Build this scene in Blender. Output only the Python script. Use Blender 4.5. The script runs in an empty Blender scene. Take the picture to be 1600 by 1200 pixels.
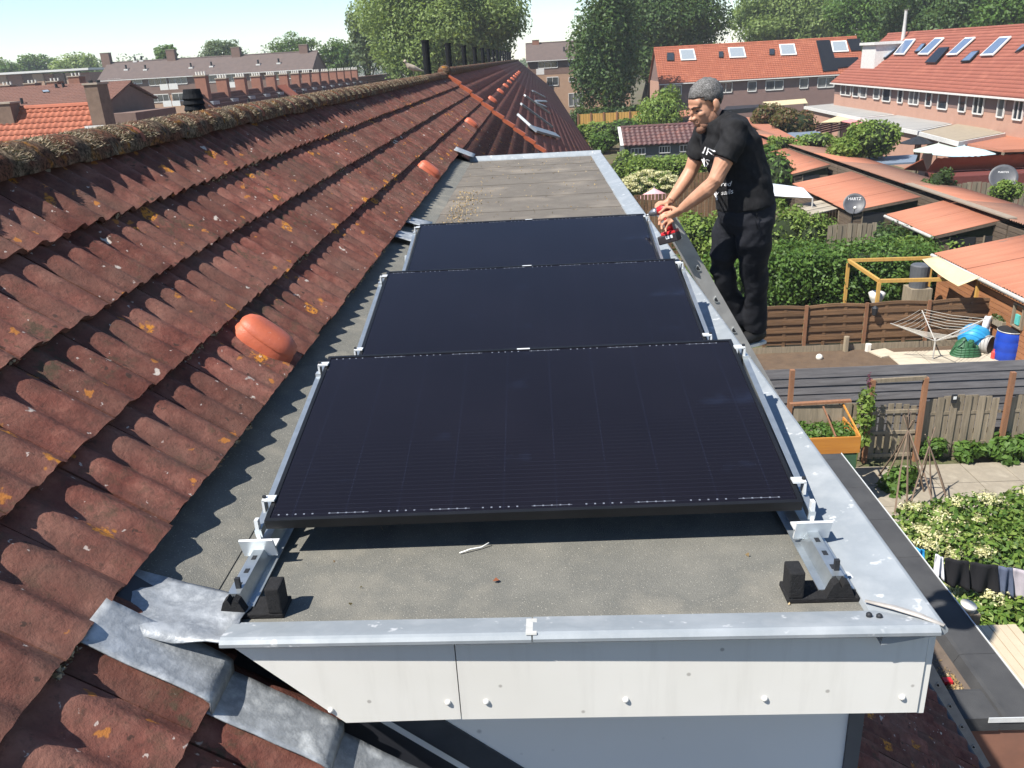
import bpy, bmesh, math, random
import numpy as np
from mathutils import Vector, Matrix, noise

random.seed(7)
rng = np.random.default_rng(11)
scene = bpy.context.scene
col = scene.collection

# ---------------------------------------------------------------- camera
RES_F, CXP, CYP = 1285.0, 800.0, 600.0          # focal length and centre, in pixels of the 1600 x 1200 frame
CAM = np.array([0.0, 0.0, 1.5])                 # z = 0 is the felt of the dormer roof
_dy = np.array([(833 - CXP) / RES_F, (90 - CYP) / RES_F, 1.0]); _dy /= np.linalg.norm(_dy)
_dx = np.array([1.0, -0.040, 0.0]); _dx[2] = -(_dy[0] - 0.040 * _dy[1]) / _dy[2]; _dx /= np.linalg.norm(_dx)
_dz = np.cross(_dx, _dy)
if _dz[1] > 0: _dz = -_dz
RC = np.stack([_dx, _dy, _dz], 1)
cam_data = bpy.data.cameras.new('camera'); cam = bpy.data.objects.new('camera', cam_data); col.objects.link(cam)
cam_data.sensor_width = 36.0; cam_data.lens = 36.0 * RES_F / 1600.0
cam_data.clip_start = 0.05; cam_data.clip_end = 6000
m = Matrix.Identity(4)
for i in range(3):
    m[i][0] = RC[0, i]; m[i][1] = -RC[1, i]; m[i][2] = -RC[2, i]; m[i][3] = CAM[i]
cam.matrix_world = m
scene.camera = cam
def _ray(u, v): return RC.T @ np.array([(u - CXP) / RES_F, (v - CYP) / RES_F, 1.0])
def onz(u, v, z): d = _ray(u, v); return Vector(CAM + d * ((z - CAM[2]) / d[2]))
def onx(u, v, x): d = _ray(u, v); return Vector(CAM + d * ((x - CAM[0]) / d[0]))
def ony(u, v, y): d = _ray(u, v); return Vector(CAM + d * ((y - CAM[1]) / d[1]))

# ---------------------------------------------------------------- sky and sun
SUN = Vector((-0.50, -0.34, 0.797)).normalized()
world = bpy.data.worlds.new('World'); scene.world = world; world.use_nodes = True
wn = world.node_tree.nodes; wl = world.node_tree.links
bg = wn['Background']; sky = wn.new('ShaderNodeTexSky'); sky.sky_type = 'NISHITA'
sky.sun_disc = False; sky.sun_elevation = math.asin(SUN.z); sky.sun_rotation = math.atan2(SUN.x, SUN.y)
sky.air_density = 1.0; sky.dust_density = 0.0; sky.ozone_density = 4.0; sky.altitude = 0
wl.new(sky.outputs[0], bg.inputs[0]); bg.inputs[1].default_value = 0.088
sl = bpy.data.lights.new('sun', 'SUN'); sl.energy = 5.0; sl.angle = math.radians(0.53); sl.color = (1.0, 0.95, 0.87)
so = bpy.data.objects.new('sun', sl); col.objects.link(so); so.location = (-20, -10, 40)
so.rotation_euler = (-SUN).to_track_quat('-Z', 'Y').to_euler()
scene.view_settings.view_transform = 'Standard'; scene.view_settings.look = 'None'
scene.view_settings.exposure = 1.0; scene.view_settings.gamma = 1.0
scene.view_settings.use_curve_mapping = False
scene.cycles.max_bounces = 6; scene.cycles.transparent_max_bounces = 8
scene.cycles.volume_bounces = 0

# ---------------------------------------------------------------- helpers
ORIG = {}
def tag(o, label=None, cat=None, group=None, kind=None):
    if label: o['label'] = label
    if cat: o['category'] = cat
    if group: o['group'] = group
    if kind: o['kind'] = kind
    return o
def thing(name, label, cat, loc=(0, 0, 0), group=None):
    o = bpy.data.objects.new(name, None); col.objects.link(o); o.location = loc
    o.empty_display_size = 0.2
    ORIG[o.name] = Vector(loc)
    return tag(o, label, cat, group)
def link(name, me, parent=None, loc=None, mat=None, smooth=False):
    o = bpy.data.objects.new(name, me); col.objects.link(o)
    if mat is not None and not me.materials: me.materials.append(mat)
    if smooth: me.polygons.foreach_set('use_smooth', [True] * len(me.polygons))
    if parent is not None:
        o.parent = parent; ORIG[o.name] = ORIG[parent.name]
    else:
        o.location = loc if loc is not None else (0, 0, 0); ORIG[o.name] = Vector(o.location)
    return o
class MB:
    def __init__(s): s.v = []; s.f = []; s.uv = {}
    def add(s, vs, fs):
        b = len(s.v); s.v += [Vector(p) for p in vs]; s.f += [tuple(b + i for i in f) for f in fs]; return s
    def quad(s, a, b, c, d): return s.add([a, b, c, d], [(0, 1, 2, 3)])
    def box(s, c, d, M=None):
        x, y, z = [k / 2 for k in d]
        vs = [Vector((i * x, j * y, k * z)) for i in (-1, 1) for j in (-1, 1) for k in (-1, 1)]
        c = Vector(c)
        vs = [(M @ p if M is not None else p) + c for p in vs]
        return s.add(vs, [(0, 1, 3, 2), (4, 6, 7, 5), (0, 4, 5, 1), (2, 3, 7, 6), (0, 2, 6, 4), (1, 5, 7, 3)])
    def box2(s, a, b):
        return s.box([(a[i] + b[i]) / 2 for i in range(3)], [abs(b[i] - a[i]) for i in range(3)])
    def bar(s, p, q, w, h, up=(0, 0, 1)):
        p = Vector(p); q = Vector(q); d = q - p; L = d.length; x = d / L; up = Vector(up)
        y = up.cross(x)
        if y.length < 1e-5: y = Vector((1, 0, 0)).cross(x)
        y.normalize(); z = x.cross(y)
        M = Matrix((x, y, z)).transposed()
        return s.box((p + q) / 2, (L, w, h), M)
    def tube(s, pts, rs, n=8, caps=True, sx=1.0, up=(0, 0, 1)):
        pts = [Vector(p) for p in pts]
        if not hasattr(rs, '__len__'): rs = [rs] * len(pts)
        b = len(s.v); upv = Vector(up); prev = None
        for i, p in enumerate(pts):
            t = (pts[min(i + 1, len(pts) - 1)] - pts[max(i - 1, 0)]).normalized()
            a = upv.cross(t)
            if a.length < 1e-3: a = Vector((1, 0.01, 0)).cross(t)
            a.normalize(); c = t.cross(a)
            r = rs[i]; ra, rb = r if hasattr(r, '__len__') else (r * sx, r)
            for k in range(n):
                an = 2 * math.pi * k / n
                s.v.append(p + a * (math.cos(an) * ra) + c * (math.sin(an) * rb))
        for i in range(len(pts) - 1):
            for k in range(n):
                k2 = (k + 1) % n
                s.f.append((b + i * n + k, b + i * n + k2, b + (i + 1) * n + k2, b + (i + 1) * n + k))
        if caps:
            s.f.append(tuple(b + k for k in reversed(range(n))))
            s.f.append(tuple(b + (len(pts) - 1) * n + k for k in range(n)))
        return s
    def prism(s, poly, off):
        n = len(poly); off = Vector(off); b = [Vector(p) for p in poly]
        s.add(b + [p + off for p in b], [tuple(reversed(range(n))), tuple(range(n, 2 * n))] + [(i, (i + 1) % n, n + (i + 1) % n, n + i) for i in range(n)])
        return s
    def ball(s, c, r, n=10, mrings=6, M=None):
        c = Vector(c); r = r if hasattr(r, '__len__') else (r, r, r); b = len(s.v)
        f = (lambda p: M @ p) if M is not None else (lambda p: p)
        s.v.append(c + f(Vector((0, 0, r[2]))))
        for i in range(1, mrings):
            th = math.pi * i / mrings
            for k in range(n):
                an = 2 * math.pi * k / n
                s.v.append(c + f(Vector((r[0] * math.sin(th) * math.cos(an), r[1] * math.sin(th) * math.sin(an), r[2] * math.cos(th)))))
        s.v.append(c + f(Vector((0, 0, -r[2])))); last = len(s.v) - 1
        for k in range(n):
            s.f.append((b, b + 1 + k, b + 1 + (k + 1) % n))
            s.f.append((last, last - n + (k + 1) % n, last - n + k))
        for i in range(mrings - 2):
            for k in range(n):
                p = b + 1 + i * n
                s.f.append((p + k, p + n + k, p + n + (k + 1) % n, p + (k + 1) % n))
        return s
    def mesh(s, name, o=Vector((0, 0, 0))):
        me = bpy.data.meshes.new(name); me.from_pydata([tuple(p - o) for p in s.v], [], s.f); me.update(); return me
    def obj(s, name, mat, parent=None, smooth=False, bevel=0, loc=None):
        if parent is not None: o = ORIG[parent.name]
        else:
            if loc is None:
                xs = [p.x for p in s.v]; ys = [p.y for p in s.v]; zs = [p.z for p in s.v]
                loc = Vector(((min(xs) + max(xs)) / 2, (min(ys) + max(ys)) / 2, min(zs)))
            o = Vector(loc)
        me = s.mesh(name, o)
        ob = link(name, me, parent, o, mat, smooth)
        if bevel:
            bv = ob.modifiers.new('bevel', 'BEVEL'); bv.width = bevel; bv.segments = 2; bv.limit_method = 'ANGLE'
        return ob
def fast_mesh(name, V, F):
    me = bpy.data.meshes.new(name); V = np.asarray(V, dtype=np.float32); F = np.asarray(F, dtype=np.int32)
    n, k = F.shape
    me.vertices.add(len(V)); me.vertices.foreach_set('co', V.ravel())
    me.loops.add(n * k); me.loops.foreach_set('vertex_index', F.ravel())
    me.polygons.add(n); me.polygons.foreach_set('loop_start', np.arange(0, n * k, k, dtype=np.int32))
    me.update(calc_edges=True); return me

# ---------------------------------------------------------------- materials
def lin(c):
    if isinstance(c, str):
        c = c.lstrip('#'); c = [int(c[i:i + 2], 16) / 255 for i in (0, 2, 4)]
        return tuple(((x / 12.92) if x <= 0.04045 else ((x + 0.055) / 1.055) ** 2.4) for x in c) + (1,)
    return tuple(c) + (1,) if len(c) == 3 else tuple(c)
class Nodes:
    def __init__(s, name):
        s.m = bpy.data.materials.new(name); s.m.use_nodes = True; s.t = s.m.node_tree; s.n = s.t.nodes
        s.b = s.n['Principled BSDF']; s.out = s.n['Material Output']
    def N(s, typ, **kw):
        nd = s.n.new('ShaderNode' + typ)
        for k, v in kw.items():
            if k in nd.inputs.keys() if isinstance(k, str) else False: nd.inputs[k].default_value = v
            else: setattr(nd, k, v)
        return nd
    def L(s, a, b): s.t.links.new(a, b)
    def vec(s, coord='obj', scale=(1, 1, 1), rot=(0, 0, 0)):
        if coord == 'world': o = s.N('NewGeometry').outputs['Position']
        else:
            tc = s.N('TexCoord'); o = tc.outputs['UV' if coord == 'uv' else 'Object']
        mp = s.N('Mapping'); mp.inputs['Scale'].default_value = scale; mp.inputs['Rotation'].default_value = rot
        s.L(o, mp.inputs[0]); return mp.outputs[0]
    def noise(s, v, scale, detail=5, rough=0.55, dist=0):
        nd = s.N('TexNoise'); nd.inputs['Scale'].default_value = scale; nd.inputs['Detail'].default_value = detail
        nd.inputs['Roughness'].default_value = rough; nd.inputs['Distortion'].default_value = dist
        s.L(v, nd.inputs['Vector']); return nd.outputs['Fac']
    def ramp(s, fac, stops, interp='LINEAR'):
        r = s.N('ValToRGB'); cr = r.color_ramp; cr.interpolation = interp
        while len(cr.elements) < len(stops): cr.elements.new(0.5)
        for e, (p, c) in zip(cr.elements, stops):
            e.position = p; e.color = lin(c) if not isinstance(c, (int, float)) else (c, c, c, 1)
        s.L(fac, r.inputs[0]); return r.outputs[0]
    def mix(s, fac, a, b, mode='MIX'):
        mx = s.N('MixRGB'); mx.blend_type = mode
        for k, x in ((0, fac), (1, a), (2, b)):
            if hasattr(x, 'is_linked'): s.L(x, mx.inputs[k])
            else: mx.inputs[k].default_value = x if k == 0 else lin(x)
        return mx.outputs[0]
    def math(s, op, a, b=0.0):
        nd = s.N('Math'); nd.operation = op
        for k, x in ((0, a), (1, b)):
            if hasattr(x, 'is_linked'): s.L(x, nd.inputs[k])
            else: nd.inputs[k].default_value = x
        return nd.outputs[0]
    def bump(s, h, strength=0.3, dist=0.01):
        bm = s.N('Bump'); bm.inputs['Strength'].default_value = strength; bm.inputs['Distance'].default_value = dist
        s.L(h, bm.inputs['Height']); s.L(bm.outputs[0], s.b.inputs['Normal'])
    def base(s, c):
        if hasattr(c, 'is_linked'): s.L(c, s.b.inputs['Base Color'])
        else: s.b.inputs['Base Color'].default_value = lin(c)
    def set(s, rough=None, metal=None, spec=None):
        if rough is not None:
            if hasattr(rough, 'is_linked'): s.L(rough, s.b.inputs['Roughness'])
            else: s.b.inputs['Roughness'].default_value = rough
        if metal is not None: s.b.inputs['Metallic'].default_value = metal
        if spec is not None: s.b.inputs['Specular IOR Level'].default_value = spec
        return s.m
def mat(name, c1, c2=None, scale=6, rough=0.75, metal=0, bump=0.0, bscale=None, spec=0.3, stretch=(1, 1, 1), rnd=0.0, coord='obj', c3=None, bd=0.01, speck=None):
    s = Nodes(name); v = s.vec(coord, stretch)
    if c2 is None: c2 = tuple(x * 0.8 for x in lin(c1)[:3])
    f = s.noise(v, scale, 7, 0.6)
    c = s.ramp(f, [(0.3, c1), (0.7, c2)] if c3 is None else [(0.28, c1), (0.5, c2), (0.72, c3)])
    if speck:
        f2 = s.noise(v, speck[1], 3, 0.7); c = s.mix(s.ramp(f2, [(speck[2], 0.0), (speck[2] + 0.06, 1.0)]), c, speck[0])
    if rnd:
        oi = s.N('ObjectInfo'); hs = s.N('HueSaturation')
        mr = s.N('MapRange'); mr.inputs[3].default_value = 1 - rnd; mr.inputs[4].default_value = 1 + rnd
        s.L(oi.outputs['Random'], mr.inputs[0]); s.L(mr.outputs[0], hs.inputs['Value']); s.L(c, hs.inputs['Color']); c = hs.outputs[0]
    s.base(c); s.set(rough, metal, spec)
    if bump: s.bump(s.noise(v, bscale or scale * 4, 5, 0.65), bump, bd)
    return s.m
def leaf_mat(name, cols, trans=0.35, rough=0.55):
    s = Nodes(name); g = s.N('NewGeometry')
    c = s.ramp(g.outputs['Random Per Island'], [(i / max(1, len(cols) - 1), k) for i, k in enumerate(cols)])
    s.base(c); s.set(rough, 0, 0.3)
    tr = s.N('BsdfTranslucent'); s.L(s.mix(0.5, c, (0.25, 0.32, 0.04), 'MIX'), tr.inputs[0])
    mx = s.N('MixShader'); mx.inputs[0].default_value = trans
    s.L(s.b.outputs[0], mx.inputs[1]); s.L(tr.outputs[0], mx.inputs[2]); s.L(mx.outputs[0], s.out.inputs[0]); return s.m
def wood_mat(name, c1, c2, rough=0.8, rnd=0.18, stretch=(9, 9, 0.8), scale=2.0):
    s = Nodes(name); v = s.vec('world', stretch); oi = s.N('ObjectInfo')
    ad = s.N('VectorMath'); ad.operation = 'ADD'; s.L(v, ad.inputs[0])
    cb = s.N('CombineXYZ'); s.L(s.math('MULTIPLY', oi.outputs['Random'], 40.0), cb.inputs[0]); s.L(cb.outputs[0], ad.inputs[1])
    f = s.noise(ad.outputs[0], scale, 6, 0.6); c = s.ramp(f, [(0.3, c1), (0.7, c2)])
    hs = s.N('HueSaturation'); mr = s.N('MapRange'); mr.inputs[3].default_value = 1 - rnd; mr.inputs[4].default_value = 1 + rnd
    s.L(oi.outputs['Random'], mr.inputs[0]); s.L(mr.outputs[0], hs.inputs['Value']); s.L(c, hs.inputs['Color'])
    s.base(hs.outputs[0]); s.set(rough, 0, 0.25); s.bump(f, 0.3, 0.01); return s.m
def brick_mat(name, a, b, mortar, bw=0.21, bh=0.06, rough=0.85):
    s = Nodes(name); v = s.vec('uv')
    br = s.N('TexBrick'); br.inputs['Scale'].default_value = 1.0; br.inputs['Brick Width'].default_value = bw; br.inputs['Row Height'].default_value = bh
    br.inputs['Mortar Size'].default_value = 0.008; br.inputs['Color1'].default_value = lin(a); br.inputs['Color2'].default_value = lin(b); br.inputs['Mortar'].default_value = lin(mortar)
    s.L(v, br.inputs[0]); f = s.noise(v, 0.6, 5)
    s.base(s.mix(s.ramp(f, [(0.35, 0.0), (0.75, 0.35)]), br.outputs[0], tuple(x * 0.6 for x in lin(a)[:3]))); s.set(rough, 0, 0.2); return s.m
# ---------------------------------------------------------------- main roof
PITCH = math.radians(40.3); CP, SP = math.cos(PITCH), math.sin(PITCH)
GAUGE = 0.38; TW = 0.334; TL = 0.445; EX, EZ = -1.25, 0.1375     # lower edge of the fourth course
GROUND = -7.8
RIDGE_X = EX - 4.42 * GAUGE * CP; RIDGE_Z = EZ + 4.42 * GAUGE * SP
EAVE_X = 3.15; EAVE_Z = EZ - (EAVE_X - EX) * SP / CP
ROOF_END = 150.0
RN = Vector((SP, 0, CP)); RD = Vector((CP, 0, -SP))               # roof normal, down-slope direction
def roof_pt(k, y, h=0.0):            # k courses below the ridge-side datum: k = 4 is the lower edge of course four
    return Vector((EX, y, EZ)) + RD * ((k - 4) * GAUGE) + RN * (h - 0.060)

def tile_material(name='concrete_roof_tile', far=False):
    s = Nodes(name); v = s.vec('world')
    big = s.noise(v, 2.3, 6, 0.6); fine = s.noise(v, 38, 6, 0.75); mid = s.noise(v, 9, 6, 0.65)
    c = s.ramp(mid, [(0.3, (0.072, 0.023, 0.018)), (0.5, (0.135, 0.047, 0.035)), (0.72, (0.22, 0.095, 0.07))])
    if far: c = s.ramp(mid, [(0.3, (0.19, 0.066, 0.050)), (0.7, (0.28, 0.105, 0.08))])
    c = s.mix(s.ramp(big, [(0.4, 0.0), (0.72, 0.75)]), c, (0.118, 0.074, 0.057))
    c = s.mix(s.ramp(fine, [(0.52, 0.0), (0.74, 0.8)]), c, (0.045, 0.028, 0.022))
    oi = s.N('ObjectInfo'); hs = s.N('HueSaturation'); mr = s.N('MapRange'); mr.inputs[3].default_value = 0.8; mr.inputs[4].default_value = 1.22
    s.L(oi.outputs['Random'], mr.inputs[0]); s.L(mr.outputs[0], hs.inputs['Value']); s.L(c, hs.inputs['Color']); c = hs.outputs[0]
    # moss dust, dark and grey green, in loose patches
    mo = s.noise(v, 15, 5, 0.7); mo2 = s.noise(v, 1.6, 3)
    c = s.mix(s.math('MULTIPLY', s.ramp(mo, [(0.52, 0.0), (0.62, 0.8)]), s.ramp(mo2, [(0.45, 0.0), (0.62, 1.0)])), c, (0.052, 0.045, 0.028))
    # warped coordinates so that the lichen discs are not round
    def spots(scale, thr, seed, keep):
        wv = s.N('VectorMath'); wv.operation = 'MULTIPLY_ADD'
        nz = s.N('TexNoise'); nz.inputs['Scale'].default_value = scale * 3.0; s.L(v, nz.inputs['Vector'])
        s.L(nz.outputs['Color'], wv.inputs[0]); wv.inputs[1].default_value = (0.7 / scale,) * 3
        mp = s.N('Mapping'); mp.inputs['Location'].default_value = (seed, seed * 0.7, seed * 1.3); s.L(v, mp.inputs[0]); s.L(mp.outputs[0], wv.inputs[2])
        vo = s.N('TexVoronoi'); vo.inputs['Scale'].default_value = scale; s.L(wv.outputs[0], vo.inputs['Vector'])
        d = s.ramp(vo.outputs['Distance'], [(thr * 0.7, 1.0), (thr, 0.0)])
        sp = s.N('SeparateColor'); s.L(vo.outputs['Color'], sp.inputs[0])
        return s.math('MULTIPLY', d, s.math('GREATER_THAN', sp.outputs[0], keep)), vo.outputs['Distance']
    o1, dist = spots(5.5, 0.26, 3.1, 0.80)
    o1 = s.math('MULTIPLY', o1, s.ramp(s.noise(v, 55, 3, 0.7), [(0.42, 0.0), (0.52, 1.0)]))
    c = s.mix(o1, c, (0.42, 0.17, 0.025))
    o1b, _ = spots(13.0, 0.24, 5.7, 0.86); c = s.mix(s.math('MULTIPLY', o1b, 0.8), c, (0.36, 0.14, 0.03))
    o2, _ = spots(8.0, 0.17, 9.4, 0.83); c = s.mix(s.math('MULTIPLY', o2, 0.85), c, (0.46, 0.41, 0.36))
    o3, _ = spots(26.0, 0.17, 1.4, 0.78); c = s.mix(s.math('MULTIPLY', o3, 0.8), c, (0.42, 0.36, 0.32))
    o4, _ = spots(17.0, 0.2, 14.4, 0.72); c = s.mix(s.math('MULTIPLY', o4, 0.75), c, (0.03, 0.022, 0.018))
    s.base(c); s.set(0.9, 0, 0.2)
    h = s.math('ADD', s.noise(v, 60, 5, 0.75), s.math('MULTIPLY', s.noise(v, 14, 4, 0.6), 1.2))
    s.bump(h, 0.7, 0.006); return s.m
TILE = tile_material(); TILE2 = tile_material('cleaner_red_roof_tile', True)
DARKSLAB = mat('roof_underlay', (0.03, 0.02, 0.018), rough=0.95)
ORANGE_NEW = mat('new_orange_clay', (0.38, 0.10, 0.045), (0.30, 0.075, 0.035), 8, 0.6, bump=0.2)
TERRACOTTA = mat('terracotta_vent', (0.46, 0.115, 0.055), (0.36, 0.085, 0.045), 9, 0.5, bump=0.25, bscale=70, spec=0.4, speck=((0.5, 0.36, 0.3), 45, 0.68))
LEAD = mat('lead_sheet', (0.40, 0.42, 0.44), (0.22, 0.235, 0.25), 11, 0.5, metal=0.25, bump=0.35, bscale=9, c3=(0.52, 0.54, 0.55), bd=0.02)
ZINC = mat('zinc_coping', (0.30, 0.325, 0.345), (0.235, 0.26, 0.28), 4, 0.55, metal=0.15, bump=0.06, bscale=20, c3=(0.335, 0.355, 0.37), speck=((0.46, 0.475, 0.485), 14, 0.62), coord='world')
WHITEWALL = mat('house_wall_render', (0.5, 0.46, 0.42), rough=0.9)
BRICKRED = mat('red_brown_brick', (0.25, 0.12, 0.08), (0.18, 0.09, 0.065), 3, 0.9)

def wave(t):                          # one tile = two waves, slightly leaning
    u = (t * 2) % 1.0
    u = u ** 1.25
    return 0.032 * (0.5 - 0.5 * math.cos(2 * math.pi * u)) ** 0.9
def tile_mesh(name, nx=4, ny=16, seed=0):
    V, F = [], []; r = random.Random(seed)
    xs = [TL * i / (nx - 1) for i in range(nx)]
    def rough(i, j): return 0.0018 * (r.random() - 0.5)
    top = []
    for i, x in enumerate(xs):
        row = []
        for j in range(ny + 1):
            t = j / ny; dx = (0.006 * (r.random() - 0.5)) if i == nx - 1 else 0
            V.append((x + dx, 0.003 + t * (TW - 0.006), 0.047 * x / TL + wave(t) + rough(i, j))); row.append(len(V) - 1)
        top.append(row)
    bot = []
    for j in range(ny + 1):
        p = V[top[-1][j]]; V.append((p[0] - 0.004, p[1], p[2] - 0.026)); bot.append(len(V) - 1)
    back = []
    for j in range(ny + 1):
        p = V[top[0][j]]; V.append((p[0], p[1], p[2] - 0.02)); back.append(len(V) - 1)
    for i in range(nx - 1):
        for j in range(ny): F.append((top[i][j], top[i + 1][j], top[i + 1][j + 1], top[i][j + 1]))
    for j in range(ny):
        F.append((top[-1][j], bot[j], bot[j + 1], top[-1][j + 1])); F.append((bot[j], back[j], back[j + 1], bot[j + 1]))
    F.append(tuple([r_[0] for r_ in top] + [bot[0], back[0]]))
    F.append(tuple(reversed([r_[-1] for r_ in top] + [bot[-1], back[-1]])))
    me = bpy.data.meshes.new(name); me.from_pydata(V, [], F); me.update(); me.materials.append(TILE)
    sm = [len(f) == 4 for f in F]; me.polygons.foreach_set('use_smooth', sm); me.set_sharp_from_angle(angle=math.radians(50)); return me
TM = [tile_mesh('roof_tile_%d' % i, seed=i) for i in range(6)]

house = thing('row_house', 'long terraced house whose weathered red tile roof carries the flat dormer', 'house', (0, 0, GROUND))
VERGE_Y = 24.75
sl_ = MB()
a, b = roof_pt(-0.42, -4, -0.035), roof_pt(-0.42, VERGE_Y, -0.035)
c_, d_ = Vector((EAVE_X, VERGE_Y, EAVE_Z - 0.10)), Vector((EAVE_X, -4, EAVE_Z - 0.10))
sl_.quad(a, b, c_, d_)
rear = Vector((2 * RIDGE_X - EAVE_X, 0, EAVE_Z - 0.1))
sl_.quad(Vector((a.x, -4, a.z)), Vector((rear.x, -4, rear.z)), Vector((rear.x, VERGE_Y, rear.z)), Vector((a.x, VERGE_Y, a.z)))
roof = sl_.obj('roof', DARKSLAB, house)
MB().box2((rear.x + 0.35, -4, GROUND), (EAVE_X - 0.4, VERGE_Y, EAVE_Z)).obj('wall', BRICKRED, house)
MB().tube([(EAVE_X + 0.03, -4, EAVE_Z - 0.12), (EAVE_X + 0.03, VERGE_Y, EAVE_Z - 0.12)], 0.035, 8).obj('gutter', mat('grey_gutter', (0.06, 0.065, 0.075), rough=0.5), house, True)
ntile = 0
def put_tile(k, j):
    global ntile
    me = TM[(k * 7 + j * 13) % 6]
    o = bpy.data.objects.new('tile', me); col.objects.link(o); o.parent = roof
    p = roof_pt(k, j * TW) - RD * TL - ORIG[roof.name]
    dv = random.uniform(-1, 1)
    o.location = p + RN * (0.003 * dv) + RD * random.uniform(-0.006, 0.006)
    o.rotation_euler = (random.uniform(-0.006, 0.006), PITCH + random.uniform(-0.006, 0.004), random.uniform(-0.006, 0.006))
    ntile += 1
for k in range(1, 5):
    for j in range(0, int(VERGE_Y / TW)):
        x = roof_pt(k, 0).x
        if (j + 1) * TW < 1.28 * abs(x) - 0.25: continue
        put_tile(k, j)
for k in (5, 6):
    for j in range(3, 6): put_tile(k, j)
for k in range(12, 20):
    for j in range(8, 17):
        p = roof_pt(k, j * TW)
        if 1.3 < p.x < EAVE_X + 0.06 and 1.25 * p.x < j * TW < 1.95 * p.x + 0.3: put_tile(k, j)
# the courses seen small behind the dormer stay one mesh
def tile_strip(k0, k1, y0, y1, per=6):
    V, F = [], []
    n = max(2, int((y1 - y0) / (TW / 2) * per)); ys = [y0 + (y1 - y0) * i / n for i in range(n + 1)]
    for k in range(k0, k1 + 1):
        b = len(V)
        for i, y in enumerate(ys):
            w = wave((y / TW) % 1.0) if per > 1 else 0.02
            for (s_, h) in ((TL, 0.0), (0.0, 0.047), (0.003, 0.021)):
                p = roof_pt(k, y) - RD * s_ + RN * (h + w); V.append(tuple(p))
        for i in range(n):
            q = b + i * 3
            F.append((q, q + 1, q + 4, q + 3)); F.append((q + 1, q + 2, q + 5, q + 4))
    return V, F
def strip_obj(name, parent, segs, m=None):
    V, F = [], []
    for a_ in segs:
        v, f = tile_strip(*a_); b = len(V); V += v; F += [tuple(i + b for i in q) for q in f]
    o = ORIG[parent.name]; V = np.array(V) - np.array(o)
    me = fast_mesh(name, V, F); ob = link(name, me, parent, mat=m or TILE, smooth=False); tag(ob, kind='stuff'); return ob
KE = int(4 + (EAVE_X - EX) / (GAUGE * CP))
strip_obj('far_tile_courses', roof, [(5, KE, 13.75, VERGE_Y, 6)])

# ridge: overlapping half-round tiles thick with moss
MOSSY = Nodes('mossy_ridge')
_v = MOSSY.vec('world'); _f = MOSSY.noise(_v, 16, 6, 0.7); _g = MOSSY.noise(_v, 55, 5, 0.75); _h = MOSSY.noise(_v, 5, 4)
_c = MOSSY.ramp(_f, [(0.3, (0.045, 0.034, 0.025)), (0.45, (0.135, 0.095, 0.066)), (0.58, (0.24, 0.185, 0.125)), (0.75, (0.36, 0.30, 0.21))])
_c = MOSSY.mix(MOSSY.ramp(_h, [(0.42, 0.0), (0.56, 0.9)]), _c, (0.17, 0.072, 0.045))
_c = MOSSY.mix(MOSSY.ramp(MOSSY.noise(_v, 7.5, 4), [(0.58, 0.0), (0.66, 0.9)]), _c, (0.36, 0.16, 0.03))
_c = MOSSY.mix(MOSSY.ramp(_g, [(0.42, 0.8), (0.55, 0.0)]), _c, (0.02, 0.016, 0.01))
MOSSY.base(_c); MOSSY.bump(MOSSY.math('ADD', _f, _g), 1.0, 0.02); MOSSY = MOSSY.set(0.95, 0, 0.1)
MOSSTUFT = leaf_mat('moss_tufts', [(0.06, 0.045, 0.03), (0.21, 0.16, 0.105), (0.42, 0.345, 0.24), (0.13, 0.08, 0.052)], 0.1, 0.9)
def ridge_tile_mesh(name, seed, L=0.42):
    V, F = [], []; na, nl = 14, 9
    for i in range(nl + 1):
        t = i / nl; r0 = 0.118 + 0.028 * math.sin(math.pi * min(1, t * 0.95 + 0.05)) + 0.012 * t
        for j in range(na + 1):
            an = math.pi * (j / na) * 1.12 - 0.06 * math.pi
            d = noise.noise(Vector((t * 4, j * 0.5, seed * 7.3))) * 0.010 + noise.noise(Vector((t * 13, j * 1.9, seed * 3.3))) * 0.010
            r = r0 + (d if i > 1 else 0)
            V.append((-math.cos(an) * r, t * L, math.sin(an) * r * 0.82))
    n = na + 1
    for i in range(nl):
        for j in range(na): F.append((i * n + j, i * n + j + 1, (i + 1) * n + j + 1, (i + 1) * n + j))
    for e in (0, nl):
        F.append(tuple(e * n + j for j in (range(na, -1, -1) if e else range(n))))
    me = bpy.data.meshes.new(name); me.from_pydata(V, [], F); me.update(); me.materials.append(MOSSY)
    me.polygons.foreach_set('use_smooth', [True] * len(F)); return me
def collar_mesh():
    mb = MB(); b = []
    V, F = [], []
    for i in range(3):
        for j in range(13):
            an = math.pi * j / 12; r = (0.118, 0.130, 0.130)[i]
            V.append((-math.cos(an) * r, (0.0, 0.0, 0.055)[i], math.sin(an) * r * 0.82 + 0.012))
    for i in range(2):
        for j in range(12): F.append((i * 13 + j, i * 13 + j + 1, i * 13 + 14 + j, i * 13 + 13 + j))
    me = bpy.data.meshes.new('ridge_collar'); me.from_pydata(V, [], F); me.update(); me.materials.append(mat('collar_clay', (0.27, 0.085, 0.045), (0.18, 0.07, 0.045), 14, 0.8)); return me
RM = [ridge_tile_mesh('ridge_tile_%d' % i, i + 1) for i in range(4)]; CM = collar_mesh()
RP = 0.345
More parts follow.
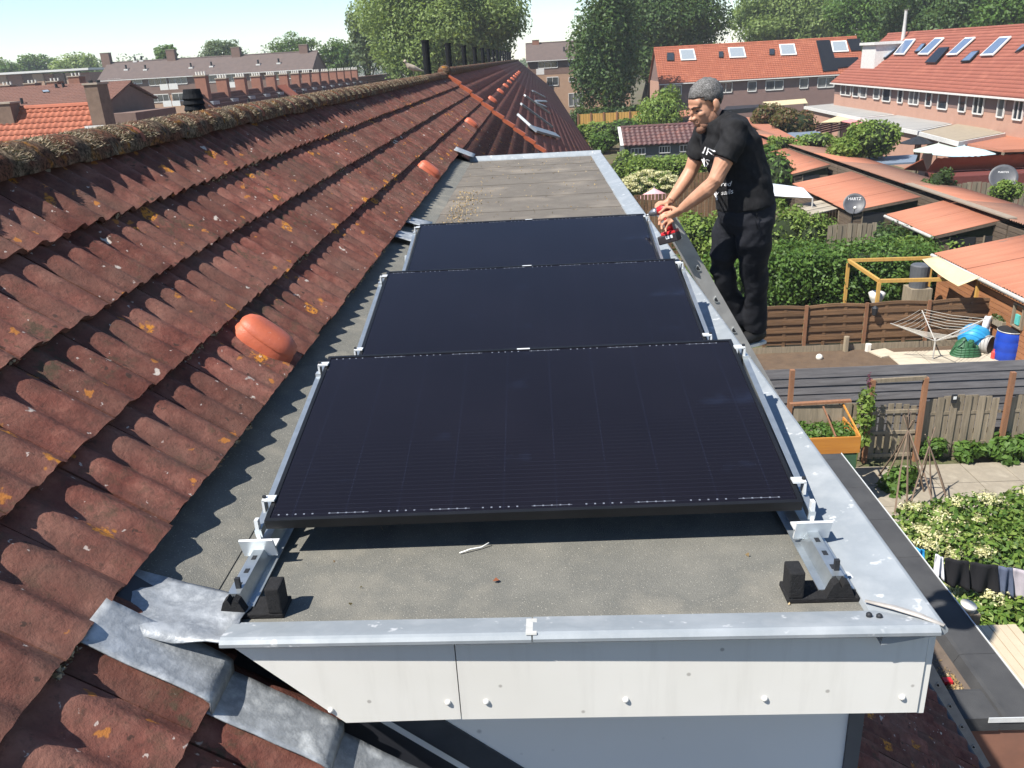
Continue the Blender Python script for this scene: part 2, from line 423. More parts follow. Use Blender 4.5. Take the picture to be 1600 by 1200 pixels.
def ridge_run(par, y0, y1, dz=0.0):
    y, i = y0, 0; o0 = ORIG[par.name]
    while y < y1:
        o = bpy.data.objects.new('ridge_tile', RM[i % 4]); col.objects.link(o); o.parent = par
        o.location = Vector((RIDGE_X, y, RIDGE_Z - 0.095 + dz)) - o0; o.rotation_euler = (random.uniform(0.02, 0.05), random.uniform(-0.06, 0.06), random.uniform(-0.03, 0.03))
        if y < 16:
            c = bpy.data.objects.new('collar', CM); col.objects.link(c); c.parent = par; c.location = o.location + Vector((0, 0.005, 0.002)); c.rotation_euler = o.rotation_euler
        y += RP; i += 1
ridge_run(roof, 2.4, VERGE_Y - 0.3)
# moss tufts standing up from the ridge and lying in the tile laps
def tufts(y0, y1, n, big=1.0):
    P = []; A = []
    ys = y0 + (y1 - y0) * rng.random(n) ** 1.35
    keep = np.array([noise.noise(Vector((y * 2.9, 3.1, 0))) + 0.75 * math.sin(2 * math.pi * (y - 2.4) / RP - 0.9) for y in ys]) > 0.12
    ys = ys[keep]; th = rng.uniform(0.35, 0.9, len(ys)) * math.pi
    r = 0.140 + 0.014 * rng.random(len(ys))
    c = np.stack([RIDGE_X - np.cos(th) * r, ys, RIDGE_Z - 0.095 + np.sin(th) * r * 0.82], 1)
    nrm = np.stack([-np.cos(th), 0 * th, np.sin(th)], 1)
    return c, nrm
def blade_mesh(name, c, nrm, size, spread=0.7, wid=0.35, parent=None, m=None):
    n = len(c); d = nrm + rng.normal(0, spread, (n, 3)); d /= np.linalg.norm(d, axis=1)[:, None]
    t = np.cross(d, rng.normal(0, 1, (n, 3))); t /= np.linalg.norm(t, axis=1)[:, None]
    s_ = size * rng.uniform(0.5, 1.3, n)[:, None]
    V = np.stack([c - t * s_ * wid, c + t * s_ * wid, c + d * s_ + t * s_ * wid * 0.3, c + d * s_ - t * s_ * wid * 0.3], 1).reshape(-1, 3)
    F = np.arange(4 * n).reshape(-1, 4)
    if parent is not None: V = V - np.array(ORIG[parent.name])
    return link(name, fast_mesh(name, V, F), parent, mat=m)
c_t, n_t = tufts(2.4, 20, 46000); n_t = n_t * 0.5 + np.array([[0.5, 0.35, 0.0]])
tag(blade_mesh('ridge_moss', c_t, n_t, 0.017, 0.35, 0.16, roof, MOSSTUFT), kind='stuff')
pts, nrs = [], []
for k in range(1, 5):
    for i in range(2600):
        y = 1.6 + 20 * random.random() ** 1.6
        if noise.noise(Vector((y * 1.7, k * 5.1, 0))) < 0.08: continue
        t = (y / TW) % 1.0
        p = roof_pt(k, y) + RN * (0.03 + wave(t) * 0.9) + RD * random.uniform(-0.03, 0.012)
        pts.append(tuple(p)); nrs.append(tuple(RN * 0.6 + RD * 0.5))
tag(blade_mesh('lap_moss', np.array(pts), np.array(nrs), 0.012, 0.6, 0.5, roof, MOSSTUFT), kind='stuff')

# terracotta hooded vents
def vent_mesh():
    mb = MB(); n = 28; lv = [(0.0, 0.158, 0.098, 0.0), (0.03, 0.158, 0.098, 0.0), (0.062, 0.146, 0.089, 0.0), (0.064, 0.153, 0.094, 0.0), (0.074, 0.153, 0.094, 0.0), (0.098, 0.138, 0.080, 0.0), (0.116, 0.112, 0.056, 0.0), (0.122, 0.085, 0.034, 0.0), (0.124, 0.05, 0.015, 0.0)]
    for z, a_, b_, dx in lv:
        for k in range(n):
            an = 2 * math.pi * k / n; c_, s_ = math.cos(an), math.sin(an); e = 0.72
            mb.v.append(Vector((a_ * math.copysign(abs(c_) ** e, c_) + dx, b_ * math.copysign(abs(s_) ** e, s_), z - 0.02)))
    for i in range(len(lv) - 1):
        for k in range(n): mb.f.append((i * n + k, i * n + (k + 1) % n, (i + 1) * n + (k + 1) % n, (i + 1) * n + k))
    mb.f.append(tuple((len(lv) - 1) * n + k for k in range(n))); return mb
VM = vent_mesh().mesh('vent'); VM.materials.append(TERRACOTTA); VM.polygons.foreach_set('use_smooth', [True] * len(VM.polygons)); VM.set_sharp_from_angle(angle=math.radians(38))
BASEM = MB().prism([(-0.23, -0.15, 0.0), (0.24, -0.15, 0.02), (0.24, 0.15, 0.02), (-0.23, 0.15, 0.0)], (0, 0, 0.03)).mesh('vent_base'); BASEM.materials.append(TILE)
def vent(par, k, y, s=1.0):
    o = bpy.data.objects.new('vent_hood', VM); col.objects.link(o); o.parent = par; o.location = roof_pt(k, y, 0.055) - ORIG[par.name]
    o.rotation_euler = (0, PITCH, 0); o.scale = (s, s, s); ORIG[o.name] = ORIG[par.name]; return o
vent(roof, 3.52, 3.84, 1.0); vent(roof, 3.6, 10.55); vent(roof, 3.55, 18.3)
FLUE = mat('black_flue', (0.008, 0.009, 0.011), (0.013, 0.014, 0.016), rough=0.8, spec=0.1)
def flue(par, y, h=0.66, r=0.095):
    x = RIDGE_X - 0.16; z0 = RIDGE_Z - 0.16
    return MB().tube([(x, y, z0), (x, y, z0 + h + 0.1), (x, y, z0 + h + 0.1), (x, y, z0 + h + 0.15)], [r, r, r * 1.12, r * 1.12], 14).obj('flue_pipe', FLUE, par, False)
flue(roof, 22.3, 0.84)
# black ribbed cowl behind the ridge
pc = onx(301, 150, -3.15); cw = MB()
zb = RIDGE_Z - (RIDGE_X + 3.15) * SP / CP * 1.0 - 0.2
rings = [(0, 0.095)]
for i in range(5): rings += [(0.02 + i * 0.05, 0.098), (0.055 + i * 0.05, 0.085)]
ztop = onx(300, 139, -3.15).z
cw.tube([(-3.15, pc.y, ztop - 0.30 + r_[0]) for r_ in rings] + [(-3.15, pc.y, ztop)], [r_[1] for r_ in rings] + [0.075], 18)
cw.tube([(-3.15, pc.y, 0.2), (-3.15, pc.y, ztop - 0.3)], 0.07, 12)
cw.obj('vent_cowl', FLUE, roof)

# far half of the terrace beyond the orange verge
house2 = thing('row_house', 'far end of the same terrace, past the bright orange verge tiles', 'house', (0, VERGE_Y, GROUND))
s2 = MB()
a, b = roof_pt(-0.42, VERGE_Y + 0.01, 0.0), roof_pt(-0.42, ROOF_END, 0.0)
c_, d_ = Vector((EAVE_X, ROOF_END, EAVE_Z - 0.06)), Vector((EAVE_X, VERGE_Y + 0.01, EAVE_Z - 0.06))
s2.quad(a, b, c_, d_); s2.quad(a, Vector((rear.x, a.y, rear.z)), Vector((rear.x, b.y, rear.z)), b)
roof2 = s2.obj('roof', TILE2, house2)
MB().box2((rear.x + 0.35, VERGE_Y + 0.01, GROUND), (EAVE_X - 0.4, ROOF_END, EAVE_Z)).obj('wall', BRICKRED, house2)
strip_obj('far_tile_courses', roof2, [(1, KE, VERGE_Y + 0.05, 60, 4), (1, KE, 60, ROOF_END - 0.05, 0.05)], TILE2)
y = VERGE_Y + 0.2; rr = MB()
V = []
mb = MB()
for i in range(120):
    t0 = VERGE_Y + 0.1 + i * 1.04
    if t0 > ROOF_END: break
    pts_ = [(RIDGE_X, t0 + q * 0.345, RIDGE_Z - 0.035 + 0.05) for q in range(4)]
    mb.tube(pts_, [0.115, 0.14, 0.125, 0.14], 8, up=(0, 0, 1))
tag(mb.obj('ridge_run', MOSSY, roof2, True), kind='stuff')
for k in range(1, KE + 1):
    p0, p1 = roof_pt(k - 1 + 0.0, VERGE_Y, 0.1), roof_pt(k + 0.02, VERGE_Y, 0.145)
    bm_ = MB(); bm_.bar(p0, p1, 0.26, 0.05, RN); bm_.bar(p0 + Vector((0, -0.13, 0)) - RN * 0.05, p1 + Vector((0, -0.13, 0)) - RN * 0.05, 0.03, 0.14, RN); bm_.obj('verge_tile', ORANGE_NEW, roof2)
MB().tube([(RIDGE_X, VERGE_Y - 0.12, RIDGE_Z + 0.02), (RIDGE_X, VERGE_Y + 0.34, RIDGE_Z + 0.03)], [0.17, 0.19], 14).obj('ridge_end_tile', MOSSY, roof2, True)
for y in (28.4, 35.5, 42.5, 49.5, 56.5, 63.5, 70.5, 77.5, 84.5): vent(roof2, 3.5, y, 1.1)
for i in range(13): flue(roof2, 28.2 + i * 6.4, 0.86 + 0.016 * i)
STEEL = mat('skylight_steel', (0.34, 0.37, 0.4), (0.26, 0.28, 0.3), rough=0.4, metal=0.5)
PANE = Nodes('window_glass'); PANE.base((0.02, 0.026, 0.034)); PANE = PANE.set(0.08, 0, 0.9)
def on_roof(u, v, h):
    d = Vector(_ray(u, v)); c = Vector(CAM); p0 = roof_pt(4, 0, h); return c + d * (RN.dot(p0 - c) / RN.dot(d))
for (u0, v0, u1, v1, w) in ((820, 149, 859, 177, 0.13), (814.5, 162.5, 863, 198, 0.13), (809.5, 179, 834, 201, 0.1), (833, 201, 871, 212, 0.30), (838, 161, 853, 167, 0.14), (837, 158, 854, 158.5, 0.14), (832, 142, 852, 152, 0.12)):
    MB().bar(on_roof(u0, v0, 0.17), on_roof(u1, v1, 0.17), w, 0.08, RN).obj('roof_window', STEEL, roof2)

# ---------------------------------------------------------------- dormer
FELT = mat('grey_roofing_felt', (0.170, 0.164, 0.142), (0.122, 0.121, 0.108), 3.0, 0.95, bump=0.8, bscale=230, c3=(0.205, 0.192, 0.16), speck=((0.34, 0.32, 0.275), 170, 0.61), bd=0.005)
FELT_OLD = mat('old_brown_felt', (0.155, 0.138, 0.115), (0.112, 0.099, 0.084), 1.3, 0.95, bump=0.6, bscale=80, c3=(0.205, 0.178, 0.145), speck=((0.36, 0.32, 0.25), 60, 0.70), coord='world')
def fascia_material():
    s = Nodes('cream_fascia_panel'); v = s.vec('world')
    c = s.ramp(s.noise(v, 1.6, 4), [(0.3, (0.60, 0.585, 0.54)), (0.7, (0.66, 0.65, 0.615))])
    st = s.noise(s.vec('world', (9, 9, 0.8)), 2.4, 5, 0.6)
    c = s.mix(s.ramp(st, [(0.52, 0.0), (0.85, 0.28)]), c, (0.40, 0.385, 0.35))
    vo = s.N('TexVoronoi'); vo.inputs['Scale'].default_value = 13; s.L(v, vo.inputs['Vector'])
    sp = s.N('SeparateColor'); s.L(vo.outputs['Color'], sp.inputs[0])
    k = s.math('MULTIPLY', s.ramp(vo.outputs['Distance'], [(0.06, 1.0), (0.1, 0.0)]), s.math('GREATER_THAN', sp.outputs[0], 0.7))
    c = s.mix(s.math('MULTIPLY', k, 0.6), c, (0.2, 0.18, 0.16))
    s.base(c); return s.set(0.5, 0, 0.35)
FASCIA = fascia_material()
DARKTRIM = mat('dark_joint', (0.02, 0.022, 0.026), rough=0.6)
dormer = MB().box2((-0.72, 2.10, -0.25), (0.90, 13.45, -0.03)).obj('dormer', WHITEWALL, house)
DX0, DX1 = -1.30, 1.035; DY0, DY1 = 1.815, 13.62
MB().box2((DX0 - 0.1, 1.93, -0.03), (0.93, 6.55, 0.0)).obj('felt_sheet', FELT, dormer)
ys = [6.55, 7.7, 8.75, 9.7, 10.75, 11.7, 12.6, 13.55]
for i in range(7):
    mb = MB(); y0, y1 = ys[i], ys[i + 1]; h0, h1 = 0.001, 0.006
    n = 12
    for q in range(n):
        x0 = DX0 - 0.1 + (0.93 - DX0 + 0.1) * q / n; x1 = DX0 - 0.1 + (0.93 - DX0 + 0.1) * (q + 1) / n
        j0, j1 = 0.03 * noise.noise(Vector((x0 * 2, i * 9, 0))), 0.03 * noise.noise(Vector((x1 * 2, i * 9, 0)))
        mb.quad((x0, y0 + j0, h1), (x1, y0 + j1, h1), (x1, y1 + 0.06, h0), (x0, y1 + 0.06, h0)); mb.quad((x0, y0 + j0, -0.02), (x1, y0 + j1, -0.02), (x1, y0 + j1, h1), (x0, y0 + j0, h1))
    mb.obj('felt_sheet', FELT_OLD, dormer)
# flat sloping upstand against the tiles
MB().quad((-1.05, 1.93, 0.004), (-1.05, 13.5, 0.004), (-1.42, 13.5, 0.10), (-1.42, 1.93, 0.10)).obj('felt_upstand', FELT, dormer)
def coping(p0, p1, inward, w=0.12, name='coping', parent=dormer, m=ZINC, h=0.045):
    p0 = Vector(p0); p1 = Vector(p1); inn = Vector(inward).normalized(); up = Vector((0, 0, 1))
    prof = [(w, 0.002), (w - 0.006, 0.016), (0.03, h - 0.004), (0.012, h), (0.002, h - 0.003), (-0.006, h - 0.012), (-0.006, h - 0.022), (0.002, h - 0.030), (0.014, h - 0.032), (w, -0.015)]
    n = len(prof); mb = MB()
    for P in (p0, p1): mb.v += [P + inn * a + up * b_ for a, b_ in prof]
    mb.f = [(i, (i + 1) % n, n + (i + 1) % n, n + i) for i in range(n)] + [tuple(range(n)), tuple(range(2 * n - 1, n - 1, -1))]
    return mb.obj(name, m, parent, False)
FL, FRc, BRc, BLc = Vector((-0.935, 1.838, 0)), Vector((1.036, 1.808, 0)), Vector((1.02, 13.62, 0)), Vector((-1.08, 13.64, 0))
mid = FL.lerp(FRc, 0.44)
coping(FL, mid, (0, 1, 0)); coping(mid + Vector((0.004, 0, 0.001)), FRc + Vector((-0.02, 0, 0.001)), (0, 1, 0))
coping(FRc + Vector((0, 0.012, -0.002)), BRc, (-1, 0, 0), 0.165)
coping(BRc, BLc, (0, -1, 0), 0.10, h=0.075); coping((0.9, 6.53, 0), (-1.1, 6.56, 0), (0, -1, 0), 0.06, h=0.07)
MB().bar(mid + Vector((0.0, 0.10, 0.019)), mid + Vector((0.0, 0.0, 0.047)), 0.03, 0.005).obj('sealed_joint', mat('mastic', (0.5, 0.5, 0.48), (0.38, 0.38, 0.36), 30, 0.8), dormer)
MB().tube([FRc + Vector((-0.16, 0.15, 0.025)), FRc + Vector((-0.10, 0.10, 0.037)), FRc + Vector((-0.05, 0.055, 0.043)), FRc + Vector((-0.008, 0.008, 0.046))], [0.003, 0.005, 0.005, 0.003], 6, sx=2.2).obj('solder_seam', mat('solder', (0.45, 0.42, 0.38), (0.32, 0.3, 0.28), 25, 0.6, 0.3), dormer, True)
for (u, v) in ((1358, 961), (1374, 963)):
    p = onz(u, v, 0.035); MB().ball(p, 0.009, 8, 5).obj('tar_blob', DARKTRIM, dormer, True)
# fascia boards
yF = 1.862; t_ = 0.022
def fas(poly, name='fascia_panel', m=FASCIA, th=t_, yy=yF):
    return MB().prism([(x, yy, z) for x, z in poly], (0, th, 0)).obj(name, m, dormer)
fas([(-0.925, 0.014), (-0.2865, 0.014), (-0.2865, -0.278), (-0.625, -0.282)]); fas([(-0.2835, 0.014), (1.018, 0.014), (1.018, -0.292), (-0.2835, -0.279)])
MB().box2((1.022, 1.868, -0.30), (1.04, 13.55, 0.012)).obj('side_fascia', FASCIA, dormer)
MB().box2((1.0185, 1.872, -0.297), (1.0215, 1.9, 0.01)).obj('corner_joint', DARKTRIM, dormer)
for (u, v) in ((517, 1110), (700, 1098), (760, 1097), (978, 1094), (1195, 1092), (1410, 1090)):
    p = ony(u, v, yF - 0.002); MB().ball(p, (0.009, 0.007, 0.009), 10, 6).obj('screw_cap', mat('white_cap', (0.7, 0.69, 0.66), rough=0.4) if 'white_cap' not in bpy.data.materials else bpy.data.materials['white_cap'], dormer, True)
rz = lambda x: EZ - (x - EX) * SP / CP
MB().quad((-0.60, 1.884, -0.272), (1.02, 1.884, -0.285), (1.02, 2.1, -0.285), (-0.60, 2.1, -0.272)).obj('soffit', FASCIA, dormer)
def wallmat():
    s = Nodes('cheek_board'); v = s.vec('world'); c = s.ramp(s.noise(v, 1.4, 4), [(0.3, (0.74, 0.72, 0.69)), (0.7, (0.80, 0.78, 0.75))])
    vo = s.N('TexVoronoi'); vo.inputs['Scale'].default_value = 9; s.L(v, vo.inputs['Vector']); sp = s.N('SeparateColor'); s.L(vo.outputs['Color'], sp.inputs[0])
    k = s.math('MULTIPLY', s.ramp(vo.outputs['Distance'], [(0.06, 1.0), (0.12, 0.0)]), s.math('GREATER_THAN', sp.outputs[0], 0.6))
    s.base(s.mix(s.math('MULTIPLY', k, 0.55), c, (0.15, 0.14, 0.15))); return s.set(0.6)
CHEEK = wallmat()
MB().prism([(-0.78, 2.06, -0.27), (0.915, 2.06, -0.27), (0.915, 2.06, rz(0.915) - 0.1), (-0.70, 2.06, rz(-0.7) - 0.1)], (0, 0.04, 0)).obj('cheek_wall', CHEEK, dormer)
MB().box2((0.9155, 2.05, rz(0.95) - 0.1), (0.96, 2.09, -0.287)).obj('corner_trim', mat('corner_trim_grey', (0.12, 0.12, 0.125), rough=0.5), dormer)
MB().box2((0.9, 2.1, rz(0.93) - 0.1), (0.955, 13.5, -0.287)).obj('front_wall', FASCIA, dormer)
# cheek flashing in dark lead
x0, x1 = -0.72, 0.9
MB().prism([(x0, 2.052, rz(x0) + 0.00), (x1, 2.052, rz(x1) + 0.0), (x1, 2.052, rz(x1) + 0.13), (x0 + 0.02, 2.052, rz(x0) + 0.13)], (0, 0.006, 0)).obj('cheek_flashing', mat('dark_lead', (0.05, 0.055, 0.065), (0.08, 0.085, 0.095), 9, 0.5, 0.3), dormer)
# lead sheets dressed over the tiles beside the dormer
def lead_sheet(k0, k1, ya, yb, lift, name='lead_flashing', curl=0.03):
    V, F = [], []; n, q = 16, 8
    for i in range(n + 1):
        k = k0 + (k1 - k0) * i / n
        for j in range(q + 1):
            y_ = ya + (yb - ya) * j / q
            h = lift + 0.006 * noise.noise(Vector((k * 3.7, y_ * 9, lift * 50))) + curl * (j / q) ** 3 + 0.046 * (i / n)
            if i >= n - 1: h -= 0.046 if i == n else 0.005
            V.append(tuple(roof_pt(k, y_, h)))
    for i in range(n):
        for j in range(q): a0 = i * (q + 1) + j; F.append((a0, a0 + 1, a0 + q + 2, a0 + q + 1))
    me = bpy.data.meshes.new(name); me.from_pydata(V, [], F)
    o = ORIG[dormer.name]
    for v in me.vertices: v.co -= o
    ob = link(name, me, dormer, mat=LEAD, smooth=True)
    so_ = ob.modifiers.new('thickness', 'SOLIDIFY'); so_.thickness = 0.005; so_.offset = -1
    return ob
lead_sheet(3.96, 5.05, 1.735, 1.90, 0.050, curl=0.012); lead_sheet(4.99, 6.05, 1.735, 1.90, 0.050, curl=0.012); lead_sheet(5.99, 7.1, 1.74, 1.905, 0.050, curl=0.012)
MB().quad(roof_pt(4, 1.84, 0.02), roof_pt(9, 1.84, 0.02), roof_pt(9, 2.07, 0.03), roof_pt(4, 2.07, 0.03)).obj('gutter_lead', mat('dark_gutter_lead', (0.03, 0.032, 0.04), rough=0.5, metal=0.3), dormer)
def patch(name, f, n=14, q=10):
    V, F = [], []
    for i in range(n + 1):
        for j in range(q + 1): V.append(tuple(Vector(f(i / n, j / q)) - ORIG[dormer.name]))
    for i in range(n):
        for j in range(q): a0 = i * (q + 1) + j; F.append((a0, a0 + 1, a0 + q + 2, a0 + q + 1))
    me = bpy.data.meshes.new(name); me.from_pydata(V, [], F); ob = link(name, me, dormer, mat=LEAD, smooth=True)
    so_ = ob.modifiers.new('thickness', 'SOLIDIFY'); so_.thickness = 0.004; return ob
def corner_lead(s_, t):
    x = -1.36 + 0.45 * s_; y_ = 1.84 + 0.30 * t - 0.06 * s_ * t
    return (x + 0.02 * noise.noise(Vector((t * 3, 1, 0))), y_, 0.10 * (1 - s_) ** 1.6 + 0.014 + 0.022 * noise.noise(Vector((s_ * 4, t * 4, 2))) + 0.012 * (1 - t))
patch('corner_lead', corner_lead)
for (u, v) in ((640, 348), (628, 372)):
    c0 = onz(u, v, 0.08)
    patch('lead_tongue', lambda s_, t, c0=c0: (c0.x - 0.22 + 0.42 * s_, c0.y - 0.12 + 0.3 * t, 0.17 - 0.13 * s_ + 0.01 * noise.noise(Vector((s_ * 5, t * 5, c0.y)))), 6, 5)
patch('lead_tongue', lambda s_, t: (-1.3 + 0.3 * s_, 13.3 + 0.5 * t, 0.22 - 0.13 * s_), 5, 4)
# dry leaf litter lying in the sheltered corner of the old felt
LIT = leaf_mat('dry_litter', [(0.30, 0.2, 0.09), (0.42, 0.3, 0.14), (0.2, 0.13, 0.07), (0.5, 0.4, 0.24)], 0.1, 0.8)
pts = []
while len(pts) < 900:
    y_ = 6.7 + 3.6 * random.random() ** 1.4; x_ = -1.0 + abs(random.gauss(0, 0.13)) + 0.06 * (y_ - 6.7) * random.random()
    pts.append((x_, y_, 0.014))
for i in range(420): pts.append((random.uniform(-1.0, 0.85), random.uniform(6.7, 13.3), 0.013))
for i in range(6): pts.append((random.uniform(-0.9, 0.75), random.uniform(1.97, 2.5), 0.003))
lo = blade_mesh('leaf_litter', np.array(pts), np.tile(np.array([[0, 0, 0.5]]), (len(pts), 1)), 0.016, 1.1, 0.4, None, LIT)
tag(lo, 'dry tan leaf litter lying on the old brown felt behind the panels', 'leaf litter', kind='stuff')

# ---------------------------------------------------------------- solar panels
def glass_material():
    s = Nodes('panel_glass'); v = s.vec('obj')
    sx_ = s.N('SeparateXYZ'); s.L(v, sx_.inputs[0])
    def lines(o, period, w):
        fr = s.math('FRACT', s.math('DIVIDE', o, period)); return s.math('LESS_THAN', s.math('ABSOLUTE', s.math('SUBTRACT', fr, 0.5)), w)
    c = s.ramp(s.noise(v, 1.5, 3), [(0.3, (0.0058, 0.0050, 0.0072)), (0.7, (0.0078, 0.0068, 0.0098))])
    c = s.mix(s.math('MULTIPLY', lines(sx_.outputs[0], 0.1722, 0.012), 0.28), c, (0.014, 0.016, 0.03))
    c = s.mix(s.math('MULTIPLY', lines(sx_.outputs[1], 0.021, 0.06), 0.4), c, (0.017, 0.018, 0.026))
    sm = s.noise(v, 4.2, 3, 0.5); sm2 = s.noise(s.vec('obj', (1, 2.4, 1)), 2.2, 2)
    k = s.math('MULTIPLY', s.ramp(sm, [(0.56, 0.0), (0.66, 1.0)]), s.ramp(sm2, [(0.55, 0.0), (0.66, 0.55)]))
    c = s.mix(k, c, (0.014, 0.018, 0.034)); s.base(c)
    s.set(s.ramp(s.noise(v, 6, 4), [(0.3, 0.05), (0.7, 0.10)]), 0, 0.24); return s.m
GLASS = glass_material()
FRAME = mat('black_anodised_frame', (0.012, 0.013, 0.015), (0.018, 0.019, 0.022), rough=0.38, metal=0.4)
BUS = mat('silver_busbar', (0.38, 0.4, 0.44), rough=0.35, metal=0.6)
ALU = mat('bare_aluminium', (0.62, 0.65, 0.67), (0.5, 0.53, 0.55), 20, 0.38, metal=0.7)
GALV = mat('galvanised_steel', (0.42, 0.46, 0.49), (0.32, 0.36, 0.39), 25, 0.35, metal=0.75)
WHITE_ALU = mat('pale_clamp', (0.72, 0.74, 0.74), (0.62, 0.64, 0.65), 20, 0.4, metal=0.25)
PW, PL, PT = 1.722, 1.052, 0.035
PX0 = -0.928; NY, NZ = 2.287, 0.155; FZ = 0.35; PSP = 1.512
TILT = math.asin((FZ - NZ) / PL)
plabels = ['black solar panel nearest the white fascia, front of the row of three', 'black solar panel in the middle of the row of three', 'black solar panel farthest along the flat roof, beside the drill']
for i in range(3):
    y0 = NY + PSP * i
    p = thing('solar_panel', plabels[i], 'solar panel', (PX0, y0, NZ), 'solar panels tilted on the dormer roof')
    p.rotation_euler = (TILT, 0, 0.004 * (1 - i))
    z0 = Vector((0, 0, 0))
    bw = 0.014
    f = MB()
    for (a0, b0, c0, d0) in ((0, PW, 0, bw), (0, PW, PL - bw, PL), (0, bw, bw, PL - bw), (PW - bw, PW, bw, PL - bw)): f.box2((a0, c0, -PT), (b0, d0, 0))
    link('frame', f.mesh('frame'), p, mat=FRAME)
    g = link('glass', MB().box2((bw, bw, -0.006), (PW - bw, PL - bw, -0.003)).mesh('glass'), p, mat=GLASS)
    link('back_sheet', MB().box2((bw, bw, -0.011), (PW - bw, PL - bw, -0.0065)).mesh('back_sheet'), p, mat=DARKTRIM)
    d = MB()
    for yy, gap in ((0.030, 1), (PL - 0.024, 0)):
        for k in range(60):
            x = 0.04 + k * (PW - 0.08) / 59
            if k % 6 == 5: continue
            d.box((x, yy, -0.0025), (0.0055, 0.005, 0.0012))
        for k in range(10):
            x = 0.035 + k * (PW - 0.07) / 10
            if (k + i) % 2: d.box((x + 0.07, yy, -0.0027), (0.13, 0.0011, 0.0008))
    tag(link('busbar_dots', d.mesh('busbar_dots'), g, mat=BUS), kind='stuff')
    link('sticker', MB().box((PW / 2 - 0.02, PL - 0.008, 0.0006), (0.055, 0.008, 0.001)).mesh('sticker'), p, mat=WHITE_ALU)
for side, X in (('tiles', -0.950), ('gutter', 0.818)):
    r = thing('mounting_rail', 'galvanised mounting rail under the panel ends beside the %s' % ('tile slope' if side == 'tiles' else 'zinc coping and ladder'), 'rail', (X, 2.02, 0), 'panel mounting rails')
    prof = [(-0.052, 0.022), (-0.03, 0.022), (-0.017, 0.068), (0.017, 0.068), (0.03, 0.022), (0.052, 0.022), (0.052, 0.019), (0.032, 0.019), (0.019, 0.0), (-0.019, 0.0), (-0.032, 0.019), (-0.052, 0.019)]
    mb = MB(); n = len(prof)
    for yy in (2.02, 6.5): mb.v += [Vector((X + a_, yy, b_)) for a_, b_ in prof]
    mb.f = [(q, (q + 1) % n, n + (q + 1) % n, n + q) for q in range(n)] + [tuple(range(n)), tuple(range(2 * n - 1, n - 1, -1))]
    rp = mb.obj('rail_profile', GALV, r)
    for q in range(3): MB().box((X, 2.065 + q * 0.072, 0.0685), (0.014, 0.022, 0.002)).obj('slot', DARKTRIM, rp)
    MB().box((X + 0.004, 2.05, 0.085), (0.014, 0.012, 0.035)).obj('end_pin', DARKTRIM, rp)
    inn = 1 if X < 0 else -1
    for i in range(3):
        y0 = NY + PSP * i
        br = MB()
        br.bar((X - 0.055, y0 - 0.03, 0.075), (X + 0.055, y0 - 0.03, 0.075), 0.008, 0.075, (0, -0.35, 1)); br.box((X, y0 - 0.005, 0.073), (0.11, 0.05, 0.006)); br.box((X - inn * 0.014, y0 + 0.03, 0.11), (0.012, 0.02, 0.07))
        br.obj('bracket', WHITE_ALU, r)
        for (t, hh) in ((0.10, 0.0), (0.93, 0.0)):
            yy = y0 + PL * t * math.cos(TILT); zz = NZ + PL * t * math.sin(TILT)
            cl = MB(); cl.box((X + inn * 0.012, yy, zz + 0.005), (0.042, 0.034, 0.006)); cl.box((X - inn * 0.006, yy, zz - 0.018), (0.008, 0.034, 0.044)); cl.obj('end_clamp', WHITE_ALU, r)
            MB().tube([(X - inn * 0.004, yy, zz + 0.01), (X - inn * 0.004, yy, zz + 0.016)], 0.007, 8).obj('bolt', DARKTRIM, r)
            if t > 0.5: MB().bar((X - inn * 0.012, yy - 0.005, 0.068), (X - inn * 0.012, yy - 0.005, zz - 0.03), 0.03, 0.022).obj('post', ALU, r)
        MB().bar((X - inn * 0.012, y0 + 0.02, NZ - 0.06), (X - inn * 0.012, y0 + PL * math.cos(TILT), FZ - 0.055), 0.022, 0.03).obj('side_strut', GALV, r)
RUB = mat('black_rubber_granulate', (0.008, 0.008, 0.009), (0.016, 0.016, 0.017), 60, 0.9, bump=0.9, bscale=160, speck=((0.09, 0.09, 0.09), 220, 0.70), bd=0.004)
for X, inn, lab in ((-0.950, 1, 'black rubber rail foot beside the lead corner'), (0.818, -1, 'black rubber rail foot near the mitred zinc corner')):
    f = thing('rubber_foot', lab, 'rubber foot', (X, 2.02, 0), 'rubber feet under the rails')
    MB().box2((X - inn * 0.055, 1.985, 0.0), (X + inn * 0.15, 2.075, 0.018)).obj('base', RUB, f, bevel=0.004)
    MB().box2((X + inn * 0.105, 1.984, 0.018), (X + inn * 0.149, 2.05, 0.105)).obj('upright', RUB, f, bevel=0.005)
    MB().prism([(X - 0.04, 1.985, 0.018), (X + 0.04, 1.985, 0.018), (X + 0.022, 1.985, 0.062), (X + 0.008, 1.985, 0.070), (X, 1.985, 0.05), (X - 0.01, 1.985, 0.072), (X - 0.024, 1.985, 0.06)], (0, 0.03, 0)).obj('saddle', RUB, f)
w0 = [onz(718, 864, 0.006), onz(735, 858, 0.012), onz(752, 855, 0.008), onz(764, 848, 0.015)]
o = MB().tube(w0, 0.0022, 6).obj('cable_tie', mat('white_plastic', (0.75, 0.75, 0.72), rough=0.4), None, True); tag(o, 'thin white plastic strip lying on the felt before the front panel', 'plastic strip')
for (u, v, sz, lab) in ((775, 908, 0.011, 'small curled brown leaf on the grey felt before the panels'),):
    p = onz(u, v, 0.006); lf = MB(); lf.add([p + Vector((-sz, 0, 0)), p + Vector((0, -sz * 0.7, 0.006)), p + Vector((sz, 0, 0.003)), p + Vector((0, sz * 0.8, 0.008))], [(0, 1, 2, 3)]); lf.obj('dead_leaf', mat('dead_leaf', (0.16, 0.05, 0.02), rough=0.8)); tag(bpy.data.objects['dead_leaf'], lab, 'leaf')
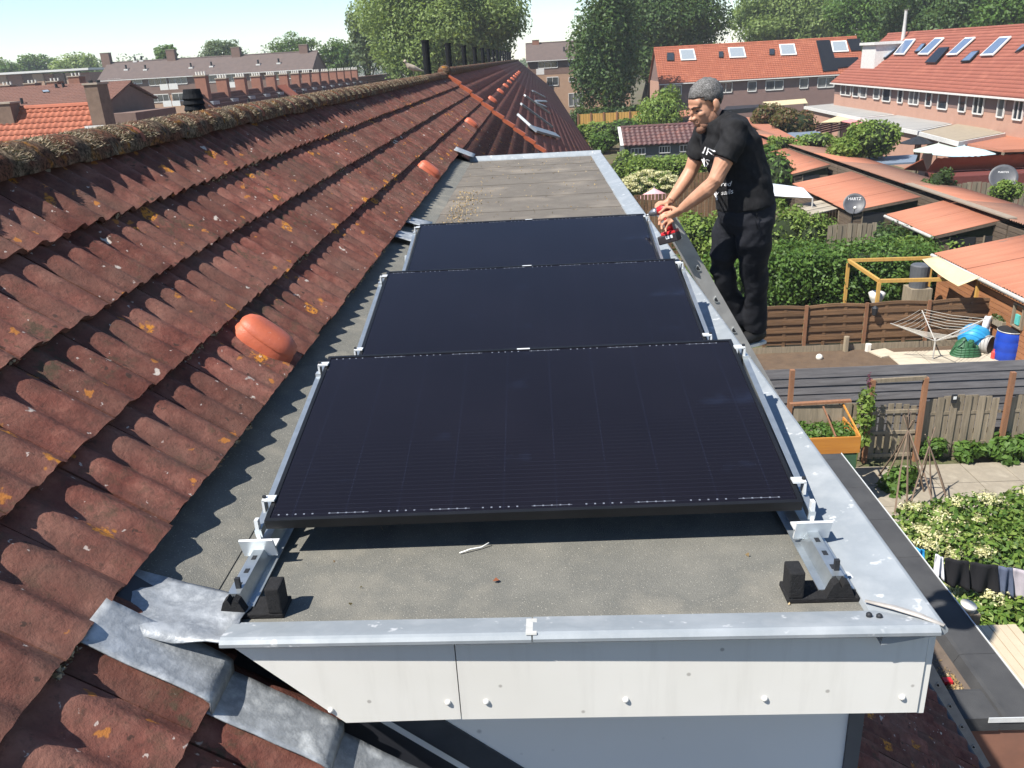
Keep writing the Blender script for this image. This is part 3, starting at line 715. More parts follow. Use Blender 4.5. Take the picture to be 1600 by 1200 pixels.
# ---------------------------------------------------------------- ladder
LADY = 6.02; LADW = 0.46
LT = ony(1056, 337, LADY); LB = ony(1543, 1188, LADY)
ldir = (LB - LT).normalized(); lperp = Vector((-ldir.z, 0, ldir.x)).normalized()
if lperp.x > 0: lperp = -lperp                       # towards the house and down
EXT_Z = -4.95
LB = LT + ldir * ((EXT_Z - LT.z) / ldir.z)
LADM = mat('weathered_aluminium', (0.36, 0.36, 0.355), (0.27, 0.27, 0.27), 8, 0.5, metal=0.35, bump=0.1)
lad = thing('ladder', 'grey aluminium ladder leaning against the dormer edge under the man', 'ladder', LB)
for yy in (LADY, LADY + LADW):
    o_ = Vector((0, yy - LADY, 0)); MB().bar(LT + o_ + lperp * 0.05, LB + o_ + lperp * 0.05, 0.028, 0.10, lperp).obj('stile', LADM, lad)
n = int((LB - LT).length / 0.285)
for i in range(n):
    c = LT + ldir * (0.14 + 0.285 * i) + lperp * 0.05
    mb = MB(); pts = [c + ldir * (0.026 * math.cos(a)) + lperp * (0.030 * math.sin(a) - 0.012) for a in [math.pi * q / 6 for q in range(7)]]
    mb.prism([p - Vector((0, 0.022, 0)) for p in pts], (0, LADW + 0.044, 0)); r = mb.obj('rung', ALU, lad)
    MB().prism([c + (p - c) * 0.74 - Vector((0, 0.0225, 0)) for p in pts], (0, 0.001, 0)).obj('rung_hole', DARKTRIM, r)
# ---------------------------------------------------------------- person
YM = 5.90
def J(u, v, dy=0.0): return ony(u, v, YM + dy)
FW = Vector((-0.90, -0.42, 0)).normalized()
def remesh(mb, name, m, parent, voxel, smooth=3, disp=None, sf=0.5):
    o = mb.obj(name, m, parent)
    r = o.modifiers.new('r', 'REMESH'); r.mode = 'VOXEL'; r.voxel_size = voxel
    s_ = o.modifiers.new('s', 'SMOOTH'); s_.iterations = smooth; s_.factor = sf
    dg = bpy.context.evaluated_depsgraph_get(); me = bpy.data.meshes.new_from_object(o.evaluated_get(dg))
    o.modifiers.clear(); old = o.data; o.data = me; bpy.data.meshes.remove(old)
    if disp:
        nv = len(me.vertices); nn = [v.normal.copy() for v in me.vertices]
        for v, q in zip(me.vertices, nn): v.co += q * disp(v.co + ORIG[parent.name])
    if not me.materials: me.materials.append(m)
    me.polygons.foreach_set('use_smooth', [True] * len(me.polygons)); me.update()
    return o
man = thing('person', 'man in black T-shirt and black trousers on the ladder, driving a screw', 'person', J(1178, 535, 0.1))
SKIN = mat('tanned_skin', (0.47, 0.25, 0.16), (0.38, 0.185, 0.112), 14, 0.5, spec=0.35, bump=0.08, bscale=120)
_s = Nodes('black_cotton'); _vv = _s.vec('obj'); _s.base(_s.ramp(_s.noise(_vv, 30, 4), [(0.3, (0.011, 0.011, 0.012)), (0.7, (0.018, 0.018, 0.0195))])); _s.bump(_s.noise(_s.vec('obj', (1, 1, 0.5)), 14, 4, 0.6), 0.5, 0.02); COTTON = _s.set(0.85, 0, 0.15)
_s = Nodes('black_work_trousers'); _vv = _s.vec('obj', (1, 1, 1.8)); _s.base(_s.ramp(_s.noise(_vv, 12, 4), [(0.3, (0.010, 0.011, 0.015)), (0.7, (0.018, 0.019, 0.024))])); _s.bump(_s.noise(_vv, 7, 5, 0.6), 0.5, 0.02); TROUS = _s.set(0.8, 0, 0.2)
def HAIR_TOP(s, sz):
    mr = s.N('MapRange'); z0 = J(1101, 160).z - ORIG[man.name].z; mr.inputs[1].default_value = z0 - 0.02; mr.inputs[2].default_value = z0 + 0.075; s.L(sz.outputs[2], mr.inputs[0]); return mr.outputs[0]
HAIR = Nodes('grey_cropped_hair'); _v = HAIR.vec('obj'); HAIR.base(HAIR.ramp(HAIR.noise(_v, 130, 4, 0.7), [(0.34, (0.035, 0.032, 0.03)), (0.52, (0.11, 0.106, 0.102)), (0.72, (0.29, 0.282, 0.275))])); _sz = HAIR.N('SeparateXYZ'); HAIR.L(_v, _sz.inputs[0]); _hc = HAIR.b.inputs['Base Color'].links[0].from_socket; HAIR.base(HAIR.mix(HAIR.ramp(_sz.outputs[2], [(0.0, 0.0), (1.0, 1.0)]) if False else HAIR_TOP(HAIR, _sz), (0.04, 0.033, 0.029), _hc)); HAIR.bump(HAIR.noise(_v, 170, 4, 0.8), 0.5, 0.006); HAIR = HAIR.set(0.75, 0, 0.3)
HAIRD = mat('dark_stubble', (0.035, 0.022, 0.016), (0.07, 0.04, 0.028), 90, 0.8, bump=0.6, bscale=150)
STUB = mat('beard_stubble', (0.27, 0.135, 0.085), (0.12, 0.065, 0.045), 130, 0.8, bump=0.4, bscale=190)
# head frame
hf = Vector((-0.90, -0.33, -0.34)).normalized(); hl = Vector((0, 0, 1)).cross(hf).normalized(); hu = hf.cross(hl)
HM = Matrix((hf, hl, hu)).transposed()
H0 = J(1101, 160)
def hp(a, b_, c): return H0 + hf * a + hl * b_ + hu * c      # forward, his left (towards the camera), up
body = MB()
body.ball(hp(-0.022, 0, 0.040), (0.115, 0.093, 0.105), 24, 16, HM)
body.ball(hp(0.030, 0, -0.045), (0.078, 0.078, 0.115), 20, 14, HM)
body.ball(hp(0.072, 0, 0.028), (0.030, 0.070, 0.045), 16, 10, HM)            # forehead
body.ball(hp(0.092, 0, 0.004), (0.022, 0.064, 0.015), 16, 8, HM)            # brow
body.ball(hp(0.035, 0, -0.130), (0.062, 0.062, 0.042), 16, 10, HM)           # jaw
body.ball(hp(0.082, 0, -0.150), (0.028, 0.032, 0.026), 14, 8, HM)            # chin
for sg in (-1, 1):
    body.ball(hp(0.066, sg * 0.050, -0.045), (0.030, 0.026, 0.024), 12, 8, HM)  # cheek
    body.ball(hp(-0.006, sg * 0.062, -0.105), (0.05, 0.024, 0.05), 12, 8, HM)   # jaw corner
    body.ball(hp(-0.026, sg * 0.100, -0.022), (0.026, 0.013, 0.040), 12, 8, HM)  # ear
    body.ball(hp(-0.012, sg * 0.094, -0.05), (0.013, 0.011, 0.016), 8, 6, HM)
body.tube([hp(0.095, 0, 0.0), hp(0.116, 0, -0.030), hp(0.136, 0, -0.060), hp(0.124, 0, -0.072), hp(0.09, 0, -0.074)], [0.011, 0.012, 0.015, 0.016, 0.012], 10)
for sg in (-1, 1): body.ball(hp(0.108, sg * 0.016, -0.066), (0.016, 0.011, 0.012), 8, 6, HM)
body.ball(hp(0.102, 0, -0.098), (0.016, 0.028, 0.009), 10, 6, HM); body.ball(hp(0.098, 0, -0.114), (0.016, 0.026, 0.010), 10, 6, HM)
body.tube([J(1108, 168), J(1116, 184), J(1126, 205)], [0.066, 0.066, 0.07], 16)
body.tube([J(1128, 204), J(1141, 230), J(1155, 262), J(1165, 325)], [(0.15, 0.085), (0.19, 0.13), (0.17, 0.14), (0.16, 0.14)], 18, up=FW)
# near (left) arm, far (right) arm
NA = [J(1146, 206, -0.2), J(1133, 246, -0.24), J(1118, 281, -0.27), J(1107, 294, -0.24), J(1085, 311, -0.17), J(1066, 326, -0.09)]
body.tube(NA, [0.072, 0.068, 0.053, 0.056, 0.046, 0.034], 14)
FA = [J(1101, 211, 0.2), J(1089, 244, 0.22), J(1080, 266, 0.22), J(1072, 280, 0.2), J(1058, 300, 0.15), J(1047, 314, 0.10)]
body.tube(FA, [0.072, 0.062, 0.05, 0.05, 0.042, 0.032], 14)
# hands
body.tube([J(1068, 325, -0.10), J(1057, 332, -0.04), J(1047, 338, 0.01)], [(0.034, 0.026), (0.046, 0.026), (0.044, 0.022)], 12, up=(0, 0, 1))
def finger(pts, r): body.tube(pts, [r, r * 0.96, r * 0.9, r * 0.72], 8)
finger([J(1049, 331, 0.01), J(1039, 333, 0.04), J(1032, 338, 0.04), J(1029, 344, 0.01)], 0.0125)
finger([J(1049, 336, -0.01), J(1038, 339, 0.02), J(1031, 346, 0.02), J(1029.5, 352, -0.01)], 0.0125)
finger([J(1050, 341, -0.03), J(1040, 346, 0.00), J(1034, 353, 0.00), J(1034, 359, -0.03)], 0.012)
finger([J(1052, 345, -0.05), J(1044, 351, -0.02), J(1040, 358, -0.02), J(1041, 363, -0.04)], 0.0105)
finger([J(1059, 328, -0.04), J(1050, 324, 0.01), J(1042, 324, 0.06), J(1037, 326, 0.08)], 0.0135)
body.tube([J(1048, 313, 0.10), J(1042, 317, 0.12), J(1036, 319, 0.15)], [(0.032, 0.026), (0.044, 0.026), (0.042, 0.022)], 12)
finger([J(1037, 316, 0.17), J(1030, 316, 0.20), J(1025, 320, 0.20), J(1024, 325, 0.18)], 0.0125)
finger([J(1037, 319, 0.15), J(1030, 319, 0.17), J(1025, 324, 0.17), J(1025, 329, 0.15)], 0.0125)
finger([J(1038, 322, 0.13), J(1031, 323, 0.15), J(1027, 328, 0.14), J(1027, 333, 0.12)], 0.012)
finger([J(1041, 325, 0.11), J(1035, 328, 0.12), J(1031, 332, 0.11), J(1032, 336, 0.10)], 0.0105)
finger([J(1044, 321, 0.08), J(1038, 326, 0.07), J(1033, 331, 0.07), J(1029, 333, 0.08)], 0.0135)
# lower legs inside the trousers keep the figure one body
body.tube([J(1163, 325), J(1172, 352, -0.07), J(1177, 420, 0.06), J(1179, 512, 0.25)], [0.11, 0.075, 0.045, 0.04], 12)
body.tube([J(1163, 325), J(1146, 352, 0.12), J(1128, 418, 0.17), J(1160, 503, 0.3)], [0.11, 0.075, 0.045, 0.04], 12)
remesh(body, 'body', SKIN, man, 0.0062, 3)
# shirt
sh = MB()
sh.tube([J(1165, 322), J(1163, 300), J(1155, 264), J(1141, 228), J(1130, 206), J(1119, 191), J(1114, 184)], [(0.215, 0.200), (0.205, 0.197), (0.205, 0.186), (0.235, 0.180), (0.215, 0.145), (0.115, 0.095), (0.082, 0.078)], 28, up=FW)
sh.tube([J(1138, 203, -0.1), J(1147, 208, -0.2), J(1142, 228, -0.235), J(1131, 249, -0.25)], [0.10, 0.10, 0.092, 0.087], 16)
sh.tube([J(1115, 206, 0.1), J(1103, 209, 0.19), J(1097, 226, 0.22), J(1089, 247, 0.23)], [0.10, 0.10, 0.095, 0.09], 16)
def wrinkle(c):
    q = Vector((c.x * 5, c.y * 5, c.z * 9 + c.x * 6)); return 0.014 * noise.noise(q) + 0.007 * noise.noise(q * 2.6)
shirt = remesh(sh, 'shirt', COTTON, man, 0.011, 3, wrinkle)
tr = MB()
tr.tube([J(1166, 314), J(1167, 328), J(1168, 346), J(1165, 364)], [(0.19, 0.187), (0.2, 0.198), (0.2, 0.19), (0.16, 0.13)], 24, up=FW)
tr.tube([J(1177, 340, -0.07), J(1178, 372, -0.06), J(1178, 405, 0.02), J(1179, 432, 0.08), J(1181, 462, 0.15), J(1181, 490, 0.2), J(1179, 513, 0.25)], [0.142, 0.128, 0.108, 0.094, 0.086, 0.084, 0.086], 18)
tr.tube([J(1150, 342, 0.10), J(1138, 372, 0.13), J(1130, 400, 0.14), J(1127, 421, 0.17), J(1135, 446, 0.21), J(1149, 474, 0.26), J(1160, 501, 0.3)], [0.135, 0.122, 0.105, 0.093, 0.08, 0.072, 0.072], 18)
def wr2(c):
    q = Vector((c.x * 5, c.y * 5, c.z * 6.5 - c.x * 7)); return 0.014 * noise.noise(q) + 0.006 * noise.noise(q * 2.1)
remesh(tr, 'trousers', TROUS, man, 0.011, 3, wr2)
sk = J(1190, 343, -0.19); MB().tube([J(1183, 333, -0.215), J(1181, 345, -0.225), J(1184, 358, -0.215)], 0.005, 6).obj('pocket_seam', TROUS, man, True)
SHOE = mat('black_shoe', (0.012, 0.012, 0.013), rough=0.6); SOLE = mat('white_sole', (0.55, 0.55, 0.52), rough=0.6)
for (a, dy) in ((J(1181, 522, 0.25), 0), (J(1162, 510, 0.32), 0)):
    s_ = MB(); s_.tube([a - FW * 0.07 + Vector((0, 0, -0.005)), a - FW * 0.02, a + FW * 0.10 + Vector((0, 0, -0.02)), a + FW * 0.2 + Vector((0, 0, -0.035)), a + FW * 0.245 + Vector((0, 0, -0.04))], [(0.04, 0.045), (0.052, 0.065), (0.058, 0.05), (0.055, 0.036), (0.035, 0.022)], 14, up=(0, 0, 1))
    s_.obj('shoe', SHOE, man, True)
    MB().prism([a + FW * t + FW.cross(Vector((0, 0, 1))) * w + Vector((0, 0, -0.082)) for t, w in ((-0.08, -0.035), (0.0, -0.05), (0.12, -0.056), (0.2, -0.052), (0.25, -0.02), (0.25, 0.02), (0.2, 0.052), (0.12, 0.056), (0, 0.05), (-0.08, 0.035))], (0, 0, 0.022)).obj('sole', SOLE, man)
# hair: a cap over crown and nape, its edge following the hairline
hr = MB(); hr.ball(hp(-0.022, 0, 0.038), (0.1225, 0.100, 0.1145), 56, 40, HM)
keepf = []
def hair_ok(p):
    q = p - H0; a_, b_, c_ = q.dot(hf), q.dot(hl), q.dot(hu)
    line = 0.060 if a_ > 0.07 else (0.060 - (0.07 - a_) * 0.95 if a_ > 0.0 else (-0.006 - (0 - a_) * 1.2))
    if abs(b_) > 0.075 and -0.06 < a_ < 0.02: line = max(line, -0.002)
    return c_ > line + 0.012 * noise.noise(p * 45)
for f in hr.f:
    if all(hair_ok(hr.v[i]) for i in f): keepf.append(f)
hr.f = keepf
for i, p in enumerate(hr.v): hr.v[i] = p + (p - hp(-0.022, 0, 0.042)).normalized() * 0.006 * noise.noise(p * 38)
ho = hr.obj('hair', HAIR, man, True); sd = ho.modifiers.new('t', 'SOLIDIFY'); sd.thickness = 0.006; sd.offset = -1
bd = MB(); bd.ball(hp(0.078, 0, -0.150), (0.036, 0.044, 0.034), 18, 12, HM); bd.ball(hp(0.104, 0, -0.086), (0.012, 0.03, 0.006), 10, 6, HM)
for cc, rr_ in ((hp(0.035, 0, -0.130), (0.0635, 0.0635, 0.0435)), (hp(-0.006, 0.062, -0.105), (0.0515, 0.0255, 0.0515)), (hp(-0.006, -0.062, -0.105), (0.0515, 0.0255, 0.0515)), (hp(0.098, 0, -0.105), (0.014, 0.032, 0.018))): bd.ball(cc, rr_, 18, 12, HM)
bd.obj('beard', STUB, man, True)
for sg in (-1, 1):
    MB().ball(hp(0.088, sg * 0.036, -0.021), (0.011, 0.016, 0.0075), 12, 8, HM).obj('eye', mat('eye_dark', (0.05, 0.035, 0.03), rough=0.25) if sg < 0 else bpy.data.materials['eye_dark'], man, True)
    MB().tube([hp(0.112, sg * 0.016, 0.002), hp(0.106, sg * 0.042, 0.010), hp(0.078, sg * 0.072, 0.004)], [0.006, 0.0075, 0.004], 6).obj('eyebrow', HAIRD, man, True)
# printed words on the shirt, laid on the cloth
PRINT = mat('white_print', (0.75, 0.74, 0.74), rough=0.8)
def words(txt, a, right, up, size, name='shirt_print', shear=0.0, push=0.006):
    cu = bpy.data.curves.new('t', 'FONT'); cu.body = txt; cu.size = size; cu.shear = shear; cu.extrude = 0.0
    o = bpy.data.objects.new('t', cu); col.objects.link(o); dg = bpy.context.evaluated_depsgraph_get(); dg.update()
    me = bpy.data.meshes.new_from_object(o.evaluated_get(dg)); bpy.data.objects.remove(o)
    right = Vector(right).normalized(); up = Vector(up); up = (up - right * up.dot(right)).normalized(); nrm = right.cross(up)
    bm = bmesh.new(); bm.from_mesh(me); bmesh.ops.triangulate(bm, faces=bm.faces); bmesh.ops.subdivide_edges(bm, edges=bm.edges, cuts=1); bm.to_mesh(me); bm.free()
    o0 = ORIG[man.name]; inv = o0
    for v in me.vertices:
        p = a + right * v.co.x + up * v.co.y
        hit, loc, n_, _ = shirt.ray_cast(p + nrm * 0.5 - o0, -nrm)
        v.co = (loc + n_ * push) if hit else (p - o0)
    me.materials.clear(); return link(name, me, man, mat=PRINT)
bpy.context.view_layer.update()
ru = Vector((0.25, -0.97, 0)); 
vr = Vector((0.62, -0.78, 0.0))
words('IF', J(1101, 243, -0.15), (0.97, -0.1, -0.22), (0.15, 0, 1), 0.072)
words('IS', J(1099.5, 260, -0.15), (0.97, -0.1, -0.25), (0.15, 0, 1), 0.066)
words('inspired', J(1110, 297, -0.2), (0.98, -0.1, 0.12), (0.1, 0, 1), 0.045, shear=0.35)
words('by sails', J(1118, 313, -0.2), (0.93, -0.1, 0.3), (0, 0, 1), 0.045, shear=0.35)
# ---------------------------------------------------------------- drill
dr = thing('cordless_drill', 'red and black cordless drill held at the far panel corner', 'drill', J(1045, 372, 0.040))
RED = mat('red_tool_plastic', (0.50, 0.022, 0.03), (0.42, 0.02, 0.025), rough=0.42); TB = mat('dark_tool_plastic', (0.03, 0.026, 0.03), rough=0.5); MET = mat('chuck_metal', (0.3, 0.3, 0.31), rough=0.35, metal=0.8)
A0, A1 = J(1048, 323, 0.110), J(1028, 330, 0.140)
MB().tube([A0, A0.lerp(A1, 0.15), A0.lerp(A1, 0.6), A1], [0.026, 0.036, 0.038, 0.030], 14).obj('motor_housing', RED, dr, True)
MB().tube([A1, J(1023, 331.5, 0.150), J(1019, 333, 0.155), J(1014.5, 334.5, 0.160)], [0.029, 0.030, 0.024, 0.014], 14).obj('chuck', MET, dr, True)
MB().tube([J(1014.5, 334.5, 0.160), J(1009, 337, 0.170)], 0.006, 8).obj('bit', MET, dr, True)
MB().tube([J(1040, 328, 0.110), J(1043, 344, 0.080), J(1046, 362, 0.050)], [(0.03, 0.026), (0.024, 0.022), (0.034, 0.03)], 12).obj('handle', RED, dr, True)
bc = J(1046, 372, 0.040); bx = (J(1061, 369, 0.000) - J(1031, 377, 0.080)).normalized()
bb = MB(); bb.bar(bc - bx * 0.075, bc + bx * 0.075, 0.085, 0.062); bb.obj('battery', TB, dr, bevel=0.008)
b2 = MB(); b2.bar(bc - bx * 0.055 + Vector((0, 0, 0.042)), bc + bx * 0.06 + Vector((0, 0, 0.042)), 0.075, 0.024); b2.obj('battery_mount', RED, dr, bevel=0.006)
side = bx.cross(Vector((0, 0, 1))).normalized(); side = side if side.y < 0 else -side
b3 = MB(); b3.bar(bc - bx * 0.01 + side * 0.0425 + Vector((0, 0, 0.012)), bc + bx * 0.045 + side * 0.0425 + Vector((0, 0, 0.012)), 0.004, 0.022); b3.obj('battery_label', WHITE_ALU, dr)
# ---------------------------------------------------------------- dove on the ridge
DOVE = mat('beige_dove', (0.42, 0.35, 0.28), (0.33, 0.27, 0.21), 20, 0.8)
dp = onx(646, 108, RIDGE_X + 0.02); dv = thing('dove', 'small beige dove standing on the mossy ridge', 'bird', (dp.x, dp.y, RIDGE_Z + 0.08))
dz = RIDGE_Z + 0.10
db = MB(); bx_ = Vector((dp.x, dp.y, dz))
db.tube([bx_ + Vector(p) for p in ((0.20, 0.1, 0.03), (0.12, 0.06, 0.06), (0.0, 0, 0.105), (-0.09, -0.04, 0.15), (-0.125, -0.06, 0.20), (-0.14, -0.065, 0.225))], [(0.02, 0.008), (0.035, 0.03), (0.06, 0.062), (0.05, 0.052), (0.028, 0.03), (0.02, 0.02)], 12)
db.ball(bx_ + Vector((-0.148, -0.07, 0.245)), 0.034, 10, 8); db.tube([bx_ + Vector((-0.175, -0.08, 0.245)), bx_ + Vector((-0.205, -0.095, 0.235))], [0.010, 0.003], 6)
for sg in (-1, 1): db.tube([bx_ + Vector((0, 0.02 * sg, 0.06)), bx_ + Vector((-0.005, 0.022 * sg, -0.02))], 0.006, 6)
remesh(db, 'body', DOVE, dv, 0.008, 2)
# ---------------------------------------------------------------- ground
G = GROUND
def ground_material():
    s = Nodes('garden_ground'); v = s.vec('world'); f = s.noise(v, 0.35, 6, 0.6); g = s.noise(v, 6, 5, 0.7)
    c = s.ramp(f, [(0.35, (0.07, 0.055, 0.035)), (0.5, (0.10, 0.085, 0.055)), (0.62, (0.055, 0.075, 0.025))])
    c = s.mix(s.ramp(g, [(0.4, 0.0), (0.7, 0.6)]), c, (0.16, 0.13, 0.09)); s.base(c); s.bump(g, 0.5, 0.03); return s.set(0.95, 0, 0.1)
gr = MB().quad((-1100, -60, G), (1100, -60, G), (1100, 1500, G), (-1100, 1500, G)).obj('ground', ground_material(), loc=(0, 0, G)); tag(gr, kind='structure')
# ---------------------------------------------------------------- plants
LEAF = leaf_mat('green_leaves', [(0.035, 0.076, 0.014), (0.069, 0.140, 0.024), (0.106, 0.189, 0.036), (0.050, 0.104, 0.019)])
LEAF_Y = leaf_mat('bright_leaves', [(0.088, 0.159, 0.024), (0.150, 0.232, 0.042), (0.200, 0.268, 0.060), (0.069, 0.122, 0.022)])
LEAF_D = leaf_mat('dark_leaves', [(0.018, 0.039, 0.011), (0.035, 0.067, 0.017), (0.056, 0.098, 0.024), (0.027, 0.055, 0.014)], 0.25)
LEAF_R = leaf_mat('reddish_leaves', [(0.100, 0.043, 0.022), (0.075, 0.085, 0.024), (0.150, 0.061, 0.034), (0.062, 0.091, 0.024)])
LEAF_W = leaf_mat('willow_leaves', [(0.075, 0.122, 0.030), (0.125, 0.183, 0.048), (0.175, 0.232, 0.072), (0.094, 0.146, 0.036)], 0.45)
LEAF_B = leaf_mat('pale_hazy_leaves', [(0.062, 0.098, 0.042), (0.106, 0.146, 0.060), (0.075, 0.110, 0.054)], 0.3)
BLOOM = leaf_mat('cream_blossom', [(0.46, 0.43, 0.19), (0.56, 0.53, 0.28), (0.6, 0.58, 0.38), (0.36, 0.37, 0.13)], 0.2)
CORE = mat('dark_inner_fill', (0.010, 0.018, 0.006), (0.018, 0.028, 0.008), 3, 0.95)  # near-black green, paints the shade inside shrubs and hedges; also shed inner walls
BARK = mat('dark_bark', (0.045, 0.035, 0.028), (0.028, 0.022, 0.018), 4, 0.95, bump=0.6)
WOODG = wood_mat('weathered_grey_wood', (0.26, 0.215, 0.155), (0.15, 0.125, 0.09))
def cloud(clumps, n, shell=(0.55, 1.05), droop=0.0):
    w = np.array([c[1][0] * c[1][1] + c[1][1] * c[1][2] + c[1][0] * c[1][2] for c in clumps]); w = w / w.sum()
    C, N_ = [], []
    for (c, r), k in zip(clumps, w):
        m_ = max(4, int(n * k)); d = rng.normal(0, 1, (m_, 3)); d /= np.linalg.norm(d, axis=1)[:, None]
        q = rng.uniform(shell[0], shell[1], m_)[:, None]; p = d * np.array(r) * q
        if droop: p[:, 2] -= droop * (np.abs(d[:, 0]) + np.abs(d[:, 1])) * rng.random(m_)
        C.append(np.array(c) + p); N_.append(d)
    return np.concatenate(C), np.concatenate(N_)
def leaves(name, clumps, n, size, m, parent=None, shell=(0.55, 1.05), spread=0.6, aspect=0.55, droop=0.0, loc=None, zmin=None):
    c, d = cloud(clumps, n, shell, droop)
    if zmin is not None: k = c[:, 2] > zmin; c, d = c[k], d[k]
    n = len(c); nr = d + rng.normal(0, spread, (n, 3)) + np.array([0, 0, 0.35]); nr /= np.linalg.norm(nr, axis=1)[:, None]
    t = np.cross(nr, rng.normal(0, 1, (n, 3))); t /= np.linalg.norm(t, axis=1)[:, None]; b = np.cross(nr, t)
    s_ = (size * rng.uniform(0.55, 1.3, n))[:, None]
    V = np.stack([c - t * s_, c + b * s_ * aspect + nr * s_ * 0.15, c + t * s_, c - b * s_ * aspect + nr * s_ * 0.15], 1).reshape(-1, 3)
    o = np.array(ORIG[parent.name]) if parent is not None else np.array(loc if loc is not None else clumps[0][0])
    return link(name, fast_mesh(name, V - o, np.arange(4 * n).reshape(-1, 4)), parent, tuple(o), m)
def blobs(c, r, n, rr, seed):
    q = random.Random(seed); out = []
    for i in range(n):
        d = Vector((q.gauss(0, 1), q.gauss(0, 1), q.gauss(0, 1))).normalized(); k = q.uniform(0.35, 0.85); s_ = q.uniform(*rr)
        out.append(((c[0] + d.x * r[0] * k, c[1] + d.y * r[1] * k, c[2] + d.z * r[2] * k), (s_ * min(r[0], r[1]), s_ * min(r[0], r[1]), s_ * r[2])))
    return out
def shrub(name, label, cat, c, r, n, size, m, seed=1, core=0.62, nb=9, group=None, bloom=None):
    c = Vector(c); t = thing(name, label, cat, (c.x, c.y, G), group)
    cl = blobs(c, r, nb, (0.35, 0.55), seed) + [((c.x, c.y, c.z), tuple(k * 0.72 for k in r))]
    if core: MB().ball(c, [k * core for k in r], 12, 8).obj('shade_core', CORE, t, True)  # solid dark ball, no real branches: inner shade put into its colour
    MB().tube([(c.x, c.y, G), (c.x, c.y, c.z)], [0.06, 0.03], 6).obj('stem', BARK, t)
    leaves('foliage', cl, n, size, m, t, zmin=G)
    if bloom:
        q = random.Random(seed + 5); bl = []
        for i in range(bloom[0]):
            d = Vector((q.gauss(0, 1), q.gauss(-0.35, 1), abs(q.gauss(0.2, 0.8)))).normalized(); s_ = bloom[1] * q.uniform(0.6, 1.3)
            bl.append(((c.x + d.x * r[0] * 0.98, c.y + d.y * r[1] * 0.98, c.z + d.z * r[2] * 1.02), (s_, s_, s_ * 0.4)))
        leaves('blossom', bl, bloom[2], bloom[3], BLOOM, t, (0.1, 1.0))
    return t
def hedge(name, label, a, b, h, n, size, m, seed=3, cat='hedge', z0=None, bumps=0.25, group=None):
    z0 = G if z0 is None else z0; t = thing(name, label, cat, ((a[0] + b[0]) / 2, (a[1] + b[1]) / 2, z0), group)
    q = random.Random(seed); cl = []; sx_, sy_ = b[0] - a[0], b[1] - a[1]
    k = max(6, int(sx_ * sy_ * 1.2 + 6))
    for i in range(k * 2):
        x = a[0] + sx_ * q.random(); y_ = a[1] + sy_ * q.random(); r = q.uniform(0.45, 0.8)
        cl.append(((x, y_, z0 + h - r * 0.9 + bumps * q.uniform(-1, 0.6)), (r, r, r)))
    for i in range(k * 2):
        x = a[0] + sx_ * q.random(); cl.append(((x, a[1] + q.uniform(0, 0.3), z0 + h * q.uniform(0.15, 0.85)), (0.6, 0.5, 0.6)))
    MB().box2((a[0] + 0.2, a[1] + 0.3, z0), (b[0] - 0.2, b[1] - 0.2, z0 + h * 0.82)).obj('shade_core', CORE, t)  # solid dark box blocks the view through; hedge's inner shade is its colour
    leaves('foliage', cl, n, size, m, t, zmin=z0); return t
# ---------------------------------------------------------------- extension beside the ladder
BIT = mat('dark_bitumen', (0.035, 0.036, 0.039), (0.055, 0.056, 0.058), 3, 0.85, bump=0.5, bscale=90, speck=((0.12, 0.115, 0.11), 60, 0.7))
GRIT = mat('brown_gritty_roof', (0.13, 0.10, 0.078), (0.085, 0.066, 0.052), 4, 0.95, bump=0.5, speck=((0.28, 0.2, 0.12), 25, 0.68))
ez = -4.9; e0, e1 = 6.55, 12.45; ex0, ex1 = 2.76, 4.86
ext = thing('extension', 'single-storey extension with dark bitumen roof edge below the dormer', 'extension', (3.8, 9.5, G))
MB().box2((ex0, e0 + 0.03, G), (ex1 - 0.03, e1 - 0.03, ez - 0.16)).obj('wall', BRICKRED, ext)
MB().box2((ex0, e0 + 0.02, ez - 0.155), (ex1 - 0.02, e1 - 0.02, ez - 0.12)).obj('roof', GRIT, ext)
yy = e0
while yy < e1 - 0.05:
    y2 = min(yy + 0.95, e1)
    MB().prism([(4.40, yy, ez - 0.13), (4.46, yy, ez - 0.01), (4.50, yy, ez), (ex1, yy, ez), (ex1, yy, ez - 0.16), (4.45, yy, ez - 0.16)], (0, y2 - yy - 0.006, 0)).obj('roof_edge', BIT, ext); yy = y2
MB().prism([(ex0, e0 + 0.46, ez - 0.13), (ex0, e0 + 0.42, ez - 0.01), (ex0, e0 + 0.38, ez + 0.002), (ex0, e0 - 0.004, ez + 0.002), (ex0, e0 - 0.004, ez - 0.16), (ex0, e0 + 0.46, ez - 0.16)], (4.42 - ex0, 0, 0)).obj('roof_edge', BIT, ext)
MB().box2((ex1 + 0.002, e0, ez - 0.05), (ex1 + 0.012, e1, ez + 0.012)).obj('edge_trim', WHITE_ALU, ext)
MB().box2((4.3, e0 - 0.012, ez - 0.05), (ex1 + 0.012, e0 - 0.005, ez + 0.012)).obj('edge_trim', WHITE_ALU, ext)
p = onz(1480, 1065, ez - 0.1); o = MB().box(p, (0.09, 0.07, 0.06)).obj('plastic_cap', RED, None); tag(o, 'small red plastic cap on the gritty extension roof by the ladder', 'cap')
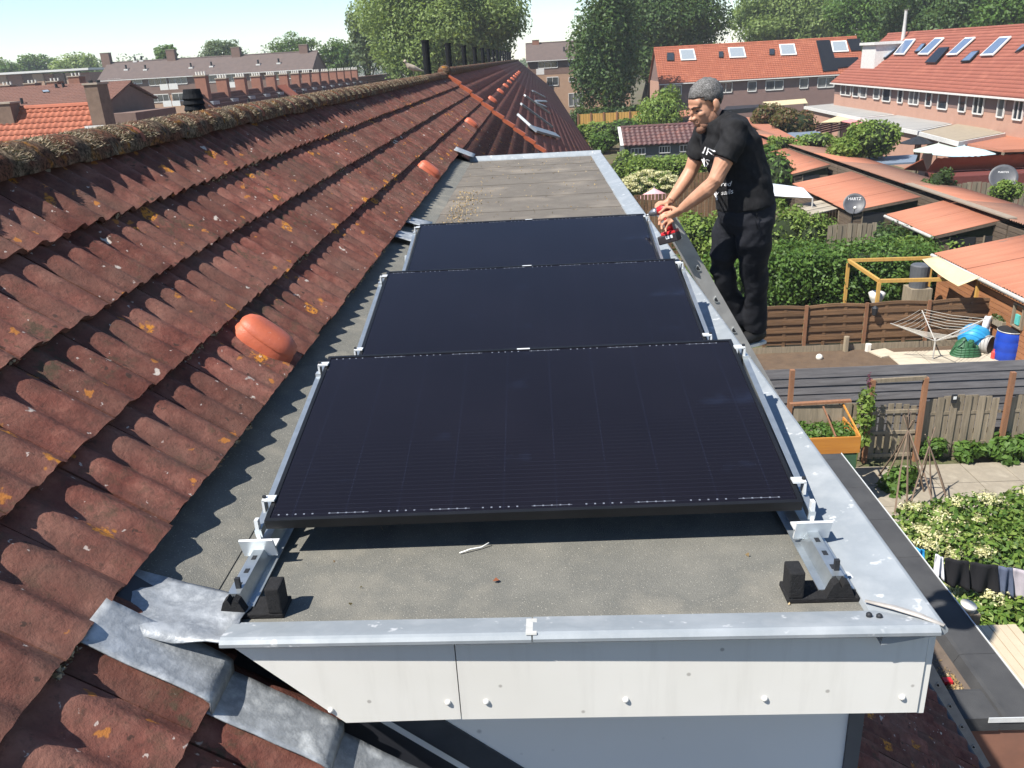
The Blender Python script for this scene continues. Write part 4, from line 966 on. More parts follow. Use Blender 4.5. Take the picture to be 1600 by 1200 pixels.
# neighbouring low roof with leaf litter, nearer the camera
low = thing('low_roof', 'low flat roof strewn with leaf litter below the extension end', 'flat roof', (4.5, 4.6, G))
MB().box2((ex0, 2.2, G), (7.0, e0 - 0.03, ez - 0.75)).obj('slab', GRIT, low)
pts = np.array([(random.uniform(3.6, 5.4), random.uniform(4.6, 6.5), ez - 0.74) for i in range(700)])
tag(blade_mesh('litter', pts, np.tile(np.array([[0, 0, 0.5]]), (len(pts), 1)), 0.045, 1.1, 0.4, low, LIT), kind='stuff')
pts = np.array([(4.32 - abs(random.gauss(0, 0.12)), e0 + 0.5 + abs(random.gauss(0, 0.16)), ez - 0.11) for i in range(260)])
tag(blade_mesh('roof_litter', pts, np.tile(np.array([[0, 0, 0.5]]), (len(pts), 1)), 0.03, 1.1, 0.35, ext, LIT), kind='stuff')
# beige ribbed canopy beside the extension
cz = -5.35; q0, q1, q2 = onz(1522, 977, cz), onz(1577, 963, cz), onz(1600, 1094, cz)
can = thing('canopy_roof', 'beige ribbed canopy roof next to the dark bitumen edge', 'canopy', ((q0.x + 5.6) / 2, q0.y, G))
CAN = mat('beige_canopy', (0.40, 0.33, 0.235), (0.45, 0.38, 0.28), 3, 0.6); n = 7
cx0, cx1, cy0, cy1 = 4.92, q1.x, q2.y - 1.2, q0.y
for i in range(n):
    xa, xb = cx0 + (cx1 - cx0) * i / n, cx0 + (cx1 - cx0) * (i + 1) / n
    MB().box2((xa + 0.004, cy0, cz - 0.03 - 0.004 * (i % 2)), (xb - 0.004, cy1, cz - 0.004 * (i % 2))).obj('roof_board', CAN, can)
for xx in (cx0 + 0.06, cx1 - 0.06):
    for yq in (cy0 + 0.1, cy1 - 0.1): MB().box2((xx - 0.04, yq - 0.04, G), (xx + 0.04, yq + 0.04, cz - 0.04)).obj('post', WOODG, can)
p = onz(1520, 962, cz - 0.02); bk = thing('basket', 'white oval plastic basket at the end of the beige canopy', 'basket', (p.x, p.y + 0.05, cz - 0.04))
PLW = mat('white_plastic_tub', (0.62, 0.6, 0.55), rough=0.5); pc_ = Vector((p.x + 0.02, p.y + 0.16, cz - 0.06))
MB().tube([pc_ + Vector((0, 0, z)) for z in (0, 0.08, 0.09, 0.085, 0.02)], [(0.09, 0.065), (0.115, 0.085), (0.12, 0.09), (0.108, 0.078), (0.09, 0.06)], 18, caps=True).obj('tub', PLW, bk, True)
MB().box2((pc_.x - 0.12, pc_.y - 0.1, G), (pc_.x + 0.12, pc_.y + 0.1, pc_.z - 0.002)).obj('stand', WOODG, bk)
# ---------------------------------------------------------------- nearest garden
PATH = mat('concrete_path', (0.30, 0.26, 0.20), (0.23, 0.2, 0.155), 2, 0.9, c3=(0.34, 0.3, 0.235), bump=0.2)
pth = MB().quad((5.0, 14.6, G + 0.006), (13, 14.6, G + 0.006), (13, 17.3, G + 0.006), (5.0, 17.3, G + 0.006)).obj('path', DARKSLAB); tag(pth, kind='structure')
for i in range(9):
    for j in range(3):
        xa = 5.0 + i * 0.9; ya = 14.6 + j * 0.9
        MB().box2((xa + 0.008, ya + 0.008, G), (xa + 0.892, ya + 0.892, G + 0.035 + random.uniform(-0.004, 0.004))).obj('paving_slab', PATH, pth)
FA_Y = 17.65
fa = thing('fence', 'pale weathered fence of upright boards with arched panel tops', 'fence', (9, FA_Y, G))
FZ_ = ony(1500, 626, FA_Y).z - G
WARM = wood_mat('brown_fence_post', (0.26, 0.13, 0.07), (0.17, 0.085, 0.05))
posts = [(1232, 578), (1357, 594), (1438, 590), (1570, 582), (1668, 580)]
px_ = [ony(u, 640, FA_Y).x for u, v in posts]
for (u, v), x in zip(posts, px_): MB().box2((x - 0.05, FA_Y - 0.12, G), (x + 0.05, FA_Y - 0.02, ony(u, v, FA_Y - 0.07).z)).obj('post', WARM, fa)
def board_run(x0, x1, base_h, arch, par, yy, m, w=0.15, step=0.155, gap=0.035):
    n = int((x1 - x0) / step)
    for i in range(n):
        x = x0 + step * (i + 0.5); t = (x - x0) / (x1 - x0); h = base_h + arch * math.sin(math.pi * t) + random.uniform(-0.01, 0.01)
        off = gap if i % 2 else 0.0
        MB().box2((x - w / 2, yy + off, G + 0.04), (x + w / 2, yy + off + 0.018, G + h)).obj('board', m, par)
    for hz in (0.35, base_h - 0.35): MB().box2((x0, yy + 0.0185, G + hz), (x1, yy + gap - 0.0005, G + hz + 0.07)).obj('rail', m, par)
board_run(px_[0] + 0.06, px_[1] - 0.06, FZ_ * 0.97, 0.13, fa, FA_Y, WOODG); board_run(px_[2] + 0.06, px_[3] - 0.06, FZ_ * 1.0, 0.13, fa, FA_Y, WOODG); board_run(px_[3] + 0.06, px_[4] - 0.06, FZ_ * 1.0, 0.13, fa, FA_Y, WOODG)
gt = thing('garden_gate', 'weathered board gate with open gaps between two brown posts', 'gate', ((px_[1] + px_[2]) / 2, FA_Y, G))
xg0, xg1 = px_[1] + 0.07, px_[2] - 0.07
for i in range(6):
    x = xg0 + (xg1 - xg0) * (i + 0.5) / 6; MB().box2((x - 0.062, FA_Y - 0.02, G + 0.06), (x + 0.062, FA_Y, G + FZ_ * 0.93 + 0.1 * math.sin(math.pi * (i + 0.5) / 6))).obj('board', WOODG, gt)
for hz in (0.12, FZ_ * 0.48, FZ_ * 0.84): MB().box2((xg0, FA_Y - 0.05, G + hz), (xg1, FA_Y - 0.0205, G + hz + 0.08)).obj('rail', WOODG, gt)
zt_ = ony(1400, 592, FA_Y - 0.07).z; MB().bar((px_[1], FA_Y - 0.07, zt_ - 0.03), (px_[2], FA_Y - 0.07, zt_), 0.06, 0.09).obj('lintel', WOODG, gt)
p = ony(1491, 623, FA_Y - 0.04); lm = thing('wall_lamp', 'small dark lamp fixed on the pale arched fence', 'lamp', p)
MB().box(p, (0.11, 0.05, 0.2)).obj('housing', DARKTRIM, lm); MB().box(p + Vector((0, -0.03, 0.03)), (0.07, 0.01, 0.07)).obj('diffuser', WHITE_ALU, lm)
# dark plank fence one garden further
DKW = wood_mat('dark_grey_planks', (0.15, 0.145, 0.15), (0.085, 0.082, 0.086), stretch=(0.8, 9, 9), rnd=0.15)
FD_Y = 18.9; zt0 = ony(1400, 571, FD_Y).z
fd = thing('fence', 'dark grey fence of overlapping horizontal planks', 'fence', (10, FD_Y, G)); x0 = ony(1190, 600, FD_Y).x; x1 = 13.6
for i in range(14):
    z2 = zt0 - 0.215 * i; M_ = Matrix.Rotation(math.radians(-7), 3, 'X')
    if z2 - 0.2 > G: MB().box(((x0 + x1) / 2, FD_Y - 0.004 * (i % 2), z2 - 0.11), (x1 - x0, 0.025, 0.235), M_).obj('plank', DKW, fd)
for x in (x0 + 0.05, x0 + 2.4, x0 + 4.8, x1 - 0.1): MB().box2((x, FD_Y + 0.03, G), (x + 0.09, FD_Y + 0.12, zt0 - 0.05)).obj('post', DKW, fd)
# brown slatted fence
FBW = wood_mat('brown_slats', (0.185, 0.105, 0.055), (0.10, 0.06, 0.035), stretch=(0.8, 9, 9))
FB_Y = 25.45; fb = thing('fence', 'brown slatted fence with bowed panel tops before the big hedge', 'fence', (10.6, FB_Y, G)); hb = ony(1300, 481, FB_Y).z - G
xs = [ony(u, 510, FB_Y).x for u in (1165, 1257, 1350, 1446, 1549)]
for i in range(4):
    for k in range(9):
        hz = 0.22 + (hb - 0.3) * k / 8; bow = 0.0
        MB().box2((xs[i] + 0.05, FB_Y - (0.04 if k % 2 else 0.0), G + hz), (xs[i + 1] - 0.05, FB_Y - (0.04 if k % 2 else 0.0) + 0.018, G + hz + 0.15)).obj('slat', FBW, fb)
    n = 8; mb = MB()
    for q in range(n):
        a0, a1 = q / n, (q + 1) / n; xa, xb = xs[i] + (xs[i + 1] - xs[i]) * a0, xs[i] + (xs[i + 1] - xs[i]) * a1
        mb.bar((xa, FB_Y - 0.01, G + hb + 0.04 + 0.06 * math.sin(math.pi * a0)), (xb, FB_Y - 0.01, G + hb + 0.04 + 0.06 * math.sin(math.pi * a1)), 0.05, 0.09)
    mb.obj('top_rail', FBW, fb)
    for t in (0.33, 0.66): MB().box2((xs[i] + (xs[i + 1] - xs[i]) * t - 0.05, FB_Y - 0.0215, G + 0.15), (xs[i] + (xs[i + 1] - xs[i]) * t + 0.05, FB_Y - 0.0005, G + hb)).obj('batten', FBW, fb)
for x in xs[1:]: MB().box2((x - 0.05, FB_Y - 0.10, G), (x + 0.05, FB_Y - 0.045, G + hb + 0.14)).obj('post', WARM, fb)
MB().box2((xs[0], FB_Y - 0.12, G), (xs[4], FB_Y - 0.105, G + 0.2)).obj('kick_board', WOODG, fb)
# soil bed and patio of that garden
SOIL = mat('dry_soil', (0.125, 0.085, 0.055), (0.085, 0.058, 0.04), 3, 0.95, bump=0.8, bscale=12, bd=0.04)
sb_ = MB().quad((5.0, 19.0, G + 0.01), (14.05, 19.0, G + 0.01), (14.05, FB_Y - 0.15, G + 0.01), (5.0, FB_Y - 0.15, G + 0.01)).obj('soil_bed', SOIL); tag(sb_, kind='structure')
SLAB = mat('pale_patio_slab', (0.46, 0.41, 0.32), (0.38, 0.335, 0.26), 3, 0.85, rnd=0.08)
pat = MB().quad((10.75, 22.0, G + 0.016), (14.6, 22.0, G + 0.016), (14.6, 24.9, G + 0.016), (10.75, 24.9, G + 0.016)).obj('patio', SOIL); tag(pat, kind='structure')
for i in range(4):
    for j in range(5): MB().box2((10.76 + i * 0.95, 22.02 + j * 0.57, G), (11.69 + i * 0.95, 22.57 + j * 0.57, G + 0.045)).obj('paving_slab', SLAB, pat)
p = onz(1380, 553, G); o = MB().box(p + Vector((0, 0, 0.03)), (0.62, 0.62, 0.04), Matrix.Rotation(0.3, 3, 'Z')).obj('loose_slab', SLAB); tag(o, 'single pale paving slab lying loose on the soil bed', 'paving slab')
p = onz(1280, 561, G); o = MB().ball(p + Vector((0, 0, 0.06)), 0.11, 12, 8).obj('white_ball', PLW, None, True); tag(o, 'small whitish ball lying on the bare soil bed', 'ball')
for (u, v, w, lab) in ((1356, 545, 0.1, 'small white lantern on the soil bed under the slatted fence'), (1321, 545, 0.09, 'short grey wooden stake in the soil bed by the slatted fence')):
    p = onz(u, v + 4, G); o = MB().prism([p + Vector((w * math.cos(a), w * math.sin(a), 0)) for a in [k * math.pi / 3 for k in range(6)]], (0, 0, 0.25 if 'lantern' in lab else 0.5)).obj('garden_lantern' if 'lantern' in lab else 'wooden_stake', PLW if 'lantern' in lab else WOODG); tag(o, lab, 'lantern' if 'lantern' in lab else 'stake')
p = ony(1365, 486, FB_Y - 0.1); lt = thing('wall_lantern', 'dark carriage lantern hung on the brown slatted fence', 'lamp', p)
MB().tube([p + Vector((0, -0.08, z)) for z in (0.2, 0.12, 0.1, -0.1, -0.13)], [0.02, 0.11, 0.10, 0.07, 0.03], 6).obj('housing', DARKTRIM, lt); MB().bar(p + Vector((0, -0.08, 0.16)), p + Vector((0, 0.02, 0.0)), 0.02, 0.02).obj('bracket', DARKTRIM, lt)
# rotary clothes dryer
GREYM = mat('grey_tube', (0.5, 0.49, 0.46), rough=0.5, metal=0.2); STRING = mat('washing_line', (0.45, 0.43, 0.38), rough=0.8)
pb = onz(1457, 563, G); rd = thing('rotary_dryer', 'rotary clothes dryer with empty strung lines over the patio', 'clothes dryer', pb)
hub = Vector((pb.x, pb.y, ony(1461, 533, pb.y).z)); tz = ony(1544, 499, pb.y).z
MB().tube([pb, hub + Vector((0, 0, 0.1))], 0.027, 8).obj('pole', GREYM, rd)
rx = ony(1544, 499, pb.y).x - hub.x
tips = [hub + Vector((rx, 0.1, tz - hub.z)), hub + Vector((0.1, rx * 0.95, tz - hub.z)), hub + Vector((-rx * 0.95, 0, tz - hub.z)), hub + Vector((-0.1, -rx * 0.95, tz - hub.z))]
for t in tips: MB().tube([hub, t], 0.017, 6).obj('arm', GREYM, rd)
for k in range(6):
    f = 0.5 + 0.095 * k; ln = MB()
    for i in range(4):
        a_, b_ = hub.lerp(tips[i], f), hub.lerp(tips[(i + 1) % 4], f); ln.tube([a_, (a_ + b_) / 2 - Vector((0, 0, 0.05)), b_], 0.007, 4)
    ln.obj('line', STRING, rd)
# things on the patio
BLUE = mat('blue_barrel', (0.012, 0.05, 0.36), (0.01, 0.04, 0.3), rough=0.4); SKYB = mat('bright_blue_sheet', (0.03, 0.28, 0.55), (0.02, 0.2, 0.44), 5, 0.45)
pb = onz(1572, 562, G); br = thing('barrel', 'blue plastic barrel with black lid on the patio', 'barrel', pb); hh = 0.98; R_ = 0.39
MB().tube([pb + Vector((0, 0, z * hh)) for z in (0, 0.04, 0.3, 0.34, 0.38, 0.62, 0.66, 0.7, 0.92, 0.96)], [R_ * k for k in (0.86, 0.93, 0.99, 0.96, 1, 1, 0.96, 0.99, 0.93, 0.88)], 24).obj('drum', BLUE, br, True)
MB().tube([pb + Vector((0, 0, hh * z)) for z in (0.95, 0.96, 1.0, 1.005)], [R_ * k for k in (0.90, 0.93, 0.93, 0.86)], 24).obj('lid', DARKTRIM, br); MB().tube([pb + Vector((R_ * 0.94 * math.cos(a), R_ * 0.94 * math.sin(a), hh * 0.965)) for a in [k * math.pi / 12 for k in range(25)]], 0.014, 6).obj('clamp_ring', GREYM, br)
pb = onz(1522, 553, G); bl = MB(); bl.ball(pb + Vector((0.1, 0.35, 0.42)), (0.46, 0.42, 0.44), 20, 14)
for i, v_ in enumerate(bl.v): bl.v[i] = v_ + (v_ - pb).normalized() * 0.06 * noise.noise(v_ * 3.1)
o = bl.obj('blue_sack', SKYB, None, True); tag(o, 'bulging bright blue sack leaning on the slatted fence', 'sack')
pb = onz(1508, 556, G); hs = thing('hose_heap', 'dark green coiled tarp heap in front of the blue sack', 'tarp', pb); DG = mat('dark_green_tarp', (0.02, 0.075, 0.035), (0.035, 0.11, 0.05), 8, 0.5)
for k in range(4): MB().tube([pb + Vector((math.cos(a) * (0.42 - 0.03 * k), math.sin(a) * (0.3 - 0.02 * k), 0.06 + 0.07 * k + 0.02 * math.sin(3 * a))) for a in [q * math.pi / 10 for q in range(21)]], 0.05, 6).obj('coil', DG, hs, True)
mb = MB(); mb.ball(pb + Vector((0, 0.1, 0.28)), (0.3, 0.24, 0.2), 14, 10)
for i, v_ in enumerate(mb.v): mb.v[i] = v_ + Vector((0, 0, 1)) * 0.22 * noise.noise(v_ * 6)
mb.obj('sheet', DG, hs, True)
pb = onz(1540, 552, G); bn = thing('bin', 'grey metal bin lying on its side between sack and barrel', 'bin', pb); ax = Vector((0.62, -0.75, 0.0)).normalized()
c0 = pb + Vector((-0.12, 0.15, 0.3)); MB().tube([c0 - ax * 0.35, c0 + ax * 0.3], [0.25, 0.29], 20).obj('drum', GREYM, bn, True); MB().tube([c0 + ax * 0.301, c0 + ax * 0.305], [0.26, 0.26], 20).obj('mouth', DARKTRIM, bn)
pb = onz(1533, 548, G); mb = MB(); n = 8; a0 = Vector((pb.x + 0.1, pb.y + 0.1, G + 1.1))
for i in range(n):
    for j in range(5): mb.v.append(a0 + Vector((0.05 * j - 0.1 + 0.02 * i / n * (j - 2), 0.05 * math.sin(j * 1.7 + i * 0.6), -0.8 * i / n)))
for i in range(n - 1):
    for j in range(4): mb.f.append((i * 5 + j, i * 5 + j + 1, (i + 1) * 5 + j + 1, (i + 1) * 5 + j))
CLOTHW = mat('white_cloth', (0.68, 0.68, 0.72), rough=0.85)
o = mb.obj('white_cloth', CLOTHW, None, True); tag(o, 'white cloth hanging from the dryer arm beside the blue sack', 'cloth')
sm = o.modifiers.new('t', 'SOLIDIFY'); sm.thickness = 0.02
pb = onz(1551, 562, G); o = MB().tube([pb + Vector((0, 0, z)) for z in (0, 0.25, 0.3, 0.34)], [0.07, 0.07, 0.03, 0.03], 10).obj('red_bottle', mat('red_plastic', (0.5, 0.06, 0.05), rough=0.4)); tag(o, 'small red bottle at the foot of the blue barrel', 'bottle')
# hutch-like raised planter, orange front
hy = 15.3; P = lambda u, v, y_=hy: ony(u, v, y_)
pl = thing('raised_planter', 'raised wooden planter with orange front board and green base', 'planter', P(1305, 712))
ORW = wood_mat('orange_varnished_wood', (0.50, 0.22, 0.045), (0.42, 0.17, 0.035), 0.5, 0.05, (0.8, 9, 9)); GRNP = mat('green_paint', (0.05, 0.11, 0.06), rough=0.6)
xa, xb = P(1262, 690).x, P(1345, 690).x; z1, z2, z3 = P(1300, 709).z, P(1300, 684).z, P(1300, 664, hy + 1.0).z
MB().box2((xa, hy, z1), (xb, hy + 0.03, z2)).obj('front_board', ORW, pl); MB().box2((xa + 0.04, hy + 0.02, G), (xb - 0.04, hy + 0.95, z1 - 0.01)).obj('base', GRNP, pl)
MB().box2((xa, hy + 1.0, z1), (xb - 0.05, hy + 1.03, z2 + 0.28)).obj('back_board', WOODG, pl); MB().box2((xb - 0.03, hy + 0.032, z1), (xb, hy + 0.998, z2)).obj('end_board', ORW, pl)
MB().bar((xa - 0.1, hy + 1.02, z2 + 0.33), (xb + 0.1, hy + 0.98, z2 + 0.38), 0.1, 0.05).obj('top_rail', WARM, pl); MB().bar((xb - 0.02, hy + 0.02, z2), (xb - 0.05, hy + 1.0, z2 + 0.3), 0.03, 0.03).obj('strut', ORW, pl)
MB().bar((xb - 0.5, hy + 0.04, z2), (xb - 0.5, hy + 0.9, z2 + 0.3), 0.03, 0.03).obj('strut', WARM, pl)
leaves('seedlings', [((xa + (xb - xa) * t, hy + 0.5, z2 - 0.05), (0.25, 0.35, 0.13)) for t in (0.1, 0.35, 0.6, 0.85)], 900, 0.05, LEAF, pl)
# tall flowering weed by the gate
pb = ony(1345, 650, 17.3); wd = thing('tall_plant', 'tall bright green weed with purple spike beside the gate', 'plant', (pb.x, 17.3, G)); zt1 = ony(1350, 588, 17.3).z
MB().tube([(pb.x, 17.3, G), (pb.x + 0.1, 17.3, zt1)], [0.02, 0.008], 6).obj('stem', LEAF_Y, wd)
leaves('leaves', [((pb.x + 0.1 * t, 17.25, G + 0.5 + (zt1 - G - 0.7) * t), (0.28 - 0.12 * t, 0.25, 0.2)) for t in (0.2, 0.4, 0.55, 0.7, 0.85)], 420, 0.075, LEAF_Y, wd)
leaves('flower_spike', [((pb.x + 0.1, 17.3, zt1 - 0.1), (0.06, 0.06, 0.2))], 70, 0.03, leaf_mat('purple_bloom', [(0.16, 0.03, 0.08), (0.1, 0.02, 0.05)]), wd)
# bean poles
BAM = wood_mat('bare_pole', (0.24, 0.17, 0.12), (0.15, 0.11, 0.085), rnd=0.3)
for nm, tie, bases, lab in (('bean_poles', (1419, 672), [(1378, 762), (1398, 805), (1417, 790), (1424, 745), (1444, 770), (1466, 812), (1372, 745)], 'wigwam of thin bare bean poles in front of the gate'), ('bean_poles', (1452, 697), [(1416, 810), (1436, 762), (1456, 800), (1477, 768), (1484, 795)], 'lower bundle of bare bean poles behind the flowering shrub')):
    pz = onz(bases[1][0], bases[1][1] - 20, G); yb = sum(onz(u, v, G).y for u, v in bases) / len(bases); tp = ony(tie[0], tie[1], yb)
    t = thing(nm, lab, 'bean poles', (tp.x, yb, G))
    for u, v in bases:
        b_ = onz(u, v, G); d_ = (tp - b_); MB().tube([b_, b_ + d_ * 0.5 + Vector((random.uniform(-0.03, 0.03), 0, 0)), b_ + d_ * random.uniform(1.08, 1.3)], [0.022, 0.018, 0.012], 5).obj('pole', BAM, t)
for (u, v, dz_, r, lab) in ((1454, 716, 0.3, 0.42, 'loose green plant at the foot of the gate post'), (1512, 721, 0.28, 0.36, 'compact round green plant under the arched fence'), (1563, 716, 0.3, 0.5, 'leafy green plant under the fence beyond the round one'), (1597, 719, 0.3, 0.4, 'leafy green plant under the arched fence, at the frame edge'), (1400, 765, 0.15, 0.5, 'low tuft of grass at the foot of the bean wigwam')):
    p = onz(u, v, G); shrub('garden_plant', lab, 'plant', p + Vector((0, 0, dz_)), (r, r * 0.9, r * 0.85), 700, 0.085, LEAF, int(u), 0.4, 6)
# flowering climber / shrub with cream heads
sh_ = thing('flowering_shrub', 'big leafy shrub with flat cream flower heads beside the extension', 'shrub', (onz(1500, 880, G + 1.2).x, onz(1500, 880, G + 1.2).y, G))
cl = []; q = random.Random(4)
for (u, v, r) in ((1440, 810, 0.5), (1480, 805, 0.6), (1530, 800, 0.7), (1580, 800, 0.7), (1620, 830, 0.8), (1440, 850, 0.5), (1490, 845, 0.65), (1540, 845, 0.7), (1590, 850, 0.7), (1480, 905, 0.5), (1520, 935, 0.6), (1560, 950, 0.6), (1600, 950, 0.7), (1500, 960, 0.45), (1620, 780, 0.5), (1460, 830, 0.5)):
    c = onz(u, v, G + 1.55); cl.append(((c.x, c.y, c.z - r * 0.4), (r, r, r * 0.75)))
core = MB()
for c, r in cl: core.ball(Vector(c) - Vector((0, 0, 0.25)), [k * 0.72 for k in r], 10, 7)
core.obj('shade_core', CORE, sh_, True); leaves('foliage', cl, 9000, 0.06, LEAF_Y, sh_, (0.75, 1.08)); leaves('shaded_foliage', cl, 9000, 0.055, LEAF, sh_, (0.6, 1.02))  # dark core and darker under-leaves paint the shade between the outer leaves
fl = []
for i in range(70):
    c, r = q.choice(cl); d = Vector((q.gauss(0, 1), q.gauss(-0.5, 1), abs(q.gauss(0.3, 0.7)))).normalized(); s_ = q.uniform(0.12, 0.27)
    fl.append(((c[0] + d.x * r[0], c[1] + d.y * r[1], c[2] + d.z * r[2] + 0.03), (s_, s_, s_ * 0.3)))
leaves('flower_heads', fl, 15000, 0.026, BLOOM, sh_, (0.0, 0.95))
# washing on a line in the shrub
for nm, poly, m_, lab in (('dark_garment', [(1478, 872), (1515, 878), (1512, 922), (1476, 912)], mat('charcoal_cloth', (0.012, 0.012, 0.015), rough=0.9), 'charcoal garment on the washing line, next to the white one'), ('dark_garment', [(1517, 879), (1560, 884), (1558, 928), (1515, 922)], bpy.data.materials['charcoal_cloth'], 'charcoal garment on the washing line, next to the slate one'), ('slate_garment', [(1561, 885), (1583, 888), (1580, 932), (1560, 928)], mat('slate_cloth', (0.09, 0.11, 0.17), rough=0.9), 'slate blue garment on the washing line in the shrub'), ('pale_garment', [(1584, 888), (1625, 897), (1625, 945), (1582, 932)], mat('pale_mauve_cloth', (0.42, 0.38, 0.42), rough=0.9), 'pale mauve garment on the washing line at the frame edge'), ('white_garment', [(1463, 866), (1474, 872), (1472, 905), (1460, 900)], CLOTHW, 'small white garment at the end of the washing line'), ('blue_cloth', [(1428, 855), (1445, 860), (1441, 882), (1432, 872)], SKYB, 'bright blue cloth between shrub and bitumen edge')):
    yl = onz(1520, 900, G + 1.9).y; c4 = [ony(u, v, yl - 0.25) for u, v in poly]; mb = MB(); n = 8
    for i in range(n + 1):
        for j in range(n + 1):
            s_, t = i / n, j / n; p = c4[0].lerp(c4[1], s_).lerp(c4[3].lerp(c4[2], s_), t); mb.v.append(p + Vector((0, 0.045 * math.sin(s_ * 9 + t * 2) * (0.3 + t), 0)))
    for i in range(n):
        for j in range(n): a_ = i * (n + 1) + j; mb.f.append((a_, a_ + 1, a_ + n + 2, a_ + n + 1))
    o = mb.obj(nm, m_, None, True); tag(o, lab, 'clothing'); sm = o.modifiers.new('t', 'SOLIDIFY'); sm.thickness = 0.012
yl = onz(1520, 900, G + 1.9).y - 0.25; a_, b_ = ony(1420, 850, yl), ony(1660, 902, yl)
o = MB().tube([a_, (a_ + b_) / 2, b_], 0.0035, 4).obj('washing_line', DARKTRIM); tag(o, 'thin washing line the garments hang from, across the shrub', 'washing line')
# ---------------------------------------------------------------- sheds along the back lane
def corr_material(name, a, b_):
    return mat(name, a, b_, 1.6, 0.75, coord='world', bump=0.1, stretch=(0.25, 2.2, 0.25), speck=((0.20, 0.12, 0.09), 3.5, 0.66))
CORR = corr_material('orange_corrugated_sheet', (0.36, 0.15, 0.092), (0.29, 0.115, 0.07)); CORRB = corr_material('faded_brown_sheet', (0.24, 0.125, 0.085), (0.17, 0.09, 0.063))
SHEDW = wood_mat('shed_boards', (0.14, 0.105, 0.075), (0.075, 0.058, 0.045), stretch=(5, 0.8, 9)); SHEDR = wood_mat('red_brown_shiplap', (0.30, 0.135, 0.06), (0.22, 0.095, 0.045), stretch=(5, 0.8, 9), rnd=0.1)
def corrugated(x0, z0, x1, z1, y0, y1, par, m, name='roof_sheet', period=0.16, amp=0.022, nx=3):
    n = int((y1 - y0) / period * 6); V, F = [], []
    for i in range(n + 1):
        y_ = y0 + (y1 - y0) * i / n; h = amp * math.sin(2 * math.pi * (y_ - y0) / period)
        for j in range(nx):
            t = j / (nx - 1); V.append((x0 + (x1 - x0) * t, y_, z0 + (z1 - z0) * t + h))
    for i in range(n):
        for j in range(nx - 1): a_ = i * nx + j; F.append((a_, a_ + 1, a_ + nx + 1, a_ + nx))
    o = ORIG[par.name]; me = fast_mesh(name, np.array(V) - np.array(o), F); ob = link(name, me, par, mat=m, smooth=True)
    sd = ob.modifiers.new('t', 'SOLIDIFY'); sd.thickness = 0.012; return ob
def shed(label, x0, x1, y0, y1, h0, h1, wall=SHEDW, gutter=False, roofm=CORR, name='garden_shed', doors=1):
    t = thing(name, label, 'shed', ((x0 + x1) / 2, (y0 + y1) / 2, G), 'garden sheds along the back lane')
    # sheets in three lengths, each a roof sheet
    ns = max(2, round((y1 - y0) / 2.0)); 
    for i in range(ns):
        a_, b_ = y0 - 0.15 + (y1 - y0 + 0.3) * i / ns, y0 - 0.15 + (y1 - y0 + 0.3) * (i + 1) / ns
        corrugated(x0 - 0.2, G + h0, x1, G + h1, a_, b_ + 0.03, t, roofm).location.z += 0.018 * (i % 2)
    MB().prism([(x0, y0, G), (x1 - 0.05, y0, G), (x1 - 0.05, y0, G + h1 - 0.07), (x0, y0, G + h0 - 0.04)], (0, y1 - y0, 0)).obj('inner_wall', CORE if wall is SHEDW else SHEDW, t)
    nb = int((h0 - 0.15) / 0.17)
    for k in range(nb):
        MB().box2((x0 - 0.03, y0, G + 0.08 + 0.17 * k), (x0 - 0.003, y1, G + 0.235 + 0.17 * k)).obj('cladding_board', wall, t)
        if k < nb: MB().box2((x0 - 0.02, y0 - 0.03, G + 0.08 + 0.17 * k), (x1 - 0.06, y0 - 0.003, G + 0.235 + 0.17 * k)).obj('cladding_board', wall, t)
    for d in range(doors):
        xa = x0 + 0.5 + d * 1.3; MB().box2((xa, y0 - 0.06, G + 0.05), (xa + 0.95, y0 - 0.035, G + h0 - 0.12)).obj('door', SHEDW if wall is not SHEDW else DARKTRIM, t)
        MB().box2((xa - 0.05, y0 - 0.07, G + 0.05), (xa - 0.005, y0 - 0.04, G + h0 - 0.1)).obj('door_post', WOODG, t)
    if gutter: MB().tube([(x0 - 0.26, y0 - 0.15, G + h0 - 0.05), (x0 - 0.26, y1 + 0.15, G + h0 - 0.05)], 0.065, 8).obj('gutter', GREYM, t)
    MB().bar((x0 - 0.15, y0 - 0.155, G + h0 - 0.07), (x1, y0 - 0.155, G + h1 - 0.07), 0.02, 0.10).obj('fascia', SHEDW, t)
    return t
sA = shed('garden shed nearest the blue barrel, orange corrugated roof and red-brown boards', 14.1, 17.2, 20.0, 29.0, 2.1, 2.65, SHEDR, True)
shed('garden shed with orange roof and grey gutter behind the cream awning', 15.35, 17.9, 32.1, 36.4, 2.1, 2.65, SHEDW, True, doors=2)
shed('garden shed with orange roof, the one behind the dark satellite dish', 14.15, 17.1, 37.9, 46.3, 2.1, 2.6, doors=1)
shed('garden shed with orange roof, between the long lane roof and a leafy tree', 15.2, 17.2, 50.3, 59.2, 2.1, 2.55)
shed('small garden shed with orange roof farthest along the lane', 15.6, 17.3, 63.5, 70.0, 2.15, 2.6)
